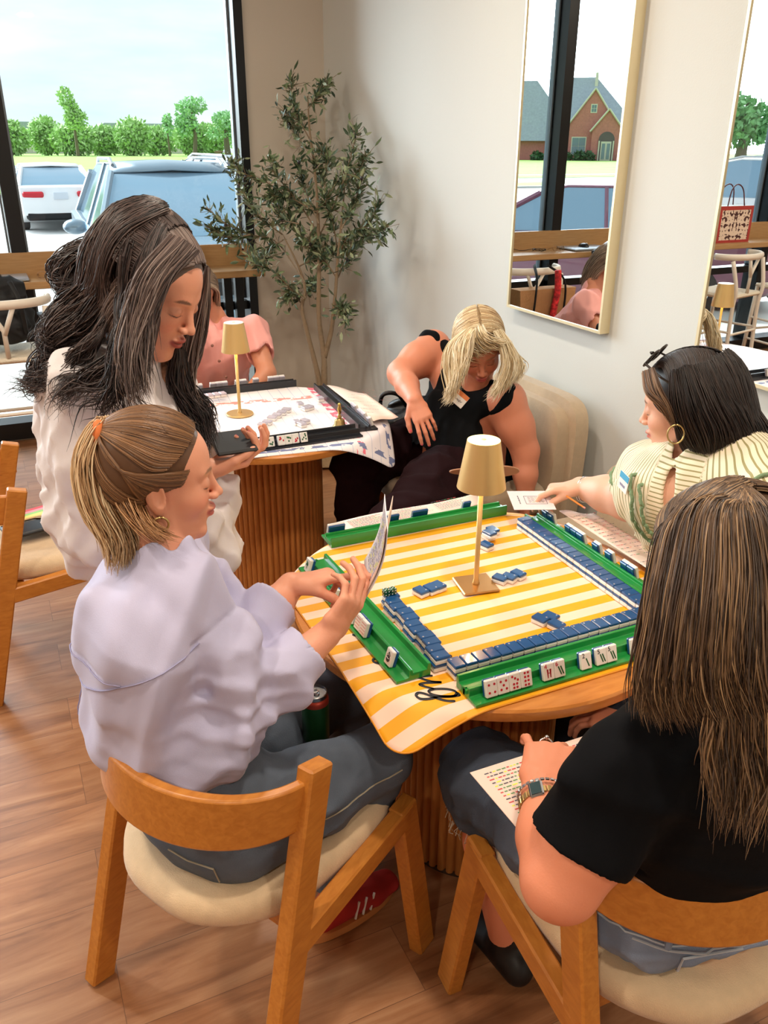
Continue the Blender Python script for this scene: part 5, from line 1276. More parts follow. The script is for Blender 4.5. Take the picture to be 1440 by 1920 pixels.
# ================================================================== standing woman with long dark wavy hair
def limb_shirt(S_, pts, rs, k=.025): S_.chain(pts, rs, k)
def woman_standing():
    t = person('standing woman with long dark wavy hair and a white shirt, looking down at a phone', (.30, 1.93, 0))
    u = nrm(V(.90, .20, 0)); v = np.cross([0, 0, 1], u)
    O = D(283, 552, 1.63); fw = nrm(CR*.84-_F0*.30+V(0, 0, -.50)); up0 = nrm(V(0, 0, 1)+fw*.0+CR*.22); R = frame(fw, up0)
    neck = D(226, 668, 1.70); chest = D(225, 800, 1.80); waist = V(.29, 1.90, 1.00); pel = V(.31, 1.92, .86)
    shR = D(160, 715, 1.66); shL = D(300, 720, 1.92); elR = D(178, 985, 1.78); wrR = D(392, 880, 1.86); elL = D(340, 960, 2.0); wrL = D(405, 862, 1.98)
    B = Body(); nails = []
    B.ecap(pel, waist, (.14, .10), (.11, .08), v, .04); B.ecap(waist, chest, (.11, .08), (.13, .09), v, .04); B.ecap(chest, neck, (.13, .08), (.06, .055), v, .04)
    B.cap(chest, shR, .06, .05, .04); B.cap(chest, shL, .06, .05, .04)
    B.cap(neck, neck+(O-neck)*.2, .05, .05, .03)
    add_head(B, O, R, 1.0, neck=neck, nr=.048)
    B.chain([shR, elR, wrR], [.045, .038, .026], .02); B.chain([shL, elL, wrL], [.045, .038, .026], .02)
    hipR, hipL = pel-v*.09, pel+v*.09; kR, kL = V(.33, 1.90, .47)-v*.06, V(.44, 1.93, .47)+v*.05; aR, aL = V(.32, 1.84, .08), V(.43, 2.03, .08)
    for a, b, c in ((hipR, kR, aR), (hipL, kL, aL)): B.chain([a, b, c], [.085, .055, .036], .03)
    hF = nrm(V(.92, .10, .06)); h1 = add_hand(B, wrR, hF, nrm(V(0, .15, 1)), ((.7, .9, .5),)*4, .95, 1, (.6, .5), .02, nails)
    hF2 = nrm(V(.9, -.2, .05)); h2 = add_hand(B, wrL, hF2, nrm(V(0, .1, 1)), ((.5, .8, .5),)*4, .95, -1, (.6, .5), .02)
    col = face_color([(O, R, 1.0)], (224, 156, 126), (168, 66, 60), (66, 46, 38), blush=(214, 118, 98), nails=nails, nailcol=(176, 20, 60))
    sparse_build(B, 'body', M_skin, t, .0028, color=col, pts=[pel, O, wrR, kR, aR, aL, h1[0]], pad=.18)
    S_ = Body()
    S_.ecap(V(.29, 1.91, .80), waist, (.215, .150), (.20, .14), v, .05, rt=.05); S_.ecap(waist, chest, (.20, .14), (.185, .125), v, .05); S_.ecap(chest, neck-V(0, 0, .02), (.18, .115), (.085, .075), v, .05)
    S_.cap(chest+V(0, 0, .05), shR, .09, .068, .05); S_.cap(chest+V(0, 0, .05), shL, .09, .068, .05)
    cR = elR*.35+wrR*.65
    S_.chain([shR, shR*.5+elR*.5, elR], [.074, .082, .076], .03); S_.chain([elR, cR], [.074, .050], .02); S_.chain([shL, elL, elL*.4+wrL*.6], [.07, .065, .05], .03)
    d = nrm(cR-elR); S_.cyl(cR+d*.02, cR+d*.2, .1, .002, 1)
    hem = V(.37, 1.80, .72); S_.ecap(chest+u*.05, hem+V(.02, 0, .08), (.09, .05), (.10, .035), v, .05, rt=.03); S_.cap(D(120, 760, 1.72), D(185, 1045, 1.86), .055, .050, .05)
    f1 = folds(31, .014, .15, (1, 1, .3)); f2 = folds(33, .008, .06, (1, 1, .5))
    wz = lambda P: np.clip(np.linalg.norm(P-cR, axis=1)/.1-.2, 0, 1)
    sparse_build(S_, 'shirt', mat('white_linen_shirt', (232, 226, 228), .8, bump=.1, bscale=600), t, .0055, lambda P: (f1(P)+f2(P))*wz(P), .02, pts=[neck, elR, cR, V(.29, 1.91, .75), shL, hem, shR], pad=.2)
    # patterned top under the shirt
    ob('patterned_top', MB().sphere(D(322, 690, 1.74), (.035, .04, .055), 20, 12), mat('floral_top', (120, 84, 60), .7, var=1.2, vscale=60), t, smooth=True)
    J = Body()
    for a, b, c in ((hipR, kR, aR), (hipL, kL, aL)): J.chain([a, b, c], [.105, .080, .075], .03); J.cyl(c-V(0, 0, .03), c-V(0, 0, .2), .12, .003, 1)
    sparse_build(J, 'jeans', mat('grey_denim', (92, 100, 112), .85, bump=.2, bscale=500, var=.2, vscale=9), t, .006, folds(41, .006, .06), .012, pts=[hipR, hipL, aR, aL], pad=.14)
    for an, fd in ((aR, V(.9, -.1, 0)), (aL, V(.95, .1, 0))):
        fd = nrm(fd); hl = V(an[0], an[1], 0)-fd*.045; Bs = Body(); sd = np.cross([0, 0, 1], fd)
        Bs.ecap(hl+V(0, 0, .043), hl+fd*.19+V(0, 0, .028), (.036, .042), (.036, .025), sd, .02); Bs.cap(an-V(0, 0, .03), an, .040, .038, .02); sparse_build(Bs, 'shoe', mat('white_shoe', (225, 222, 216), .6), t, .006, pts=[hl, hl+fd*.2, an], pad=.08)
    # hair
    T2 = lambda *a: O+R@np.array(a, float)
    Hc = Body(); Hc.ell(T2(-.022, 0, .050), (.104, .088, .092), R, .02); Hc.ell(T2(-.085, 0, .02), (.050, .074, .085), R, .03); Hc.ell(T2(-.055, 0, .105), (.05, .05, .04), R, .03)
    Hc.ell(T2(.112, 0, .0), (.086, .085, .108), R, .012, 1)
    for a, b, r in ((D(215, 500, 1.68), D(185, 590, 1.68), .040), (D(232, 560, 1.64), D(232, 650, 1.63), .040)): Hc.cap(a, b, r, r*.8, .05)
    Hc.cap(D(265, 600, 1.575), D(255, 680, 1.57), .036, .028, .03)
    hc = lambda P: np.where((((P-O)@R)[:, :1] > .0) & (((P-O)@R)[:, 2:] > .02), np.array([lin(92, 74, 68)]), np.array([lin(44, 34, 36)]))
    hr = sparse_build(Hc, 'hair', M_hair, t, .004, color=hc, pts=[O, D(90, 680, 1.66), D(300, 400, 1.6)], pad=.15)
    dk = [lin(14, 10, 12), lin(32, 23, 24), lin(58, 44, 42)]; gy = [lin(74, 58, 54), lin(104, 84, 76), lin(136, 118, 110), lin(150, 134, 128)]; mx = [lin(40, 30, 30), lin(70, 54, 50), lin(96, 80, 76)]
    def C_(*a):
        return [D(a[i], a[i+1], a[i+2]) for i in range(0, len(a), 3)]
    parts = []
    on = lambda x, y, z: T2(*(V(-.022, 0, .050)+nrm(V(x, y, z)/V(1, .88, .92))*V(.108, .092, .096)))
    gs = []
    for a in np.linspace(-1.45, 1.45, 13):
        b = abs(a)/1.45; gs.append([on(.12-.03*b, .1*math.sin(a), .022+.065*math.cos(a)), on(.03, .1*math.sin(a), .09*math.cos(a)+.01), on(-.03, .09*math.sin(a), .1*math.cos(a)+.01), T2(-.085, .03*math.sin(a), .10+.012*math.cos(a))])
    parts.append(strands(gs, 2400, .004, .0011, 12, .002, 1.5, pal=gy, seed=1, taper=False, lenvar=.05, over=Hc, lay=.007))
    gs = [[on(.02-.02*k, .09*math.sin(a), .1*math.cos(a)) for k in range(4)]+[on(-.09, .085*math.sin(a), .03), on(-.08, .08*math.sin(a), -.05)] for a in np.linspace(-1.5, 1.5, 9)]
    parts.append(strands(gs, 1800, .006, .0012, 16, .005, 1.5, pal=mx, seed=41, lenvar=.2, over=Hc, lay=.012))
    parts.append(strands([[on(.085, -.02, .06), on(.05, -.09, .03), on(.0, -.1, -.02), T2(-.04, -.092, -.05)], [on(.085, -.02, .06), on(.06, -.09, .0), T2(.012, -.088, -.05), T2(.0, -.088, -.10)]], 500, .006, .0011, 14, .004, 1.5, pal=gy, seed=2))
    # front strands framing the face, near and far side
    parts.append(strands([C_(372, 470, 1.52, 318, 520, 1.50, 282, 590, 1.50, 268, 660, 1.50, 282, 735, 1.50), C_(345, 450, 1.50, 292, 520, 1.48, 262, 600, 1.49, 250, 670, 1.50, 262, 750, 1.50), C_(320, 440, 1.50, 260, 520, 1.49, 238, 600, 1.50, 232, 690, 1.50, 270, 770, 1.52)], 800, [.003, .010, .013, .014, .010], .0012, 18, .012, 1.3, pal=mx+gy, seed=3, lenvar=.3, fly=.012))
    parts.append(strands([C_(388, 500, 1.66, 372, 590, 1.70, 352, 680, 1.74, 352, 740, 1.76, 384, 770, 1.76), C_(392, 505, 1.68, 384, 560, 1.72, 366, 640, 1.76, 340, 720, 1.78, 375, 790, 1.80), C_(330, 640, 1.70, 322, 720, 1.74, 340, 790, 1.78, 392, 832, 1.80)], 700, [.003, .014, .018, .020, .012], .0013, 18, .012, 1.4, pal=mx+gy, seed=4, lenvar=.3, fly=.01))
    parts.append(strands([C_(330, 650, 1.68, 325, 720, 1.72, 360, 790, 1.78, 388, 840, 1.78), C_(345, 660, 1.72, 350, 730, 1.76, 385, 770, 1.80, 392, 850, 1.80)], 600, [.006, .02, .026, .018], .0013, 18, .014, 1.6, pal=dk, seed=5, lenvar=.3, fly=.01))
    # back mass : loops and long waves
    back = [([C_(300, 385, 1.60, 235, 400, 1.62, 190, 450, 1.64, 130, 475, 1.66, 108, 520, 1.66, 150, 560, 1.64, 160, 520, 1.63), C_(290, 400, 1.60, 220, 430, 1.61, 170, 480, 1.63, 128, 500, 1.64, 128, 540, 1.64, 165, 550, 1.62)], 700, .014),
            ([C_(290, 400, 1.58, 230, 450, 1.58, 180, 520, 1.60, 120, 570, 1.62, 92, 620, 1.62, 118, 650, 1.60), C_(300, 410, 1.56, 240, 480, 1.56, 190, 560, 1.58, 150, 620, 1.60, 100, 640, 1.62, 98, 670, 1.62)], 1050, .014),
            ([C_(300, 430, 1.54, 262, 520, 1.53, 238, 600, 1.53, 228, 660, 1.54, 232, 690, 1.55), C_(300, 440, 1.53, 272, 530, 1.52, 252, 620, 1.52, 246, 680, 1.52, 250, 710, 1.53)], 700, .012),
            ([C_(180, 560, 1.60, 120, 600, 1.62, 88, 660, 1.63, 70, 700, 1.63, 22, 738, 1.63), C_(190, 600, 1.60, 140, 650, 1.62, 96, 690, 1.62, 60, 722, 1.63, 48, 735, 1.63)], 260, .009),
            ([C_(262, 480, 1.56, 235, 560, 1.55, 228, 640, 1.545, 190, 690, 1.55, 130, 705, 1.57, 104, 745, 1.58, 112, 785, 1.59), C_(262, 490, 1.56, 238, 580, 1.55, 235, 660, 1.54, 215, 715, 1.545, 150, 722, 1.56, 115, 742, 1.57)], 150, .004),
            ([C_(240, 500, 1.58, 205, 580, 1.58, 180, 630, 1.58, 140, 670, 1.60, 100, 690, 1.61, 76, 716, 1.62, 38, 726, 1.62), C_(240, 520, 1.58, 200, 600, 1.58, 165, 660, 1.59, 120, 690, 1.60, 88, 730, 1.61)], 230, .007)]
    for i, (g, n_, th) in enumerate(back): parts.append(strands(g, int(n_*1.25), [.010, th*.8, th*.8, th*.7, th*.5, th*.3], .0012, 26, .026, 1.9, pal=mx+dk, seed=10+i, lenvar=.25, fly=.008, over=Hc, lay=.02))
    parts.append(strands([C_(260, 520, 1.53, 245, 640, 1.51, 240, 720, 1.52, 262, 780, 1.53, 305, 840, 1.55), C_(240, 560, 1.53, 205, 660, 1.52, 195, 740, 1.53, 130, 762, 1.55, 108, 800, 1.57)], 90, [.004, .012, .012, .014], .0011, 22, .02, 1.5, pal=dk, seed=30, lenvar=.3, fly=.02))
    parts.append(strands([[T2(-.075, -.03, .115), D(318, 396, 1.56), D(300, 440, 1.55), D(278, 480, 1.54)], [T2(-.075, -.01, .12), D(312, 392, 1.57), D(288, 430, 1.56), D(262, 470, 1.55)]], 260, .006, .0012, 14, .004, 1, pal=gy[1:], seed=31))
    hair_obj('hair_strands', parts, M_hair, hr)
    cc = T2(-.060, -.0, .140)
    ob('hair_clip', MB().box(cc, (.02, .05, .014), rot=R, bev=.004).box(cc+R@V(.0, .0, -.012), (.012, .06, .01), rot=R@rotx(.2), bev=.003), mat('dark_claw_clip', (58, 44, 40), .3), hr)
    # phone
    A = D(437, 829, 1.89); ph = thing('phone', 'black mobile phone held flat by the standing woman', 'phone', A)
    X = nrm(V(.98, -.10, .03)); Y = nrm(V(.10, .98, .04)); ob('phone_body', MB().box(A, (.092, .135, .009), rot=np.column_stack([X, Y, np.cross(X, Y)]), bev=.004), mat('black_phone_case', (12, 12, 14), .6), ph, smooth=False)
    ob('camera_bump', MB().box(A+X*.02-np.cross(X, Y)*.006+Y*.035, (.034, .034, .004), rot=np.column_stack([X, Y, np.cross(X, Y)]), bev=.002), mat('dark_lens_glass', (30, 30, 36), .1), ph)
woman_standing()

# ================================================================== woman in pink behind the far table
def woman_pink():
    t = person('seated woman in a pink short-sleeved buttoned shirt behind the far table', (.95, 4.08, 0))
    u = nrm(V(.05, -1, 0)); v = np.cross([0, 0, 1], u)                 # faces the table
    D = lambda x, y, d: globals()['D'](x, y, d*1.09)
    pel = V(.95, 4.12, .53); waist = V(.94, 4.10, .67); chest = D(410, 655, 3.66); neck = D(395, 588, 3.62)
    shL = D(476, 622, 3.60); shR = shL-v*.37; O = D(370, 548, 3.52); fw = nrm(V(-.05, -.8, -.6)); R = frame(fw)
    elL = D(500, 700, 3.52); wrL = V(elL[0]-.13, elL[1]-.08, .66); elR = shR+V(-.06, -.05, -.26); wrR = V(elR[0]+.08, elR[1]-.08, .66)
    B = Body()
    B.ecap(pel, waist, (.15, .11), (.13, .10), v, .04); B.ecap(waist, chest, (.13, .10), (.15, .10), v, .04); B.ecap(chest, neck, (.15, .09), (.06, .055), v, .04)
    B.cap(chest, shR, .06, .05, .04); B.cap(chest, shL, .06, .05, .04); add_head(B, O, R, .98, neck=neck, nr=.048)
    B.chain([shR, elR, wrR], [.050, .042, .027], .02); B.chain([shL, elL, wrL], [.050, .042, .027], .02)
    kR, kL = V(.82, 3.70, .50), V(1.05, 3.70, .50)
    for a, b in ((pel-v*.09, kR), (pel+v*.09, kL)): B.chain([a, b, V(b[0], b[1]+.05, .08)], [.085, .06, .04], .03)
    add_hand(B, wrL, nrm(V(-.3, -.9, 0)), (0, 0, -1), (.5,)*4, .92, 1); add_hand(B, wrR, nrm(V(.3, -.9, 0)), (0, 0, -1), (.5,)*4, .92, -1)
    sparse_build(B, 'body', M_skin, t, .0045, color=face_color([(O, R, .98)], (206, 138, 106)), pts=[pel, O, wrL, wrR, kR, kL, V(.9, 3.75, .05)], pad=.17)
    S_ = Body(); S_.ecap(pel+V(0, 0, .03), waist, (.18, .14), (.17, .13), v, .05); S_.ecap(waist, chest, (.17, .13), (.185, .13), v, .05); S_.ecap(chest, neck-V(0, 0, .03), (.175, .11), (.08, .07), v, .05)
    S_.cap(chest+V(0, 0, .04), shR, .09, .066, .05); S_.cap(chest+V(0, 0, .04), shL, .09, .066, .05)
    for s_, e_ in ((shL, elL), (shR, elR)):
        m_ = s_*.42+e_*.58; d = nrm(e_-s_); S_.chain([s_, m_], [.068, .066], .03); S_.cyl(m_+d*.0, m_+d*.2, .12, .002, 1); S_.cyl(m_-d*.03, m_+d*.1, .058, .002, 1)
    S_.cap(neck+V(0, 0, .03)+u*.03, neck+V(0, 0, .12), .06, .07, .006, 1); S_.cap(neck+u*.075, neck+u*.105-V(0, 0, .05), .03, .012, .01, 1)
    sparse_build(S_, 'shirt', mat('salmon_pink_shirt', (236, 166, 158), .8, bump=.1, bscale=500), t, .006, folds(51, .009, .10, (1, 1, .4)), .015, pts=[pel, neck, elL, elR], pad=.2)
    for i, (x, y) in enumerate(((388, 621), (398, 648), (411, 677), (424, 707))):
        p = D(x, y, 3.46-.012*i)
        ob('button', MB().sphere(p, (.007, .007, .007), 10, 6), mat('brown_button', (132, 84, 70), .4), t)
    J = Body()
    for a, b in ((pel-v*.09, kR), (pel+v*.09, kL)): J.chain([a, b, V(b[0], b[1]+.05, .10)], [.105, .078, .06], .03)
    sparse_build(J, 'trousers', mat('pale_trousers', (200, 196, 188), .8), t, .008, pts=[pel, kR, kL, V(.9, 3.75, .05)], pad=.15)
    T2 = lambda *a: O+R@np.array(a, float)
    Hc = Body(); Hc.ell(T2(-.022, 0, .045), (.102, .084, .092), R, .02); Hc.ell(T2(.11, 0, -.01), (.075, .075, .10), R, .01, 1); Hc.ell(T2(-.08, 0, -.03), (.05, .06, .08), R, .03)
    hr = sparse_build(Hc, 'hair', M_hair, t, .005, color=lambda P: np.repeat(np.array([lin(120, 98, 80)]), len(P), 0), pts=[O], pad=.16)
    pal = [lin(96, 78, 66), lin(140, 118, 98), lin(176, 156, 136)]; parts = []
    for s in (-1, 1):
        parts.append(strands([[T2(.07, s*.01, .11), T2(.05, s*.075, .06), T2(.02, s*.092, -.03), T2(.03, s*.085, -.12), T2(.02, s*.08, -.20)], [T2(.0, s*.01, .135), T2(-.02, s*.085, .07), T2(-.04, s*.092, -.03), T2(-.03, s*.09, -.12), T2(-.03, s*.09, -.19)], [T2(-.07, s*.01, .12), T2(-.10, s*.06, .06), T2(-.11, s*.06, -.03), T2(-.10, s*.06, -.12), T2(-.09, s*.06, -.18)]], 900, [.003, .006, .012, .016, .012], .0018, 14, .006, 1.3, pal=pal, seed=60+s, fly=.006))
    hair_obj('hair_strands', parts, M_hair, hr)
woman_pink()
# ================================================================== blonde woman in black, bending sideways on the wall seat
def woman_blonde():
    t = person('blonde woman in a black sleeveless top and maroon trousers bending on the wall seat', (1.58, 2.78, 0))
    D = lambda x, y, d: globals()['D'](x, y, d*1.12)
    O = D(898, 655, 2.78); fw = nrm(-_F0*.80+V(0, 0, -.52)+CR*.06); R = frame(fw, nrm(V(0, 0, 1)-CR*.10))
    pel = V(1.66, 2.82, .565); neck = D(888, 722, 2.88); chest = D(872, 790, 2.95); waist = D(872, 858, 2.97)
    sd = nrm(CR+V(0, 0, -.28))                                          # her left side is at the right of the photo
    shR = D(812, 652, 3.02); shL = D(948, 752, 2.80); elR = D(752, 700, 2.92); wrR = D(778, 752, 2.74); elL = D(985, 845, 2.84); wrL = D(985, 935, 2.86)
    B = Body()
    B.ecap(pel, waist, (.17, .13), (.16, .13), sd, .05); B.ecap(waist, chest, (.16, .13), (.165, .12), sd, .05); B.ecap(chest, neck, (.16, .10), (.075, .06), sd, .04)
    B.cap(chest, shR, .07, .062, .05); B.cap(chest, shL, .07, .068, .05); add_head(B, O, R, 1.08, neck=neck, nr=.06)
    B.chain([shR, elR*.5+shR*.5, elR], [.070, .068, .055], .03); B.chain([elR, elR*.55+wrR*.45, wrR], [.050, .045, .030], .02)
    B.chain([shL, shL*.5+elL*.5, elL], [.076, .068, .054], .03); B.chain([elL, elL*.5+wrL*.5, wrL], [.050, .046, .030], .02)
    kR = Z(668, 868, .53); kL = Z(745, 985, .50)
    for a, b in ((pel+V(0, .09, 0), kR), (pel-V(0, .09, 0), kL)): B.chain([a, b, V(b[0]+.02, b[1], .09)], [.09, .06, .04], .03)
    nails = []
    hF = nrm(D(800, 800, 2.70)-wrR); add_hand(B, wrR, hF, nrm(-_U*.1+_F*1.0), ((.2, .35, .2), (.3, .4, .2), (.35, .45, .2), (.4, .5, .3)), 1.0, -1, (.9, .6), .09, nails)
    add_hand(B, wrL, V(0, -.05, -1), V(-.2, 0, -1), (.4,)*4, 1.0, 1)
    sparse_build(B, 'body', M_skin, t, .0036, color=face_color([(O, R, 1.08)], (214, 138, 108), (196, 92, 90), (150, 112, 84), nails=nails, nailcol=(220, 90, 110)), pts=[pel, O, wrR, elR, wrL, kR, kL, V(kL[0], kL[1], 0), V(kR[0], kR[1], 0)], pad=.17)
    S_ = Body()
    S_.ecap(pel+V(0, 0, .05), waist, (.225, .20), (.215, .19), sd, .05); S_.ecap(waist, chest, (.21, .185), (.20, .15), sd, .05); S_.ecap(chest, neck-V(0, 0, .035), (.175, .115), (.10, .075), sd, .05)
    S_.cap(chest+V(0, 0, .03), shR, .09, .070, .05); S_.cap(chest+V(0, 0, .03), shL, .09, .075, .05)
    for s_, e_ in ((shR, elR), (shL, elL)):
        d = nrm(nrm(e_-s_)+V(0, 0, -.15)); S_.cyl(s_+d*(.035 if s_ is shR else .040), s_+d*.35, .115, .02, 1)
    S_.ell(neck-_F*.075+V(0, 0, .02), (.060, .060, .055), None, .01, 1)
    M_bk = mat('black_knit', (8, 9, 12), .9, spec=.15, bump=.1, bscale=500)
    sparse_build(S_, 'top', M_bk, t, .005, folds(61, .010, .09, (1, 1, .5)), .015, pts=[pel, neck, shR, shL, waist], pad=.19)
    J = Body()
    for a, b in ((pel+V(0, .09, 0), kR), (pel-V(0, .09, 0), kL)): J.chain([a, a*.5+b*.5, b], [.125, .115, .092], .05); J.chain([b, V(b[0]+.02, b[1], .07)], [.09, .10], .04)
    J.ecap(pel+V(0, 0, .06), pel-V(0, 0, .02), (.18, .16), (.20, .17), sd, .05)
    sparse_build(J, 'trousers', mat('dark_maroon_trousers', (30, 9, 14), .9, spec=.15, bump=.1, bscale=300), t, .007, folds(63, .012, .12), .015, pts=[pel, kR, kL, V(kL[0], kL[1], 0), V(kR[0], kR[1], 0)], pad=.17)
    # name tag
    c = D(859, 745, 2.72); ax = nrm(CR*.72-CU*.62); ay = nrm(np.cross(-_F, ax)); ay = ay if ay@CU > 0 else -ay; nn = np.cross(ax, ay)
    tg = ob('name_tag', MB().box(c, (.070, .052, .003), rot=np.column_stack([ax, ay, nn]), bev=.0012), mat('white_sticker', (238, 232, 226), .5), t)
    ob('orange_band', MB().box(c+ay*.017+nn*.0012, (.069, .017, .002), rot=np.column_stack([ax, ay, nn])), mat('orange_sticker', (222, 120, 50), .5), tg)
    q = random.Random(4)
    ob('handwriting', MB().tube([c+ax*(-.024+.0022*i)+ay*(-.008+.006*math.sin(i*1.9)*q.uniform(.4, 1))+nn*.002 for i in range(22)], .0008, 4), M_dotblk, tg)
    T2 = lambda *a: O+R@(np.array(a, float)*1.08)
    Hc = Body(); Hc.ell(T2(-.022, 0, .048), (.111, .092, .099), R, .02); Hc.ell(T2(-.07, 0, -.02), (.06, .075, .086), R, .03); Hc.ell(T2(.115, 0, -.015), (.069, .069, .10), R, .012, 1)
    hr = sparse_build(Hc, 'hair', M_hair, t, .0045, color=lambda P: np.repeat(np.array([lin(168, 138, 98)]), len(P), 0), pts=[O], pad=.17)
    pb = [lin(176, 148, 108), lin(214, 192, 150), lin(240, 224, 190), lin(250, 240, 216)]; rt_ = [lin(128, 94, 62), lin(176, 140, 98), lin(214, 188, 146)]
    parts = []; C_ = lambda *a: [D(a[i], a[i+1], a[i+2]) for i in range(0, len(a), 3)]
    on = lambda x, y, z: T2(*(V(-.022, 0, .048)+nrm(V(x, y, z)/V(1, .85, .92))*V(.106, .088, .095)))
    for s in (-1, 1):
        gs = [[on(x0, s*.006, .1), on(x0*.9+.002, s*.05, .085), on(x0*.7, s*.088, .03), T2(x0*.45+.015, s*.090, -.03)] for x0 in (.08, .05, .02, -.02, -.06, -.09)]
        parts.append(strands(gs, 1300, .004, .0014, 12, .003, 1.3, pal=rt_+pb[1:3], seed=70+s, taper=False, lenvar=.04, over=Hc, lay=.006))
    parts.append(strands([C_(868, 622, 2.68, 842, 650, 2.66, 835, 690, 2.66, 846, 738, 2.66, 832, 756, 2.66), C_(880, 615, 2.64, 862, 648, 2.62, 860, 690, 2.62, 850, 735, 2.64), C_(890, 620, 2.62, 884, 640, 2.61, 872, 680, 2.62, 858, 720, 2.63)], 900, [.004, .014, .016, .016, .012], .0015, 16, .010, 1.3, pal=pb, seed=73, lenvar=.12, fly=.008))
    parts.append(strands([C_(925, 622, 2.64, 938, 650, 2.64, 944, 685, 2.65, 932, 728, 2.66, 914, 748, 2.66), C_(940, 618, 2.68, 955, 655, 2.68, 962, 690, 2.70, 945, 725, 2.70), C_(950, 640, 2.74, 968, 670, 2.76, 978, 690, 2.76, 968, 712, 2.76)], 900, [.004, .014, .016, .016, .012], .0015, 16, .010, 1.3, pal=pb, seed=74, lenvar=.12, fly=.008))
    parts.append(strands([C_(850, 640, 2.78, 832, 665, 2.78, 838, 690, 2.76, 848, 700, 2.76), C_(905, 612, 2.62, 915, 630, 2.60, 940, 640, 2.62, 950, 636, 2.64)], 300, .012, .0014, 14, .012, 1.3, pal=pb, seed=75, fly=.012))
    hair_obj('hair_strands', parts, M_hair, hr)
    # paper on her lap, black bag behind
    A = Z(908, 884, .70); p = thing('lap_sheet', 'peach coloured rounded sheet resting on the blonde woman\'s lap', 'sheet', A)
    n_ = 36; pts = [A+CR*.118*math.copysign(abs(math.cos(a))**.8, math.cos(a))*(1.0)+(_F0*.075-V(0, 0, .05))*math.sin(a)*(1 if math.cos(a) > -.3 else .6) for a in np.linspace(0, 2*PI, n_, endpoint=False)]
    B = MB(); B.add([q-V(0, 0, .002) for q in pts]+[q+V(0, 0, .002) for q in pts], [tuple(range(n_))[::-1], tuple(range(n_, 2*n_))]+[(k, (k+1) % n_, n_+(k+1) % n_, n_+k) for k in range(n_)]); ob('sheet', B, mat('peach_card', (232, 178, 146), .6), p)
    c = V(1.42, 3.20, .52); bg_ = thing('black_bag', 'black slouchy bag lying on the wall seat beside the blonde woman', 'bag', (1.55, 3.04, .48))
    Bb = Body(); Bb.ell(V(1.58, 3.04, .60), (.16, .10, .13), None, .03); Bb.ell(V(1.48, 3.05, .58), (.10, .09, .10), None, .04); sparse_build(Bb, 'bag_body', mat('black_leather', (16, 16, 18), .45, bump=.3, bscale=40), bg_, .007, folds(9, .014, .08), .015, pts=[V(1.58, 3.02, .60)], pad=.3)
    ob('bag_handle', MB().tube(spline([(1.52, 3.02, .68), (1.46, 3.0, .76), (1.40, 3.02, .76), (1.40, 3.05, .68)], 20), .009, 8), MATS['black_leather'], bg_, smooth=True)
woman_blonde()

# ================================================================== dark haired woman in the striped blouse
def stripe_cloth():
    m = mat('striped_blouse', (238, 226, 200), .8); n = m.node_tree; b = n.nodes['Principled BSDF']; L = n.links
    a_ = n.nodes.new('ShaderNodeAttribute'); a_.attribute_name = 'col'; s = n.nodes.new('ShaderNodeSeparateColor'); L.new(a_.outputs['Color'], s.inputs[0])
    k = n.nodes.new('ShaderNodeMath'); k.operation = 'MULTIPLY'; k.inputs[1].default_value = 84; L.new(s.outputs[0], k.inputs[0])
    f = n.nodes.new('ShaderNodeMath'); f.operation = 'FRACT'; L.new(k.outputs[0], f.inputs[0])
    g = n.nodes.new('ShaderNodeMath'); g.operation = 'GREATER_THAN'; g.inputs[1].default_value = .72; L.new(f.outputs[0], g.inputs[0])
    mx = n.nodes.new('ShaderNodeMix'); mx.data_type = 'RGBA'; mx.inputs[6].default_value = srgb(240, 226, 200); mx.inputs[7].default_value = srgb(158, 150, 104); L.new(g.outputs[0], mx.inputs[0]); L.new(mx.outputs[2], b.inputs['Base Color']); return m
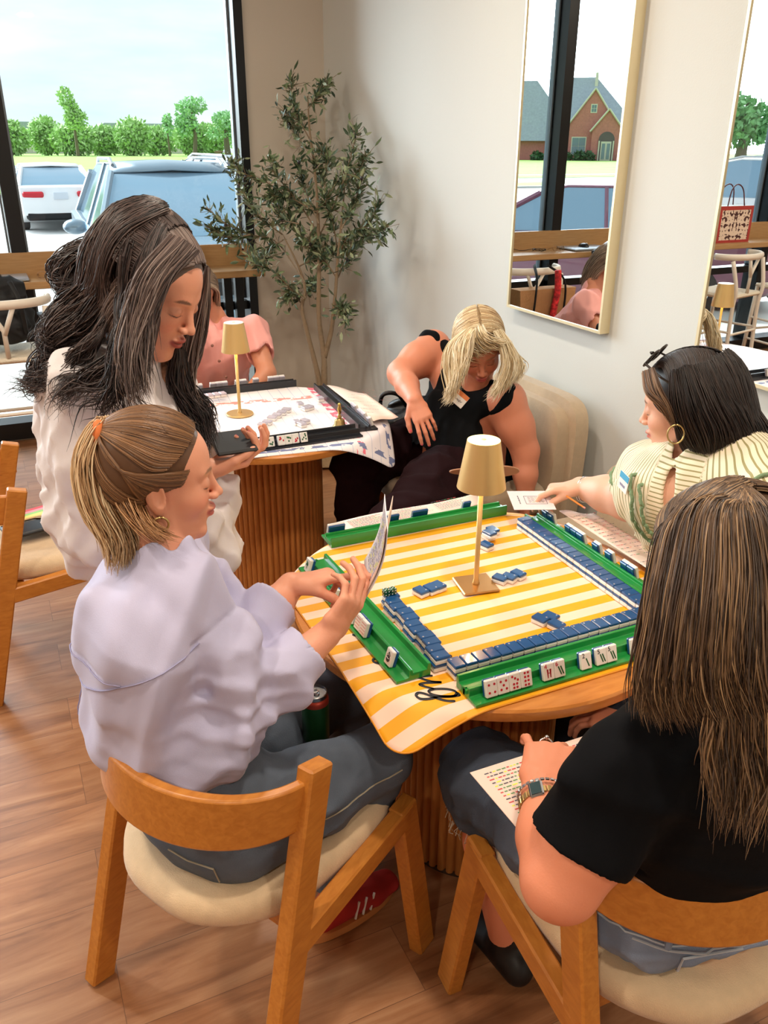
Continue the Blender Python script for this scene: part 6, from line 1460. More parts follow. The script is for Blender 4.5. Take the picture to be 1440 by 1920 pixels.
def woman_striped():
    t = person('dark-haired woman in a cream striped blouse reaching out with a small card', (1.60, 1.36, 0))
    u = nrm(V(-.86, -.42, 0)); v = np.cross([0, 0, 1], u)                  # v: her left
    pel = V(1.64, 1.40, .565); waist = V(1.62, 1.41, .74); chest = D(1290, 925, 2.02); neck = D(1305, 838, 2.03)
    O = D(1284, 768, 1.99); fw = nrm(V(-.52, .80, -.26)); R = frame(fw)
    shR = D(1216, 880, 2.14); shL = D(1402, 880, 1.90); elR = D(1180, 936, 2.22); wrR = D(1088, 914, 2.34); elL = D(1462, 985, 1.78); wrL = D(1380, 1080, 1.78)
    B = Body(); nails = []
    B.ecap(pel, waist, (.17, .13), (.155, .12), v, .05); B.ecap(waist, chest, (.155, .12), (.16, .11), v, .05); B.ecap(chest, neck, (.15, .09), (.07, .058), v, .04)
    B.cap(chest, shR, .07, .058, .05); B.cap(chest, shL, .07, .060, .05); add_head(B, O, R, .98, neck=neck, nr=.052)
    B.chain([shR, elR, elR*.55+wrR*.45, wrR], [.064, .056, .048, .031], .025); B.chain([shL, elL, wrL], [.06, .048, .030], .025)
    kR, kL = V(1.24, 1.60, .52), V(1.22, 1.40, .52)
    for a, b in ((pel-v*.09, kR), (pel+v*.09, kL)): B.chain([a, b, V(b[0], b[1], .09)], [.09, .06, .04], .03)
    hF = nrm(D(1042, 916, 2.34)-wrR); hh = add_hand(B, wrR, hF, nrm(V(-.05, -.15, -1)), ((.35, .6, .4), (.8, .9, .5), (.95, 1.0, .5), (1.0, 1.1, .5)), .98, 1, (.2, .1), .03, nails, tcurl=.45)
    add_hand(B, wrL, nrm(V(-.8, .3, -.1)), (0, 0, -1), (.5,)*4, .98, 1)
    sparse_build(B, 'body', M_skin, t, .0030, color=face_color([(O, R, .98)], (232, 178, 152), (200, 110, 108), (70, 50, 40), blush=(226, 150, 130)), pts=[pel, O, wrR, hh[0], wrL, kR, kL, V(kL[0], kL[1], 0)], pad=.17)
    S_ = Body()
    S_.ecap(pel+V(0, 0, .02), waist, (.22, .17), (.205, .155), v, .05); S_.ecap(waist, chest, (.20, .15), (.172, .122), v, .05); S_.ecap(chest, neck-V(0, 0, .03), (.175, .112), (.085, .072), v, .05)
    S_.cap(chest+V(0, 0, .04), shR, .085, .070, .05); S_.cap(chest+V(0, 0, .04), shL, .09, .078, .05)
    m_ = shR*.35+elR*.65; d = nrm(elR-shR); S_.cap(shR, m_, .070, .072, .03); S_.cyl(m_+d*.01, m_+d*.2, .14, .003, 1)
    m2 = shL*.3+elL*.7; d = nrm(elL-shL); S_.cap(shL, m2, .088, .098, .03); S_.cyl(m2+d*.02, m2+d*.2, .14, .003, 1)
    fc = neck+u*.085-V(0, 0, .045)
    S_.ell(neck+u*.02+V(0, 0, .05), (.062, .062, .05), None, .01, 1); S_.ecap(neck+u*.06+V(0, 0, .01), chest+u*.145+V(0, 0, -.015), (.036, .055), (.006, .04), v, .008, 1)
    q = lambda P: (P-chest)
    def col(P):
        r = P-chest; s_ = r@v; z = r[:, 2]; lower = z < -.09; yoke = (r@u > 0) & (np.abs(s_) < .055-.25*np.minimum(0, z+.0)*0) & (z > -.10)
        c = np.where(yoke, z*1.1+.5, np.arctan2(s_, r@u+.06)*.19+.5+.02*np.sin(z*14)); return np.column_stack([c, c, c])
    fl = folds(71, .010, .07, (1, 1, .12)); sparse_build(S_, 'blouse', stripe_cloth(), t, .0042, lambda P: fl(P)*np.clip(.45-(P[:, 2]-chest[2])*4, .25, 1), .015, color=col, pts=[pel, neck, m_, m2, waist], pad=.21)
    # scalloped green trim round the yoke and on the sleeves: follow the cloth
    def on_cloth(a, z, off=.009):
        dr = nrm(u*math.cos(a)+v*math.sin(a)); c0 = chest+(neck-chest)*np.clip((z-chest[2])/(neck[2]-chest[2]), 0, 1) if z > chest[2] else chest+(waist-chest)*np.clip((z-chest[2])/(waist[2]-chest[2]), 0, 1); c0 = V(c0[0], c0[1], z)
        ts = np.linspace(0, .32, 90); dd = S_.ev(c0+ts[:, None]*dr); k = np.argmax(dd > 0); return c0+dr*(ts[k]+off)
    Mt = mat('sage_green_trim', (122, 148, 112), .8, bump=.4, bscale=300)
    for wd_, dp in ((.62, -.150), (.46, -.105)):
        pts = []
        for s in np.linspace(-1, 1, 160):
            a = wd_*math.copysign(abs(s)**.6, s)*(1+.15*abs(s)); z = chest[2]+dp+(.10-dp)*(abs(s)**2.2)
            p = on_cloth(a, z+.005*math.sin(s*60)); pts.append(p)
        ob('green_trim', MB().tube(pts, .0046, 6), Mt, t, smooth=True)
    for s_, e_, r_ in ((m_, elR-shR, .075), (m2, elL-shL, .10)):
        d = nrm(e_); a1 = nrm(np.cross(d, [0, 0, 1])); a2 = np.cross(d, a1); pts = [s_-d*.012+(a1*math.cos(x)+a2*math.sin(x))*(r_+.002*math.sin(x*16)) for x in np.linspace(0, 2*PI, 80)]
        ob('green_trim', MB().tube(pts, .005, 6), Mt, t, smooth=True)
    c = on_cloth(-.80, chest[2]+.028, .006); nn = nrm(u*math.cos(-.8)+v*math.sin(-.8)+V(0, 0, .1)); ax = nrm(np.cross([0, 0, 1], nn)); ay = np.cross(nn, ax); Rr = np.column_stack([ax, ay, nn])
    tg = ob('name_tag', MB().box(c, (.056, .044, .003), rot=Rr, bev=.0012), mat('white_sticker', (238, 232, 226), .5), t); ob('blue_band', MB().box(c+ay*.014+nn*.0012, (.055, .015, .002), rot=Rr), mat('blue_sticker', (70, 160, 200), .5), tg)
    ob('handwriting', MB().tube([c+ax*(-.018+.002*i)+ay*(-.008+.004*math.sin(i*2.1))+nn*.002 for i in range(18)], .0007, 4), M_pb, tg)
    J = Body()
    for a, b in ((pel-v*.09, kR), (pel+v*.09, kL)): J.chain([a, b], [.12, .085], .05); J.chain([b, V(b[0], b[1], .07)], [.082, .07], .04)
    sparse_build(J, 'trousers', mat('dark_navy_trousers', (30, 34, 48), .85), t, .009, pts=[pel, kR, kL, V(kL[0], kL[1], 0)], pad=.15)
    # hair
    T2 = lambda *a: O+R@np.array(a, float)
    Hc = Body(); Hc.ell(T2(-.024, 0, .048), (.106, .088, .094), R, .02); Hc.ell(T2(-.07, .02, -.03), (.065, .07, .10), R, .04); Hc.ell(T2(.110, -.010, -.030), (.075, .100, .096), R, .015, 1)
    Hc.cap(D(1335, 770, 1.98), D(1360, 812, 1.94), .060, .050, .06)
    hr = sparse_build(Hc, 'hair', M_hair, t, .0042, color=lambda P: np.repeat(np.array([lin(26, 18, 17)]), len(P), 0), pts=[O, D(1400, 840, 1.92)], pad=.17)
    dk = [lin(18, 12, 12), lin(34, 24, 22), lin(52, 38, 32)]; C_ = lambda *a: [D(a[i], a[i+1], a[i+2]) for i in range(0, len(a), 3)]
    on = lambda x, y, z: T2(*(V(-.024, 0, .048)+nrm(V(x, y, z)/V(1, .88, .94))*V(.109, .091, .097))); parts = []
    gs = [[on(.085-.012*k, .004+.0*k, .055+.010*k) if k == 0 else on(.085-.03*k, .012, .1), on(.06-.03*k, .06, .09), on(.03-.022*k, .088, .03), T2(.0-.018*k, .092, -.04), T2(-.02-.018*k, .09, -.10)] for k in range(6)]
    parts.append(strands(gs, 2400, .004, .0012, 14, .002, 1, pal=dk, seed=80, taper=False, lenvar=.05, over=Hc, lay=.006))
    gs = [[on(.085-.03*k, -.006, .1), on(.06-.03*k, -.06, .09), on(.03-.022*k, -.088, .03), T2(-.01-.018*k, -.088, -.04)] for k in range(6)]
    parts.append(strands(gs, 1200, .004, .0012, 12, .002, 1, pal=dk, seed=81, lenvar=.1, over=Hc, lay=.006))
    parts.append(strands([C_(1262, 700, 1.86, 1268, 760, 1.87, 1290, 815, 1.90, 1310, 850, 1.92), C_(1290, 690, 1.86, 1310, 760, 1.85, 1330, 810, 1.86, 1335, 852, 1.88), C_(1330, 690, 1.88, 1360, 750, 1.86, 1385, 800, 1.86, 1400, 842, 1.87), C_(1350, 690, 1.94, 1385, 740, 1.92, 1420, 790, 1.90, 1450, 832, 1.88)], 3200, [.010, .020, .024, .022, .014], .0012, 16, .003, 1.0, pal=dk, seed=82, lenvar=.10, over=Hc, lay=.02))
    parts.append(strands([C_(1205, 698, 1.90, 1212, 735, 1.87, 1240, 760, 1.86, 1262, 800, 1.87), C_(1225, 690, 1.88, 1238, 730, 1.86, 1256, 770, 1.86, 1266, 810, 1.88)], 180, [.003, .006, .008, .006], .0012, 16, .002, 1.0, pal=[lin(120, 86, 60), lin(60, 44, 36), lin(150, 116, 86)], seed=83, lenvar=.3))
    hair_obj('hair_strands', parts, M_hair, hr)
    hp = D(1267, 814, 1.87); ob('hoop_earring', MB().tube([hp+(CR*.019*math.sin(a)+V(0, 0, .021*math.cos(a))+_F0*.004*math.cos(a)) for a in np.linspace(0, 2*PI, 30)], .0020, 6), M_gold, t, smooth=True)
    # sunglasses pushed up on the head
    sg = thing('sunglasses', 'dark sunglasses pushed up on the head of the dark-haired woman', 'sunglasses', T2(.05, 0, .14)); Mg = mat('dark_tortoise', (34, 24, 20), .25)
    for s in (-1, 1):
        cc = T2(.052, s*.034, .152-.012); a1 = R@nrm(V(-.75, 0, .65)); a2 = R@V(0, 1, 0)
        fr_ = [cc+a1*.022*math.copysign(abs(math.sin(a))**.7, math.sin(a))+a2*.029*math.copysign(abs(math.cos(a))**.7, math.cos(a)) for a in np.linspace(0, 2*PI, 28)]
        ob('rim', MB().tube(fr_, .0028, 6), Mg, sg, smooth=True); B = MB(); B.add(fr_[:-1], [tuple(range(27))]); ob('lens', B, mat('dark_lens', (40, 34, 34), .15, .3), sg)
        ob('temple', MB().tube([T2(.06, s*.066, .135), T2(.02, s*.088, .10), T2(-.03, s*.093, .06)], .0028, 6), Mg, sg)
    ob('bridge', MB().tube([T2(.058, -.008, .146), T2(.062, 0, .148), T2(.058, .008, .146)], .003, 6), Mg, sg)
    # bracelet, card and pencil
    d = nrm(wrR-elR); w0 = wrR-d*.012; a1 = nrm(np.cross(d, [0, 0, 1])); a2 = np.cross(d, a1)
    for k in range(2):
        pts = [w0-d*.008*k+(a1*math.cos(x)+a2*math.sin(x)*1.05)*.034+V(0, 0, -.003) for x in np.linspace(0, 2*PI, 36)]; ob('bracelet', MB().tube(pts, .0022, 6), mat('silver', (200, 200, 205), .2, 1), t, smooth=True)
    A = D(996, 938, 2.32); U = nrm(V(.94, -.36, -.02)); Vv = nrm(np.cross([0, 0, 1], U)+V(0, 0, .12)); W = nrm(np.cross(U, Vv)); Vv = np.cross(W, U)
    cd = thing('note_card', 'small pale card held out by the dark-haired woman over the table', 'card', A)
    R3 = np.column_stack([U, Vv, W]); ob('card', MB().box(A, (.118, .105, .0012), rot=R3), mat('pale_lilac_card', (238, 222, 224), .6), cd)
    ob('printed_frame', MB().box(A+U*.012+W*.0009+Vv*.022, (.06, .0012, .0004), rot=R3).box(A+U*.012+W*.0009-Vv*.022, (.06, .0012, .0004), rot=R3).box(A+U*.042+W*.0009, (.0012, .045, .0004), rot=R3).box(A-U*.018+W*.0009, (.0012, .045, .0004), rot=R3), M_pk, cd)
    paper_lines(A+U*.012, U, Vv, .05, .042, 7, 1, [M_pk, M_pg], cd, 3, .0010, .0014); paper_lines(A-U*.033, Vv, -U, .05, .012, 1, 1, [M_pk], cd, 8, .0010, .003)
    pp = D(1062, 930, 2.29); q2 = D(1094, 951, 2.25); pc = thing('pencil', 'orange pencil held in the hand of the dark-haired woman', 'pencil', pp); ob('pencil_shaft', MB().tube([pp, q2], .0026, 6), mat('orange_pencil', (232, 130, 40), .5), pc); ob('pencil_end', MB().tube([q2, q2+nrm(q2-pp)*.006], .0026, 6), mat('pink_eraser', (226, 150, 140), .7), pc)
woman_striped()
# ================================================================== foreground woman in the black tee, back to the camera
def woman_tee():
    t = person('seated woman in a black tee and jeans with long highlighted hair, back to camera', (.93, .80, 0))
    u, v = V(math.cos(HB), math.sin(HB), 0), V(-math.sin(HB), math.cos(HB), 0)
    O = D(1362, 1118, 1.10); fw = nrm(V(.04, .80, -.52)); R = frame(fw)
    neck = V(.862, .672, .985); shL = D(1172, 1448, 1.13); shR = shL+V(.37, -.02, .0); pel = V(.94, .735, .545); waist = V(.91, .70, .72); chest = V(.875, .675, .86)
    elL = D(1052, 1650, 1.15); wrL = D(1016, 1490, 1.27); elR = shR+V(.06, .10, -.24); wrR = V(1.02, 1.0, .64)
    kL, kR = Z(905, 1452, .535), V(1.12, 1.16, .545)
    aL, aR = V(.80, 1.06, .10), V(1.10, 1.24, .10)
    B = Body(); nails = []
    B.ecap(pel, waist, (.16, .12), (.14, .11), v, .05); B.ecap(waist, chest, (.14, .11), (.15, .10), v, .05); B.ecap(chest, neck, (.14, .085), (.065, .055), v, .04)
    B.cap(chest, shL, .07, .055, .05); B.cap(chest, shR, .07, .055, .05); add_head(B, O, R, .98, neck=neck, nr=.052)
    B.chain([shL, shL*.4+elL*.6, elL], [.058, .060, .052], .03); B.chain([elL, elL*.5+wrL*.5, wrL], [.054, .048, .029], .02)
    B.chain([shR, elR], [.056, .048], .03); B.chain([elR, wrR], [.048, .029], .02)
    for h_, k_, a_ in ((pel+v*.1, kL, aL), (pel-v*.1, kR, aR)): B.chain([h_, k_, k_*.6+a_*.4, a_], [.09, .058, .056, .04], .03)
    hF = nrm(D(1038, 1384, 1.362)-wrL); hh = add_hand(B, wrL, hF, nrm(V(.12, .10, -1)), ((.7, .9, .5), (.8, .95, .5), (.8, .9, .5), (.35, .5, .3)), 1.12, -1, (1.5, 1.3), .26, nails)
    add_hand(B, wrR, nrm(V(-.3, .6, -.1)), V(0, 0, -1), (.5,)*4, .95, -1)
    sparse_build(B, 'body', M_skin, t, .0032, color=face_color([(O, R, .98)], (228, 146, 112), nails=nails, nailcol=(214, 140, 124)), pts=[pel, O, wrL, hh[1], elR, wrR, kL, kR, aL, aR, elL], pad=.17)
    S_ = Body()
    S_.ecap(pel+V(0, 0, .13), waist, (.205, .155), (.20, .15), v, .05, rt=.04); S_.ecap(waist, chest, (.20, .15), (.20, .135), v, .05); S_.ecap(chest, neck-V(0, 0, .035), (.185, .115), (.085, .07), v, .05)
    S_.cap(chest+V(0, 0, .03), shL, .095, .070, .05); S_.cap(chest+V(0, 0, .03), shR, .095, .070, .05)
    for s_, e_ in ((shL, elL), (shR, elR)):
        m_ = s_*.30+e_*.70; d = nrm(e_-s_); S_.cap(s_, m_, .070, .073, .03); S_.cyl(m_-d*.004, m_+d*.25, .13, .002, 1); S_.cyl(m_-d*.014, m_+d*.1, .064, .002, 1)
    S_.cap(neck+u*.0+V(.04, -.050, .010), neck+V(.05, 0, .12), .072, .08, .008, 1)
    f1 = folds(91, .012, .13, (1, 1, .6)); sparse_build(S_, 'tee_shirt', mat('black_cotton', (8, 9, 13), .9, spec=.15, bump=.08, bscale=600), t, .0045, lambda P: f1(P)*np.clip((P[:, 2]-pel[2]-.13)/.08, 0, 1)*np.clip(np.linalg.norm(P-(shL*.3+elL*.7), axis=1)/.08-.6, 0, 1), .015, pts=[pel+V(0, 0, .1), neck, elL, elR, waist], pad=.19)
    J = Body()
    J.ecap(pel+V(0, 0, .075), pel-V(0, 0, .01), (.185, .135), (.20, .150), v, .05, rt=.04)
    for a, b in ((pel+v*.105, kL), (pel-v*.105, kR)): J.chain([a, a*.5+b*.5, b], [.112, .100, .082], .04)
    d = nrm(kL-(pel+v*.1)); J.cap(kL, kL-V(0, 0, .07)-d*.02, .080, .078, .03); J.cyl(kL-V(0, 0, .085)-d*.02, kL-V(0, 0, .3), .16, .004, 1)
    J.chain([kR, aR+V(0, 0, .04)], [.076, .062], .03)
    fj = folds(95, .006, .05); sparse_build(J, 'jeans', mat('shade_graded_denim', (92, 108, 134), .85, attr='col', bump=.25, bscale=500, var=.22, vscale=8), t, .0048, fj, .012, color=lambda P: (lambda f: np.array(lin(128, 144, 170))*(1-f)+np.array(lin(54, 62, 76))*f)(np.clip(((P-pel)@u-.06)/.16, 0, 1)[:, None]), pts=[pel, kL, kR, aR, pel-u*.1], pad=.2)  # thighs coloured darker for shade under the table, seat lighter as if lit
    # denim details on the seat of the jeans
    Ms = mat('denim_seam', (176, 184, 194), .8); Mb = mat('brass_rivet', (150, 120, 80), .3, .9)
    def on_j(a, z, off=.004):
        dr = nrm(u*math.cos(a)+v*math.sin(a)); c0 = V(pel[0], pel[1], z); ts = np.linspace(0, .35, 160); dd = J.ev(c0+ts[:, None]*dr)+fj(c0+ts[:, None]*dr); return c0+dr*(ts[np.argmax(dd > 0)]+off)
    for dz in (.058, .028): ob('waistband_seam', MB().tube([on_j(a, pel[2]+dz) for a in np.linspace(PI-1.5, PI+1.5, 50)], .0022, 5), Ms, t)
    for a in (PI-.95, PI, PI+.95): ob('belt_loop', MB().tube([on_j(a, pel[2]+.062), on_j(a, pel[2]+.042, .008), on_j(a, pel[2]+.024)], .006, 6), mat('lit_denim_loop', (128, 144, 170), .85), t)  # loops share the lit tone painted on the seat
    for s in (-1, 1):
        ob('pocket_seam', MB().tube([on_j(PI+s*aa, pel[2]+z) for aa, z in ((.22, -.002), (.5, .0), (.82, .004), (.84, -.03), (.84, -.06))], .0022, 5), Ms, t)
        ob('yoke_seam', MB().tube([on_j(PI+s*aa, pel[2]+.022-.022*(1-aa/1.2)) for aa in np.linspace(0, 1.2, 16)], .002, 5), Ms, t)
    # frayed hem
    q = random.Random(8); B = MB(); c = kL-V(0, 0, .082)-d*.02
    for i in range(90):
        a = q.uniform(0, 2*PI); p = c+V(math.cos(a), math.sin(a), 0)*.079; B.tube([p, p+V(math.cos(a)*q.uniform(-.003, .012), math.sin(a)*q.uniform(-.003, .012), -q.uniform(.006, .022)), p+V(q.uniform(-.01, .01), q.uniform(-.01, .01), -q.uniform(.015, .03))], .0007, 3)
    ob('frayed_hem', B, mat('denim_threads', (176, 166, 150), .9), t)
    for an, fd in ((aL, V(-.1, .9, 0)), (aR, V(.1, .9, 0))):
        fd = nrm(fd); hl = V(an[0], an[1], 0)-fd*.045; Bs = Body(); sd = np.cross([0, 0, 1], fd)
        Bs.ecap(hl+V(0, 0, .043), hl+fd*.19+V(0, 0, .028), (.036, .042), (.036, .025), sd, .02); Bs.cap(an-V(0, 0, .03), an+V(0, 0, .02), .042, .040, .02); sparse_build(Bs, 'shoe', mat('black_shoe', (20, 20, 22), .5), t, .006, pts=[hl, hl+fd*.2, an], pad=.08)
    # watch and bracelets
    dw = nrm(elL-wrL); a1 = nrm(np.cross(dw, [0, 0, 1])); a2 = np.cross(dw, a1)
    for k, (o1, r_, m_) in enumerate(((.018, .0375, M_gold), (.0, .037, mat('silver', (200, 200, 205), .2, 1)))):
        B = MB()
        for i in range(30):
            a = 2*PI*i/30; c = wrL+dw*(o1+.006*(k == 0)*0)+(a1*math.cos(a)+a2*math.sin(a))*r_; rad = nrm(a1*math.cos(a)+a2*math.sin(a)); tn = np.cross(dw, rad)
            B.box(c, (.011 if k == 0 else .005, .0066, .003), rot=np.column_stack([dw, tn, rad]), bev=.001)
        bnd = ob('watch_band' if k == 0 else 'bracelet', B, m_, t)
        if k == 0:
            up = nrm(V(-.55, -.35, .75)-dw*np.dot(V(-.55, -.35, .75), dw)); tn = np.cross(dw, up); c = wrL+dw*o1+up*(r_+.002); Rw = np.column_stack([dw, tn, up])
            ob('watch_case', MB().box(c, (.026, .022, .006), rot=Rw, bev=.002), MATS['silver'], bnd); ob('watch_face', MB().box(c+up*.0034, (.020, .016, .0012), rot=Rw), mat('watch_glass', (52, 74, 80), .1), bnd)
    pn = nrm(V(.12, .10, -1)-hF*np.dot(V(.12, .10, -1), hF)); sdv = np.cross(hF, pn)*-1
    for nm_, o_, f_ in (('ring', -.0095*1.12, .093*1.12),): cr_ = wrL+hF*f_+sdv*o_+pn*.006; fd_ = nrm(hF*.6+pn*.8); b1 = nrm(np.cross(fd_, sdv)); ob(nm_, MB().tube([cr_+(sdv*math.cos(a)+b1*math.sin(a))*.0112 for a in np.linspace(0, 2*PI, 24)], .0016, 6).sphere(cr_-b1*.0125*(1 if b1@pn > 0 else -1), .004, 8, 6), MATS['silver'] if 'silver' in MATS else M_gold, t, smooth=True)
    # hair
    T2 = lambda *a: O+R@np.array(a, float)
    Hc = Body(); Hc.ell(T2(-.024, 0, .048), (.108, .092, .096), R, .02); Hc.ell(T2(-.07, 0, -.03), (.07, .085, .10), R, .04); Hc.ell(T2(.115, 0, -.02), (.066, .075, .10), R, .01, 1)
    hr = sparse_build(Hc, 'hair', M_hair, t, .0045, color=lambda P: np.repeat(np.array([lin(74, 54, 40)]), len(P), 0), pts=[O], pad=.17)
    pal = [lin(46, 33, 25), lin(66, 48, 35), lin(88, 66, 47), lin(116, 88, 62), lin(168, 136, 100)]; dk = [lin(46, 34, 28), lin(84, 64, 50), lin(120, 94, 70)]
    on = lambda x, y, z: T2(*(V(-.024, 0, .048)+nrm(V(x, y, z)/V(1, .9, .95))*V(.112, .096, .100))); C_ = lambda *a: [D(a[i], a[i+1], a[i+2]) for i in range(0, len(a), 3)]
    parts = []
    for s in (-1, 1):
        gs = [[on(.07-.03*k, s*.004, .1), on(.05-.028*k, s*.05, .085), on(.02-.022*k, s*.09, .03), T2(-.01-.020*k, s*.094, -.04), T2(-.02-.018*k, s*.085, -.10)] for k in range(6)]
        parts.append(strands(gs, 2600, .004, .0011, 16, .003, 1.2, pal=pal, seed=100+s, lenvar=.1, over=Hc, lay=.010))
    # left curtain falling in front of the shoulder, and the long part over the back
    parts.append(strands([C_(1375, 948, 1.08, 1262, 985, 1.06, 1232, 1080, 1.06, 1222, 1190, 1.06, 1212, 1290, 1.07, 1205, 1345, 1.08), C_(1385, 944, 1.06, 1290, 962, 1.03, 1256, 1080, 1.02, 1246, 1190, 1.02, 1236, 1290, 1.03, 1250, 1350, 1.04), C_(1390, 944, 1.04, 1325, 952, 1.01, 1300, 1080, .99, 1288, 1200, .99, 1284, 1290, 1.0, 1300, 1350, 1.01), C_(1392, 946, 1.02, 1355, 965, .99, 1345, 1080, .97, 1335, 1200, .97, 1335, 1290, .98, 1350, 1350, .99), C_(1394, 946, 1.02, 1392, 975, .98, 1400, 1080, .96, 1398, 1200, .955, 1400, 1280, .96, 1412, 1345, .97), C_(1396, 944, 1.03, 1436, 965, .99, 1450, 1080, .96, 1460, 1200, .95, 1465, 1290, .955, 1472, 1345, .96)], 5200, [.006, .014, .018, .018, .012], .0010, 24, .006, 1.4, pal=pal, seed=104, lenvar=.14, fly=.008, over=Hc, lay=.012))
    parts.append(strands([C_(1330, 1260, .98, 1335, 1340, .99, 1330, 1430, 1.0, 1345, 1560, 1.01), C_(1380, 1260, .97, 1385, 1350, .98, 1395, 1450, .985, 1380, 1580, 1.0), C_(1440, 1260, .96, 1440, 1360, .965, 1450, 1460, .97, 1440, 1560, .98)], 650, [.008, .014, .016, .014], .0010, 20, .010, 1.3, pal=pal, seed=105, lenvar=.35, fly=.01))
    hair_obj('hair_strands', parts, M_hair, hr)
    # score card on her lap
    p0, p1, p2 = Z(881, 1449, .665), Z(938, 1570, .675), Z(1140, 1366, .665); U = p2-p0; Wd = np.linalg.norm(U)+.0; U = nrm(U); Vv = p0-p1; Hh = np.linalg.norm(Vv); Vv = nrm(Vv-U*np.dot(U, Vv)); A = p1+Vv*Hh/2+U*Wd/2; A = (p0+p2)/2-Vv*Hh/2
    W = np.cross(U, Vv); cd = thing('score_card', 'open score card on the lap of the woman in the black tee', 'card', A-W*.001); R3 = np.column_stack([U, Vv, W])
    ob('card', MB().box(A, (Wd, Hh, .0012), rot=R3), M_paper, cd); paper_lines(A, U, Vv, Wd*.94, Hh*.92, 15, 2, [M_pk, M_pr, M_pg, M_py], cd, 12, .0009, .0030); ob('fold_line', MB().box(A+W*.0008, (.0008, Hh, .0004), rot=R3), M_pk, cd)
woman_tee()
# ================================================================== olive tree in the corner
def olive_tree():
    dep = lambda x: 4.70-max(0, x-618)*.0045
    P_ = lambda x, y, k=0: D(x, y, dep(x)+k)
    base = P_(606, 717); gx, gy = base[0], base[1]
    t = thing('olive_tree', 'tall slender olive tree with dark olives in the corner beside the window', 'tree', (gx, gy, 0))
    ob('planter', MB().lathe([(.13, 0), (.17, .02), (.18, .30), (.165, .30), (.155, .05)], 32, (gx, gy, 0), cap=False), mat('woven_planter', (196, 176, 140), .9, bump=.6, bscale=60), t, smooth=True, angle=40)
    ob('soil', MB().lathe([(.165, .24), (.05, .26)], 24, (gx, gy, 0)), mat('soil', (56, 44, 34), .95, bump=.5, bscale=50), t)
    Mbk = mat('olive_bark', (128, 108, 84), .85, bump=.5, bscale=60)
    tr = [[V(gx-.01, gy, .24), P_(598, 715), P_(580, 640), P_(566, 580), P_(572, 545), P_(560, 500), P_(530, 440)], [V(gx+.01, gy, .24), P_(608, 715), P_(607, 668), P_(598, 600), P_(598, 520), P_(598, 450), P_(592, 340), P_(580, 240), P_(577, 180)], [P_(608, 672), P_(621, 620), P_(628, 560), P_(634, 480), P_(640, 420), P_(648, 330)]]
    for g, r0 in zip(tr, (.020, .022, .016)): n_ = 26; ob('trunk', MB().tube(spline(g, n_), np.linspace(r0, .004, n_), 8), Mbk, t, smooth=True)
    br = [((580, 260), (552, 205), (545, 148)), ((577, 205), (598, 175), (613, 150)), ((586, 300), (548, 240), (535, 205)), ((598, 440), (560, 380), (520, 330), (502, 290)), ((560, 390), (505, 345), (450, 322), (432, 300)), ((530, 440), (480, 400), (440, 330)), ((572, 530), (520, 455), (470, 440), (425, 420), (385, 388)), ((470, 440), (430, 445), (392, 428)), ((600, 440), (636, 360), (660, 285), (668, 238)), ((636, 360), (672, 320), (688, 290)), ((634, 480), (655, 440), (690, 420), (712, 372)), ((655, 445), (700, 440), (728, 425)), ((566, 570), (520, 515), (475, 490), (455, 462)), ((634, 470), (620, 400), (600, 340), (590, 300)), ((598, 420), (570, 350), (560, 300)), ((640, 430), (665, 380), (678, 330)), ((598, 480), (560, 440), (540, 400)), ((634, 520), (652, 480), (672, 455)), ((572, 560), (582, 540), (592, 528)), ((570, 560), (548, 545), (540, 560)), ((628, 585), (642, 575), (650, 604)), ((598, 400), (540, 370), (500, 370)), ((600, 360), (615, 300), (600, 280)), ((530, 450), (500, 470), (490, 500)), ((598, 500), (620, 470), (650, 470)), ((630, 520), (600, 470), (590, 430)), ((560, 500), (590, 480), (580, 450)), ((640, 400), (610, 380), (640, 330)), ((560, 420), (530, 410), (520, 380))]
    q = random.Random(17); tw = MB(); cols = [lin(74, 92, 62), lin(104, 122, 84), lin(142, 152, 118), lin(56, 76, 52), lin(88, 104, 84)]; Lf = MB(); ol = []
    def leafset(path, n_):
        sp = spline([P_(x, y, q.uniform(-.12, .12)) for x, y in path], 18); tw.tube(sp, np.linspace(.0045, .0015, 18), 5)
        for k in range(n_):
            f = q.uniform(.18, 1); i = min(17, int(f*17)); p = sp[i]; T = nrm(sp[min(17, i+1)]-sp[max(0, i-1)])
            if q.random() < .35:                                       # short side twig
                d = nrm(T+V(q.gauss(0, .7), q.gauss(0, .7), q.gauss(0, .7))); e = p+d*q.uniform(.03, .09); tw.tube([p, e], .0012, 4); p = e; T = d
            d = nrm(T*.6+V(q.gauss(0, .6), q.gauss(0, .6), q.gauss(.05, .6))); L = q.uniform(.038, .066); w_ = L*.15; s = nrm(np.cross(d, V(q.gauss(0, 1), q.gauss(0, 1), q.gauss(0, 1)))); nn = np.cross(d, s); c = (*q.choice(cols), 1)
            a, b, c2, e = p, p+d*L*.35, p+d*L*.7, p+d*L-nn*.006
            Lf.add([a, b+s*w_, b-s*w_, c2+s*w_*.8, c2-s*w_*.8, e, b+nn*.002, c2+nn*.001], [(0, 1, 6), (0, 6, 2), (1, 3, 7, 6), (6, 7, 4, 2), (3, 5, 7), (7, 5, 4)], c)
        if q.random() < .85: ol.append(sp[q.randint(8, 17)]+V(0, 0, -.012))
    for b in br: leafset(b, 125)
    for mm in (tw, Lf): mm.v = [(min(a_, XM-.012), min(b_, YW-.012), c_) for a_, b_, c_ in mm.v]
    ob('twigs', tw, Mbk, t); ob('foliage', Lf, mat('olive_leaves', (90, 110, 80), .55, attr='col'), t)
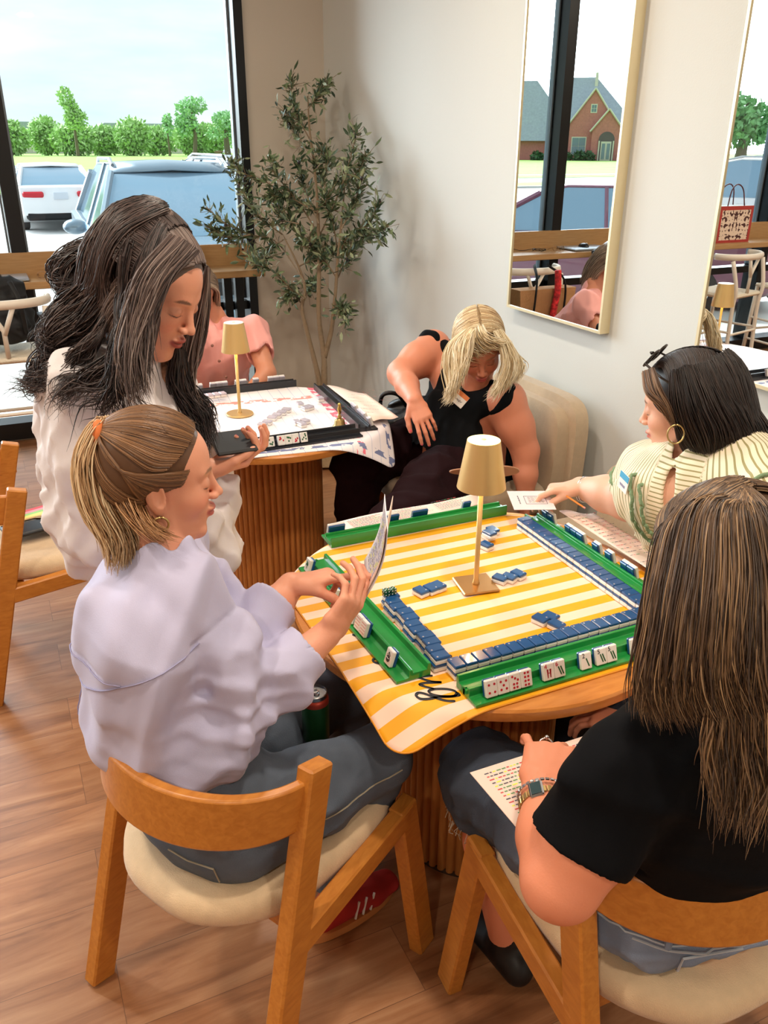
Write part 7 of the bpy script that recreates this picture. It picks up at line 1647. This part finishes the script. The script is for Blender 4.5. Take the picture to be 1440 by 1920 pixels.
    for p in ol: ob('olive', MB().sphere(p, (.008, .008, .011), 8, 6), mat('dark_olive', (34, 26, 34), .3), t, smooth=True)
olive_tree()

# ================================================================== stools by the window
M_cream_w = mat('cream_painted_wood', (222, 214, 200), .5)
def stool(label, loc, rz):
    t = thing('counter_stool', label, 'stool', loc, rz, 'cream wishbone stools at the window counter'); M = lambda B: MBloc(B, t)
    for sx, sy in ((1, 1), (1, -1)): ob('leg', M(MB().tube([(.21*sx, .21*sy, 0), (.18*sx, .19*sy, .68)], .016, 8)), M_cream_w, t, smooth=True)
    for sy in (1, -1): ob('leg', M(MB().tube(spline([(-.21, .20*sy, 0), (-.19, .19*sy, .55), (-.20, .20*sy, .72), (-.15, .22*sy, .93)], 14), .016, 8)), M_cream_w, t, smooth=True)
    for a, b in (((.19, .2, .30), (.19, -.2, .30)), ((-.2, .2, .38), (-.2, -.2, .38)), ((.19, .2, .40), (-.2, .2, .40)), ((.19, -.2, .40), (-.2, -.2, .40)), ((.19, .2, .22), (-.2, .2, .22)), ((.19, -.2, .22), (-.2, -.2, .22))): ob('stretcher', M(MB().tube([a, b], .010, 6)), M_cream_w, t)
    ob('seat', M(MB().box((0, 0, .665), (.40, .42, .03), bev=.012)), mat('cream_cord_seat', (214, 204, 184), .9, bump=.6, bscale=90), t)
    pts = [(-.04+.0*a-.17*math.cos(a)**1.0, .245*math.sin(a), .955+.0*a) for a in np.linspace(-1.75, 1.75, 30)]; ob('top_rail', M(MB().tube(pts, .017, 8, flat=1.4)), M_cream_w, t, smooth=True)
    ob('wishbone_splat', M(MB().tube([(-.185, 0, .68), (-.19, 0, .82), (-.20, .06, .94)], .013, 6).tube([(-.19, 0, .80), (-.20, -.06, .94)], .013, 6)), M_cream_w, t, smooth=True); return t
s0 = stool('cream wishbone stool at the left edge with a black backpack on it', (.02, 4.90, 0), PI/2)
dup(s0, (.84, 4.88, 0), PI/2+.1, 'cream wishbone stool with bags hung on its back, seen in the corner mirror')
dup(s0, (-1.12, 4.92, 0), PI/2-.25, 'cream wishbone stool below the patterned tote, seen in the right mirror')
dup(s0, (-1.85, 4.90, 0), PI/2+.1, 'cream wishbone stool furthest left along the window counter')
t = thing('backpack', 'black backpack sitting on the stool at the left edge', 'bag', (.02, 4.88, .68))
Bp = Body(); Bp.ecap(V(.02, 4.95, .80), V(.02, 4.97, 1.0), (.17, .09), (.14, .07), (1, 0, 0), .04); Bp.ecap(V(.03, 4.86, .78), V(.03, 4.88, .88), (.13, .05), (.11, .04), (1, 0, 0), .03)
sparse_build(Bp, 'bag_body', mat('black_nylon', (14, 15, 18), .7, bump=.15, bscale=300), t, .006, folds(12, .01, .09), .012, pts=[V(.02, 4.9, .9)], pad=.32)
for s in (-1, 1): ob('shoulder_strap', MB().tube(spline([(.02+s*.07, 4.86, 1.05), (.02+s*.10, 4.80, .95), (.02+s*.11, 4.82, .78)], 14), .014, 6, flat=.4), MATS['black_nylon'], t, smooth=True)
ob('carry_loop', MB().tube(spline([(-.02, 4.95, 1.05), (.02, 4.95, 1.09), (.06, 4.95, 1.05)], 10), .007, 6), MATS['black_nylon'], t)
# tan tote on the second stool with black straps and red scarf
t = thing('woven_tote', 'tan tote with black straps and a red scarf on the stool, in the corner mirror', 'bag', (.84, 4.62, .55))
ob('tote_body', MB().prism([(-.19, 0), (.19, 0), (.22, .34), (-.22, .34)], (.84, 4.55, .52), (1, 0, 0), (0, 0, 1), (0, 1, 0), .12), mat('tan_weave', (168, 126, 82), .85, bump=.6, bscale=50), t)
for s in (-1, 1): ob('strap', MB().tube(spline([(.84+s*.12, 4.54, .60), (.84+s*.11, 4.53, .9), (.84+s*.05, 4.66, 1.0)], 14), .012, 6, flat=.4), MATS['black_nylon'], t, smooth=True)
ob('red_scarf', MB().tube(spline([(.80, 4.52, .98), (.79, 4.52, .85), (.81, 4.52, .70), (.79, 4.52, .60)], 14), .022, 8), mat('red_white_scarf', (190, 40, 44), .8, var=.8, vscale=40), t, smooth=True)
# patterned tote on the counter
def tote():
    c = V(-1.40, 5.27, 1.005); t = thing('patterned_tote', 'boxy tote with red edges and dark toile pattern on the window counter', 'bag', c, 0)
    w_, d_, h_ = .36, .15, .28
    m = mat('toile_cloth', (214, 190, 168), .8); n = m.node_tree; b = n.nodes['Principled BSDF']; tc = n.nodes.new('ShaderNodeTexCoord'); sp = n.nodes.new('ShaderNodeSeparateXYZ'); n.links.new(tc.outputs['Object'], sp.inputs[0])
    ab = n.nodes.new('ShaderNodeMath'); ab.operation = 'ABSOLUTE'; n.links.new(sp.outputs[0], ab.inputs[0]); cb = n.nodes.new('ShaderNodeCombineXYZ'); n.links.new(ab.outputs[0], cb.inputs[0]); n.links.new(sp.outputs[2], cb.inputs[2])
    nz = n.nodes.new('ShaderNodeTexNoise'); nz.inputs['Scale'].default_value = 34; nz.inputs['Detail'].default_value = 3; n.links.new(cb.outputs[0], nz.inputs['Vector']); r = n.nodes.new('ShaderNodeValToRGB'); r.color_ramp.interpolation = 'CONSTANT'
    r.color_ramp.elements[0].color = srgb(70, 34, 32); r.color_ramp.elements[1].position = .46; r.color_ramp.elements[1].color = srgb(222, 200, 180); n.links.new(nz.outputs['Fac'], r.inputs[0]); n.links.new(r.outputs[0], b.inputs['Base Color'])
    ob('bag_body', MB().box(c+V(0, 0, h_/2), (w_, d_, h_), bev=.006), mat('pale_canvas', (205, 215, 215), .8), t)
    for s in (-1, 1):
        pn = ob('patterned_panel', MB().box(c+V(0, s*(d_/2+.001), h_/2), (w_-.04, .004, h_-.04)), m, t)
        e = MB(); y = c[1]+s*(d_/2+.002)
        for a, b2, z0, z1 in ((-w_/2, w_/2, h_-.03, h_), (-w_/2, w_/2, 0, .02), (-w_/2, -w_/2+.025, .02, h_-.03), (w_/2-.025, w_/2, .02, h_-.03)): e.box((c[0]+(a+b2)/2, y, c[2]+(z0+z1)/2), (b2-a, .005, z1-z0))
        ob('red_edging', e, mat('brick_red_trim', (166, 52, 46), .6), t)
        ob('handle', MB().tube(spline([c+V(-.09, s*.06, h_), c+V(-.06, s*.05, h_+.12), c+V(0, s*.045, h_+.16), c+V(.06, s*.05, h_+.12), c+V(.09, s*.06, h_)], 24), .005, 6), mat('dark_red_leather', (84, 36, 40), .5), t, smooth=True)
tote()
# laptop, mouse, cable, glasses
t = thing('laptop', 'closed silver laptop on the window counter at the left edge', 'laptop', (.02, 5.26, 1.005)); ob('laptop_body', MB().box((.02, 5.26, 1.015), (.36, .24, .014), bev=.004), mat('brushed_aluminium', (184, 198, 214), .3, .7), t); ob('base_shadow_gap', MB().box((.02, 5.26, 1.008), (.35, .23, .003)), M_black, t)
t = thing('computer_mouse', 'dark computer mouse resting on the closed laptop', 'mouse', (.03, 5.27, 1.022)); ob('shell', MB().sphere((.03, 5.27, 1.024), (.032, .052, .026), 16, 10), mat('charcoal_plastic', (34, 38, 44), .3), t, smooth=True); ob('scroll_wheel', MB().sphere((.03, 5.235, 1.046), (.004, .010, .006), 8, 6), M_chrome, t)
t = thing('charging_cable', 'thin coiled cable lying on the window counter', 'cable', (.44, 5.25, 1.005)); qq = random.Random(2)
ob('cord', MB().tube(spline([(.44+.05*math.cos(a)+qq.uniform(-.012, .012), 5.25+.045*math.sin(a)+qq.uniform(-.01, .01), 1.012+.012*abs(math.sin(a*1.7))) for a in np.linspace(0, 14, 30)]+[(.55, 5.33, 1.010), (.62, 5.42, 1.03)], 140), .0022, 5), mat('black_cord', (30, 28, 28), .5), t, smooth=True); ob('plug', MB().box((.635, 5.425, 1.04), (.03, .03, .03), bev=.005), M_black, t)
t = thing('eyeglasses', 'folded wire eyeglasses on the window counter beside the laptop', 'glasses', (.30, 5.22, 1.005))
for s in (0, 1): ob('rim', MB().tube([(.27+s*.055+.022*math.cos(a), 5.22, 1.028+.018*math.sin(a)) for a in np.linspace(0, 2*PI, 20)], .0018, 5), mat('bronze_wire', (150, 120, 96), .3, .8), t, smooth=True)
ob('temple', MB().tube([(.25, 5.22, 1.035), (.26, 5.30, 1.012)], .0018, 5).tube([(.347, 5.22, 1.035), (.335, 5.30, 1.012)], .0018, 5), MATS['bronze_wire'], t)

# ================================================================== things on the far table
zr2 = H+.0045
def rk(a, b, lab): return rack('tile_rack', lab, (*a, zr2), (*b, zr2), M_blackrack, 'black tile racks', 1)
g = lambda x, y, z=.745: Z(x, y, z)[:2]
a0, a1 = g(556, 716), g(352, 738); F2 = rk(a0, a1, 'black tile rack at the far side of the white mat')
b0, b1 = g(672, 800), g(588, 722); R2 = rk(b0, b1, 'black tile rack at the right side of the white mat')
c0, c1 = g(420, 832), g(665, 798); N2 = rk(c0, c1, 'black tile rack nearest the camera on the white mat')
M_tg = mat('grey_lilac_tile_back', (196, 190, 204), .25, coat=.4); kit2 = TileKit(M_tg, M_twhite, 'mahjong_tile')
_k = kit; kit = kit2
L2 = np.linalg.norm(V(*a1)-V(*a0))
for s in (.05, .076, .102, .17, .225, .251, .31, .336, .362, .42, .446): stand(F2, min(s, L2-.02), 'pale lilac-backed tile standing in the far black rack', 'tiles standing in the far black rack')
for s in (.04, .10, .126, .152, .21, .236): stand(R2, s, 'pale lilac-backed tile standing in the right black rack', 'tiles standing in the right black rack')
def f_mix(m_, k):
    def f(t_):
        B = MB(); q = random.Random(k)
        for i in range(5): B.sphere((q.uniform(-.007, .007), q.uniform(-.012, .012), -TT*.5), (.003, .004, .0006), 8, 5)
        ob('tile_print', B, m_, t_)
    return f
for i, s in enumerate((.045, .0715, .098, .1245, .151, .190, .2165, .243, .275)): stand(N2, s, ('white tile with %s print in the near black rack, %s from the left' % (('green', 'red')[i % 2], ('first', 'second', 'third', 'fourth', 'fifth', 'sixth', 'seventh', 'eighth', 'last')[i])), 'face-up tiles in the near black rack', f_mix((M_dotgreen, M_dotred)[i % 2], i))
def fl2(x, y, a, lab, grp='loose pale tiles on the white mat', lay=0):
    p = Z(x, y, zr2+TT*(1+lay)); p[2] = zr2+TT/2+lay*TT*1.01; X_ = V(math.cos(a), math.sin(a), 0); kit.make(p, Rm(X_, np.cross([0, 0, 1], X_), V(0, 0, 1)), lab, grp)
for i in range(6): fl2(492+9*i, 790-5*i+(3 if i < 2 else 0), .9, 'pale tile in the short diagonal wall on the white mat', 'short diagonal wall of pale tiles'); 
for i, (x, y) in enumerate(((556, 788), (566, 792), (572, 786))): fl2(x, y, .2*i, 'pale tile in the small cluster in front of the bell, '+('leftmost', 'nearest', 'rightmost')[i])
for i, (x, y) in enumerate(((562, 754), (572, 762), (580, 760))): fl2(x, y, .2*i, 'pale tile in the small cluster at the middle of the white mat, '+('leftmost', 'nearest', 'rightmost')[i])
for i in range(2): fl2(600, 745-1*i, .0, ('lower' if i == 0 else 'upper')+' of two stacked pink tiles by the right black rack', 'stacked pink tiles', i)
for i in range(7):
    for l in (0, 1): fl2(345+12*i, 745-1.6*i, .1, 'pale tile in the two-high wall along the far black rack, '+('lower layer' if l == 0 else 'upper layer'), 'far pale wall '+('lower' if l == 0 else 'upper'), l)
for l in (0, 1, 2): fl2(404, 812-2*l, .1, ('bottom', 'middle', 'top')[l]+' tile of the pale stack at the left end of the near black rack', 'pale stack by the phone', l)
kit = _k
p = Z(637, 800, zr2); t = thing('hand_bell', 'small brass hand bell on the white mat by the near black rack', 'bell', p)
ob('bell_cup', MB().lathe([(.026, 0), (.027, .004), (.021, .010), (.019, .026), (.010, .034)], 28, p, cap=True), mat('aged_brass', (150, 128, 82), .35, .9), t, smooth=True, angle=50); ob('bell_handle', MB().lathe([(.006, .034), (.009, .040), (.004, .046), (.007, .058), (.0085, .072), (.005, .082), (.007, .088), (.002, .094)], 16, p), mat('gold_brass', (206, 172, 96), .25, .95), t, smooth=True)
# papers
def card_quad(name, label, px4, z, rows, cols, seed, m=None, droop=0):
    P4 = [Z(x, y, z) for x, y in px4]; A = sum(P4)/4; t = thing(name, label, 'card', A); n_ = 12; G = []
    for i in range(n_):
        a = i/(n_-1); G.append([(P4[0]*(1-a)+P4[1]*a)*(1-b)+(P4[3]*(1-a)+P4[2]*a)*b+V(0, 0, .004*math.sin(a*PI*2)-droop*a*a) for b in np.linspace(0, 1, 8)])
    B = MB(); B.grid(G); ob('card', B, m or M_paper, t, smooth=True, solid=.001)
    U = nrm(P4[1]-P4[0]+P4[2]-P4[3]); Vv = nrm(P4[0]-P4[3]+P4[1]-P4[2]); Vv = nrm(Vv-U*np.dot(U, Vv)); w_ = np.linalg.norm(P4[1]-P4[0]); h_ = np.linalg.norm(P4[0]-P4[3])
    paper_lines(A+V(0, 0, .0045), U, Vv, w_*.86, h_*.84, rows, cols, [M_pk, M_pr, M_pg], t, seed, .0008, .0022); return t
card_quad('score_card', 'open printed score card lying behind the far green rack', [(632, 1001), (700, 985), (800, 962), (905, 940), ][:0] or [(622, 982), (893, 925), (902, 944), (655, 1004)], .730, 8, 3, 21)
card_quad('score_card', 'open printed score card lying outside the right green rack by the striped blouse', [(1048, 958), (1112, 962), (1262, 1052), (1232, 1078)], .752, 16, 2, 22)
card_quad('score_card', 'printed score card sticking out beyond the right black rack', [(612, 722), (686, 738), (747, 782), (700, 790)], .742, 9, 2, 23)
# soda can between her legs
p = Z(590, 1296, .672); cz = .672; p = V(p[0], p[1], cz-.122); t = thing('soda_can', 'green drink can with silver lid held between the ponytailed woman\'s legs', 'can', p)
ob('can_body', MB().lathe([(.022, 0), (.0285, .008), (.0285, .104), (.0265, .112)], 32, p), mat('green_can', (36, 84, 44), .3, .6), t, smooth=True, angle=40)
ob('red_band', MB().lathe([(.0287, .096), (.0287, .104), (.0267, .1125), (.0262, .112)], 32, p, cap=False), mat('red_can_band', (170, 60, 44), .35, .5), t, smooth=True)
ob('can_lid', MB().lathe([(.0262, .112), (.0262, .121), (.0245, .122), (.0240, .117)], 32, p), mat('aluminium', (170, 172, 176), .25, 1), t, smooth=True, angle=40); ob('pull_tab', MB().tube([p+V(.006*math.cos(a)+.002, .010*math.sin(a), .1195) for a in np.linspace(0, 2*PI, 20)], .0016, 5).tube([p+V(-.004, 0, .1195), p+V(.008, 0, .1195)], .0014, 4), MATS['chrome'], t)
# pouch and bright papers on the left chair
p = Z(66, 988, .485); t = thing('zip_pouch', 'black zipped pouch on the seat of the chair at the left edge', 'pouch', p); Rp = rotz(.25)
ob('pouch_body', MB().box(p+V(0, 0, .006), (.21, .12, .016), rot=Rp, bev=.006), mat('black_vinyl', (22, 26, 34), .35), t, bevel=.003); ob('zip', MB().tube([p+Rp@V(-.10, .045, .016), p+Rp@V(.10, .045, .016)], .003, 6), mat('gold_zip', (206, 170, 120), .3, .9), t); ob('zip_pull', MB().box(p+Rp@V(.03, .03, .017), (.03, .008, .003), rot=Rp@rotz(-.6)), MATS['gold_zip'], t)
p2 = Z(72, 962, .482); t = thing('striped_card', 'bright rainbow striped card tucked behind the black pouch on the left chair', 'card', p2); R5 = rotz(.35)
for k, c in enumerate(((240, 130, 110), (246, 196, 110), (236, 226, 120), (150, 210, 120), (240, 150, 160), (214, 60, 70))): ob('colour_stripe', MB().box(p2+R5@V(0, -.045+.018*k, .001), (.19, .0182, .0025), rot=R5), mat('stripe_%s' % ('coral', 'amber', 'yellow', 'green', 'pink', 'red')[k], c, .6), t)
